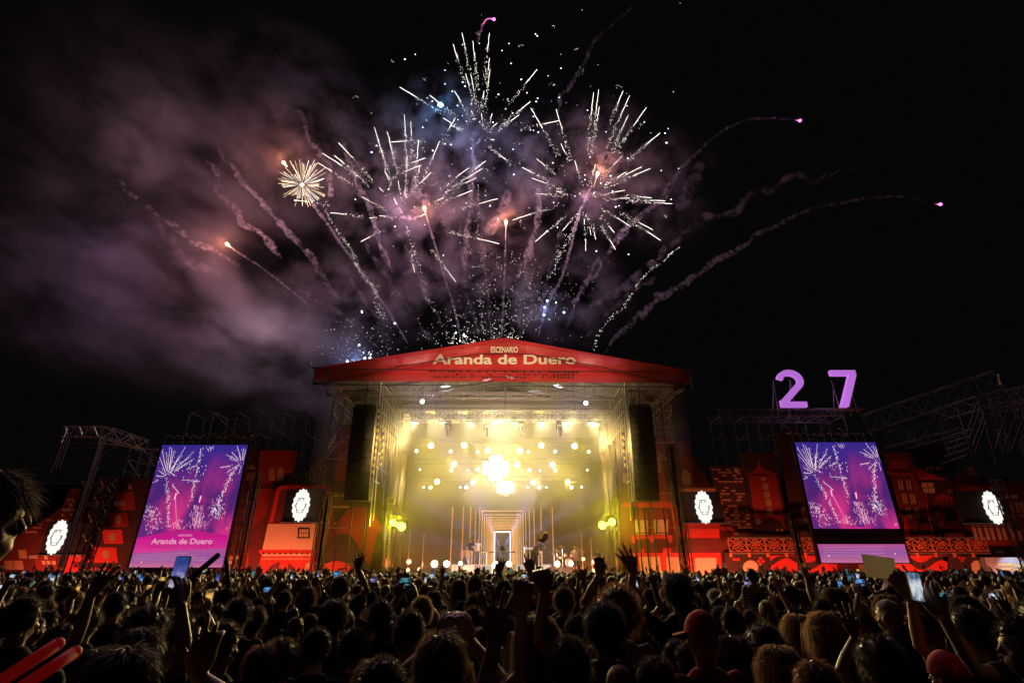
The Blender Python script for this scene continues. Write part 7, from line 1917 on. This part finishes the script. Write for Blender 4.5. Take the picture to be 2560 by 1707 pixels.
stick(K6, (1562, 245), (1549, 52), 5.0, .020, M['black'], 'dark upright stick right of the left screen foot', 'inflatable_stick', 'stick')
b = MB(); b.ell((0, 0, 0), (.055, .07, .05), 12, 8)
for (K, cx, cy, w, lab) in ((K7, 1415, 165, 9.0, 'yellow paper fan edge lit by the stage before the keyboard'),):
    v = -(K(cx, cy)[1] - 853.5) / F; p = P(*K(cx, cy), w * (ct - v * st)); b = MB(); b.ell(p, (.07, .05, .10), 10, 8); b.build('balloon', M['yellowchain'], smooth=True, label='small yellow balloon bobbing over the crowd before the keyboard', cat='balloon')
# beach ball in the air
c = Vector(P(*K3(1375, 1200), 29)); b = MB(); r = .34
import bmesh
bmx = bmesh.new(); bmesh.ops.create_icosphere(bmx, subdivisions=1, radius=r); b.cur = 0
for f in bmx.faces:
    b.cur = f.index % 2; vs = [tuple(v.co + c) for v in f.verts]; b.add(vs, [(0, 1, 2)])
bmx.free()
b.build('beach_ball', [mat('maroon_vinyl', (.10, .012, .012), .35, 0, .1, trans=.25), mat('gold_vinyl', (.55, .36, .08), .35, 0, .1, trans=.4)], label='maroon and gold many-sided ball flying above the crowd before the stage', cat='ball')

# ------------------------------------------------------------------ the band
def stand(x, y, z, name, parts, lab, cat):
    t = empty(name, (x, y, z), lab, cat); return t
sp_ = lambda x, y, Y: P(*K3(x, y), Y)
Zt = DECK + .005
wide = {1: ((.70, .02, 1.38), (1, .05, -.05), (0, 1, .1), op, (0, -1, -.2)), -1: ((-.70, .02, 1.38), (-1, .05, -.05), (0, 1, .1), op, (0, -1, -.2))}
make_body('arms spread', wide, .012)
play = {1: ((.18, .26, 1.05), (-.8, .3, 0), (0, .3, -1), grip, (1, -.5, -.4)), -1: ((-.30, .34, 1.12), (.5, .6, .2), (0, .3, -1), grip, (-1, -.4, -.5))}
make_body('playing', play, .012)
seat = {s: [(s * .09, 0, .88), (s * .16, .42, .84), (s * .17, .44, .42)] for s in (-1, 1)}
make_body('drumming', {1: ((.22, .36, 1.12), (-.2, 1, .2), (0, 0, -1), fist, (1, -.4, -.5)), -1: ((-.22, .36, 1.15), (.2, 1, .3), (0, 0, -1), fist, (-1, -.4, -.5))}, .012, seat)
x, y, z = sp_(1143, 1425, 37.6); person(x, 37.6, Zt, 1.0, R(180), 'arms spread', 'long', 'dark', 'striped', 'singer with arms spread wide at the middle of the stage front', 'band on stage', trousers='beige')
b = MB(); mx0 = x + .05; b.bar((mx0, 37.2, Zt), (mx0, 37.2, Zt + 1.35), .022); b.bar((mx0, 37.2, Zt + .02), (mx0 + .01, 37.2, Zt + .05), .16, 12); b.bar((mx0, 37.2, Zt + 1.3), (mx0, 37.3, Zt + 1.48), .03, 8)
b.build('microphone_stand', M['darksteel'], label='microphone stand in front of the singer', cat='stand')
gx = sp_(958, 1365, 39.9)[0]; person(gx, 40.0, RISER_Z, .98, R(165), 'playing', 'medium', 'dark', 'black', 'musician in black shirt and white trousers on the left riser', 'band on stage', trousers='white')
gx2 = sp_(985, 1365, 40.6)[0]; person(gx2 + .15, 40.7, RISER_Z, .98, R(195), 'playing', 'bun', 'fair', 'white', 'musician in white top with hair buns behind the left riser musician', 'band on stage', trousers='denim')
kx = sp_(1362, 1390, 39.9)[0]; person(kx, 39.9, RISER_Z - .02, .98, R(190), 'playing', 'short', 'dark', 'black', 'keyboard player in dark top and wide white trousers', 'band on stage', trousers='white')
kx2 = sp_(1336, 1400, 37.7)[0]; person(kx2, 37.8, Zt, 1.0, R(10), 'down', 'long', 'brown', 'black', 'woman in dark clothes with her back turned, before the keyboard player', 'band on stage', trousers='black')
dx = sp_(1565, 1300, 41.2)[0]; person(dx, 41.3, DRUM_Z - .33, 1.0, R(168), 'drumming', 'medium', 'dark', 'white', 'drummer in a pale shirt seated behind the drum kit', 'band on stage', trousers='black')
dx2 = sp_(1698, 1360, 40.5)[0]; person(dx2, 40.5, Zt, .95, R(180), 'down', 'short', 'dark', 'black', 'stage hand in black standing beside the right stage edge', 'band on stage', trousers='black')
def drum_kit():
    x, y, z = dx - .55, 40.6, DRUM_Z
    t = empty('drum_kit', (x, y, z), 'drum kit with cymbals on the wooden riser right of the stage middle', 'drum kit')
    chrome = mat('chrome', (.7, .7, .7), .2, .9, .05); shell = mat('drum_shell', (.42, .30, .26), .4, .1, .1); brass = mat('cymbal_brass', (.65, .45, .15), .3, .8, .1)
    b = MB(); b.bar((x, y - .25, z + .30), (x, y + .25, z + .30), .29, 20); b.build('bass_drum', shell, t)
    b = MB(); b.disc((x, y - .26, z + .30), .26, .01, 20); b.build('drum_head', M['white'], t)
    for ox, oy, oz, r, h in ((-.22, .0, .68, .15, .2), (.22, .0, .68, .16, .2), (.62, .25, .42, .22, .36), (-.6, .3, .55, .18, .14)):
        b = MB(); b.bar((x + ox, y + oy, z + oz), (x + ox, y + oy, z + oz + h), r, 16); b.build('drum', shell, t)
    for ox, oy, h, r in ((-.85, .15, 1.15, .24), (-.45, .4, 1.35, .22), (.55, .35, 1.3, .24), (.95, .2, 1.1, .22), (-1.05, .3, .9, .18)):
        b = MB(); b.bar((x + ox, y + oy, z + .01), (x + ox, y + oy, z + h), .018, 6); b.build('cymbal_stand', chrome, t)
        b = MB(); b.bar((x + ox, y + oy, z + h), (x + ox + .01, y + oy - .01, z + h + .02), r, 18, r * .3); b.build('cymbal', brass, t)
drum_kit()
def keyboards():
    a = sp_(1270, 1300, 39.5); c = sp_(1345, 1300, 39.5); z = RISER_Z
    t = empty('keyboard_stand', ((a[0] + c[0]) / 2, 39.5, z), 'white keyboard on a two tier stand right of the singer', 'keyboard')
    b = MB(); zz = sp_(1300, 1268, 39.5)[2]; b.box(((a[0] + c[0]) / 2, 39.5, zz), (c[0] - a[0], .35, .11)); b.build('keyboard', M['white'], t)
    b = MB(); b.box(((a[0] + c[0]) / 2 + .05, 39.5, zz - .42), ((c[0] - a[0]) * .8, .35, .09)); b.build('lower_keyboard', M['grey'], t)
    b = MB()
    for s in (-1, 1):
        q = (a[0] + c[0]) / 2 + s * .45; b.bar((q, 39.5, z), (q, 39.5, zz), .03); b.bar((q, 39.25, z + .02), (q, 39.8, z + .02), .03)
    b.build('stand_frame', M['alu'], t)
    x = sp_(925, 1350, 39.6)[0]
    t = empty('percussion_stand', (x, 39.6, z), 'pale percussion drums on a stand at the left of the left riser', 'percussion')
    for s in (-1, 1):
        b = MB(); b.bar((x + s * .16, 39.6, z + .45), (x + s * .14, 39.6, z + .95), .12, 14, .15); b.build('drum', M['cream'], t)
        b = MB(); b.bar((x + s * .3, 39.6, z), (x + s * .1, 39.6, z + .5), .02); b.build('stand_leg', M['alu'], t)
    x = sp_(1030, 1340, 39.8)[0]
    t = empty('equipment_rack', (x, 40.2, z), 'small pale framed equipment rack on the left riser', 'rack')
    b = MB(); zz = z + .8
    for s in (-1, 1): b.box((x + s * .25, 40.2, z + .4), (.04, .4, .8))
    b.box((x, 40.2, zz), (.54, .4, .04)); b.build('rack_frame', M['white'], t)
    b = MB(); b.box((x, 40.2, z + .55), (.44, .36, .2)); b.build('rack_unit', M['grey'], t)
keyboards()
for i, (px, lab) in enumerate(((755, 'outermost left'), (912, 'second from the left'), (1040, 'just left of the singer'), (1262, 'right of the singer'), (1440, 'before the drum kit'))):
    x = sp_(px, 1412, 36.9)[0]; b = MB()
    b.add([(x - .34, 36.75, Zt), (x + .34, 36.75, Zt), (x + .34, 37.2, Zt), (x - .34, 37.2, Zt), (x - .30, 36.80, Zt + .30), (x + .30, 36.80, Zt + .30), (x + .30, 37.12, Zt + .12), (x - .30, 37.12, Zt + .12)], [(3, 2, 1, 0), (4, 5, 6, 7), (0, 1, 5, 4), (1, 2, 6, 5), (2, 3, 7, 6), (3, 0, 4, 7)])
    o = b.build('floor_monitor', M['black'], label=f'black wedge monitor on the stage edge, {lab}', cat='loudspeaker', group='wedge monitors along the stage edge')
for px, py, lab in ((870, 1330, 'microphone stand left of the left riser'), (1626, 1330, 'microphone stand right of the drum kit'), (1420, 1340, 'microphone stand left of the drum kit')):
    x = sp_(px, py, 38.2)[0]; b = MB(); b.bar((x, 38.2, Zt), (x, 38.2, Zt + 1.5), .018); b.bar((x, 38.2, Zt + 1.5), (x + .3, 38.1, Zt + 1.65), .015); b.bar((x, 38.2, Zt), (x, 38.2, Zt + .03), .14, 10)
    b.build('microphone_stand', M['darksteel'], label=lab, cat='stand')
for px, y0, y1, lab in ((600, 1170, 1345, 'thin upright rod over the left red lamps'), (682, 1180, 1345, 'thin upright rod right of the left red lamps'), (1605, 1180, 1330, 'thin upright rod behind the drummer'), (1660, 1210, 1345, 'thin upright rod over the right red lamps')):
    a = sp_(px, y1, 39.0); b = MB(); b.bar((a[0], 39.0, Zt), (a[0], 39.0, sp_(px, y0, 39.0)[2]), .025); b.build('light_rod', M['alu'], label=lab, cat='rod')

# the violet fan of beams behind the singer, front light, audience blinders
fx, fz = sp_(1143, 1285, 40.0)[0], sp_(1143, 1285, 40.0)[2]
t = empty('fan_light', (fx, 40.0, Zt), 'low fan-beam light hidden behind the singer', 'lamp')
b = MB(); b.bar((fx, 40.0, Zt), (fx, 40.0, fz - .12), .05, 8); b.ell((fx, 40.0, fz), (.16, .12, .16), 12, 8); b.build('housing', M['black'], t)
for w in (62, 118, 150, 172, 196, 212, 30, 8, -16, -32):
    d = Vector((math.cos(R(w)), -.28, math.sin(R(w)))); q = Vector((fx, 39.9, fz)) + d * .2
    lamp('SPOT', 'fan_beam', q, 20000 if w in (62, 118) else 14000, (.40, .28, 1), t, .03, q + d, R(17 if w in (62, 118) else 11), blend=.5)
lamp('SPOT', 'front_light', P(*K3(1143, 560), 36.9), 2200, (1, .95, .9), None, .15, (CX, 39.4, 2.2), R(64), blend=.6)
for s in (-7.2, 7.2): lamp('SPOT', 'audience_light', (CX + s, 37.4, 10.5), 4500, (1, .62, .22), None, .3, (CX + s * 2.2, 8, 1.0), R(80), blend=.7)

# ------------------------------------------------------------------ haze in the stage house
def haze():
    m = bpy.data.materials.new('stage_haze'); m.use_nodes = True; N, L = m.node_tree.nodes, m.node_tree.links; N.remove(N['Principled BSDF'])
    v = N.new('ShaderNodeVolumePrincipled'); v.inputs['Color'].default_value = (.92, .89, .78, 1); v.inputs['Anisotropy'].default_value = .2
    g = N.new('ShaderNodeNewGeometry'); sp = N.new('ShaderNodeSeparateXYZ'); L.new(g.outputs['Position'], sp.inputs[0])
    # the haze hangs under the roof and thins towards the deck, in drifting wisps
    mr = N.new('ShaderNodeMapRange'); mr.interpolation_type = 'SMOOTHSTEP'; mr.inputs[1].default_value = 3.2; mr.inputs[2].default_value = 9.5; mr.inputs[3].default_value = .012; mr.inputs[4].default_value = .038; L.new(sp.outputs['Z'], mr.inputs[0])
    nz = N.new('ShaderNodeTexNoise'); nz.inputs['Scale'].default_value = .22; nz.inputs['Detail'].default_value = 3; L.new(g.outputs['Position'], nz.inputs['Vector'])
    m2 = N.new('ShaderNodeMapRange'); m2.inputs[1].default_value = .34; m2.inputs[2].default_value = .66; m2.inputs[3].default_value = .45; m2.inputs[4].default_value = 1.45; L.new(nz.outputs[0], m2.inputs[0])
    ml = N.new('ShaderNodeMath'); ml.operation = 'MULTIPLY'; L.new(mr.outputs[0], ml.inputs[0]); L.new(m2.outputs[0], ml.inputs[1]); L.new(ml.outputs[0], v.inputs['Density'])
    L.new(v.outputs[0], N['Material Output'].inputs['Volume'])
    b = MB(); b.box((CX, 40.8, 8.05), (25.6, 12.9, 13.0)); o = b.build('stage_haze', m, kind='stuff')
haze()
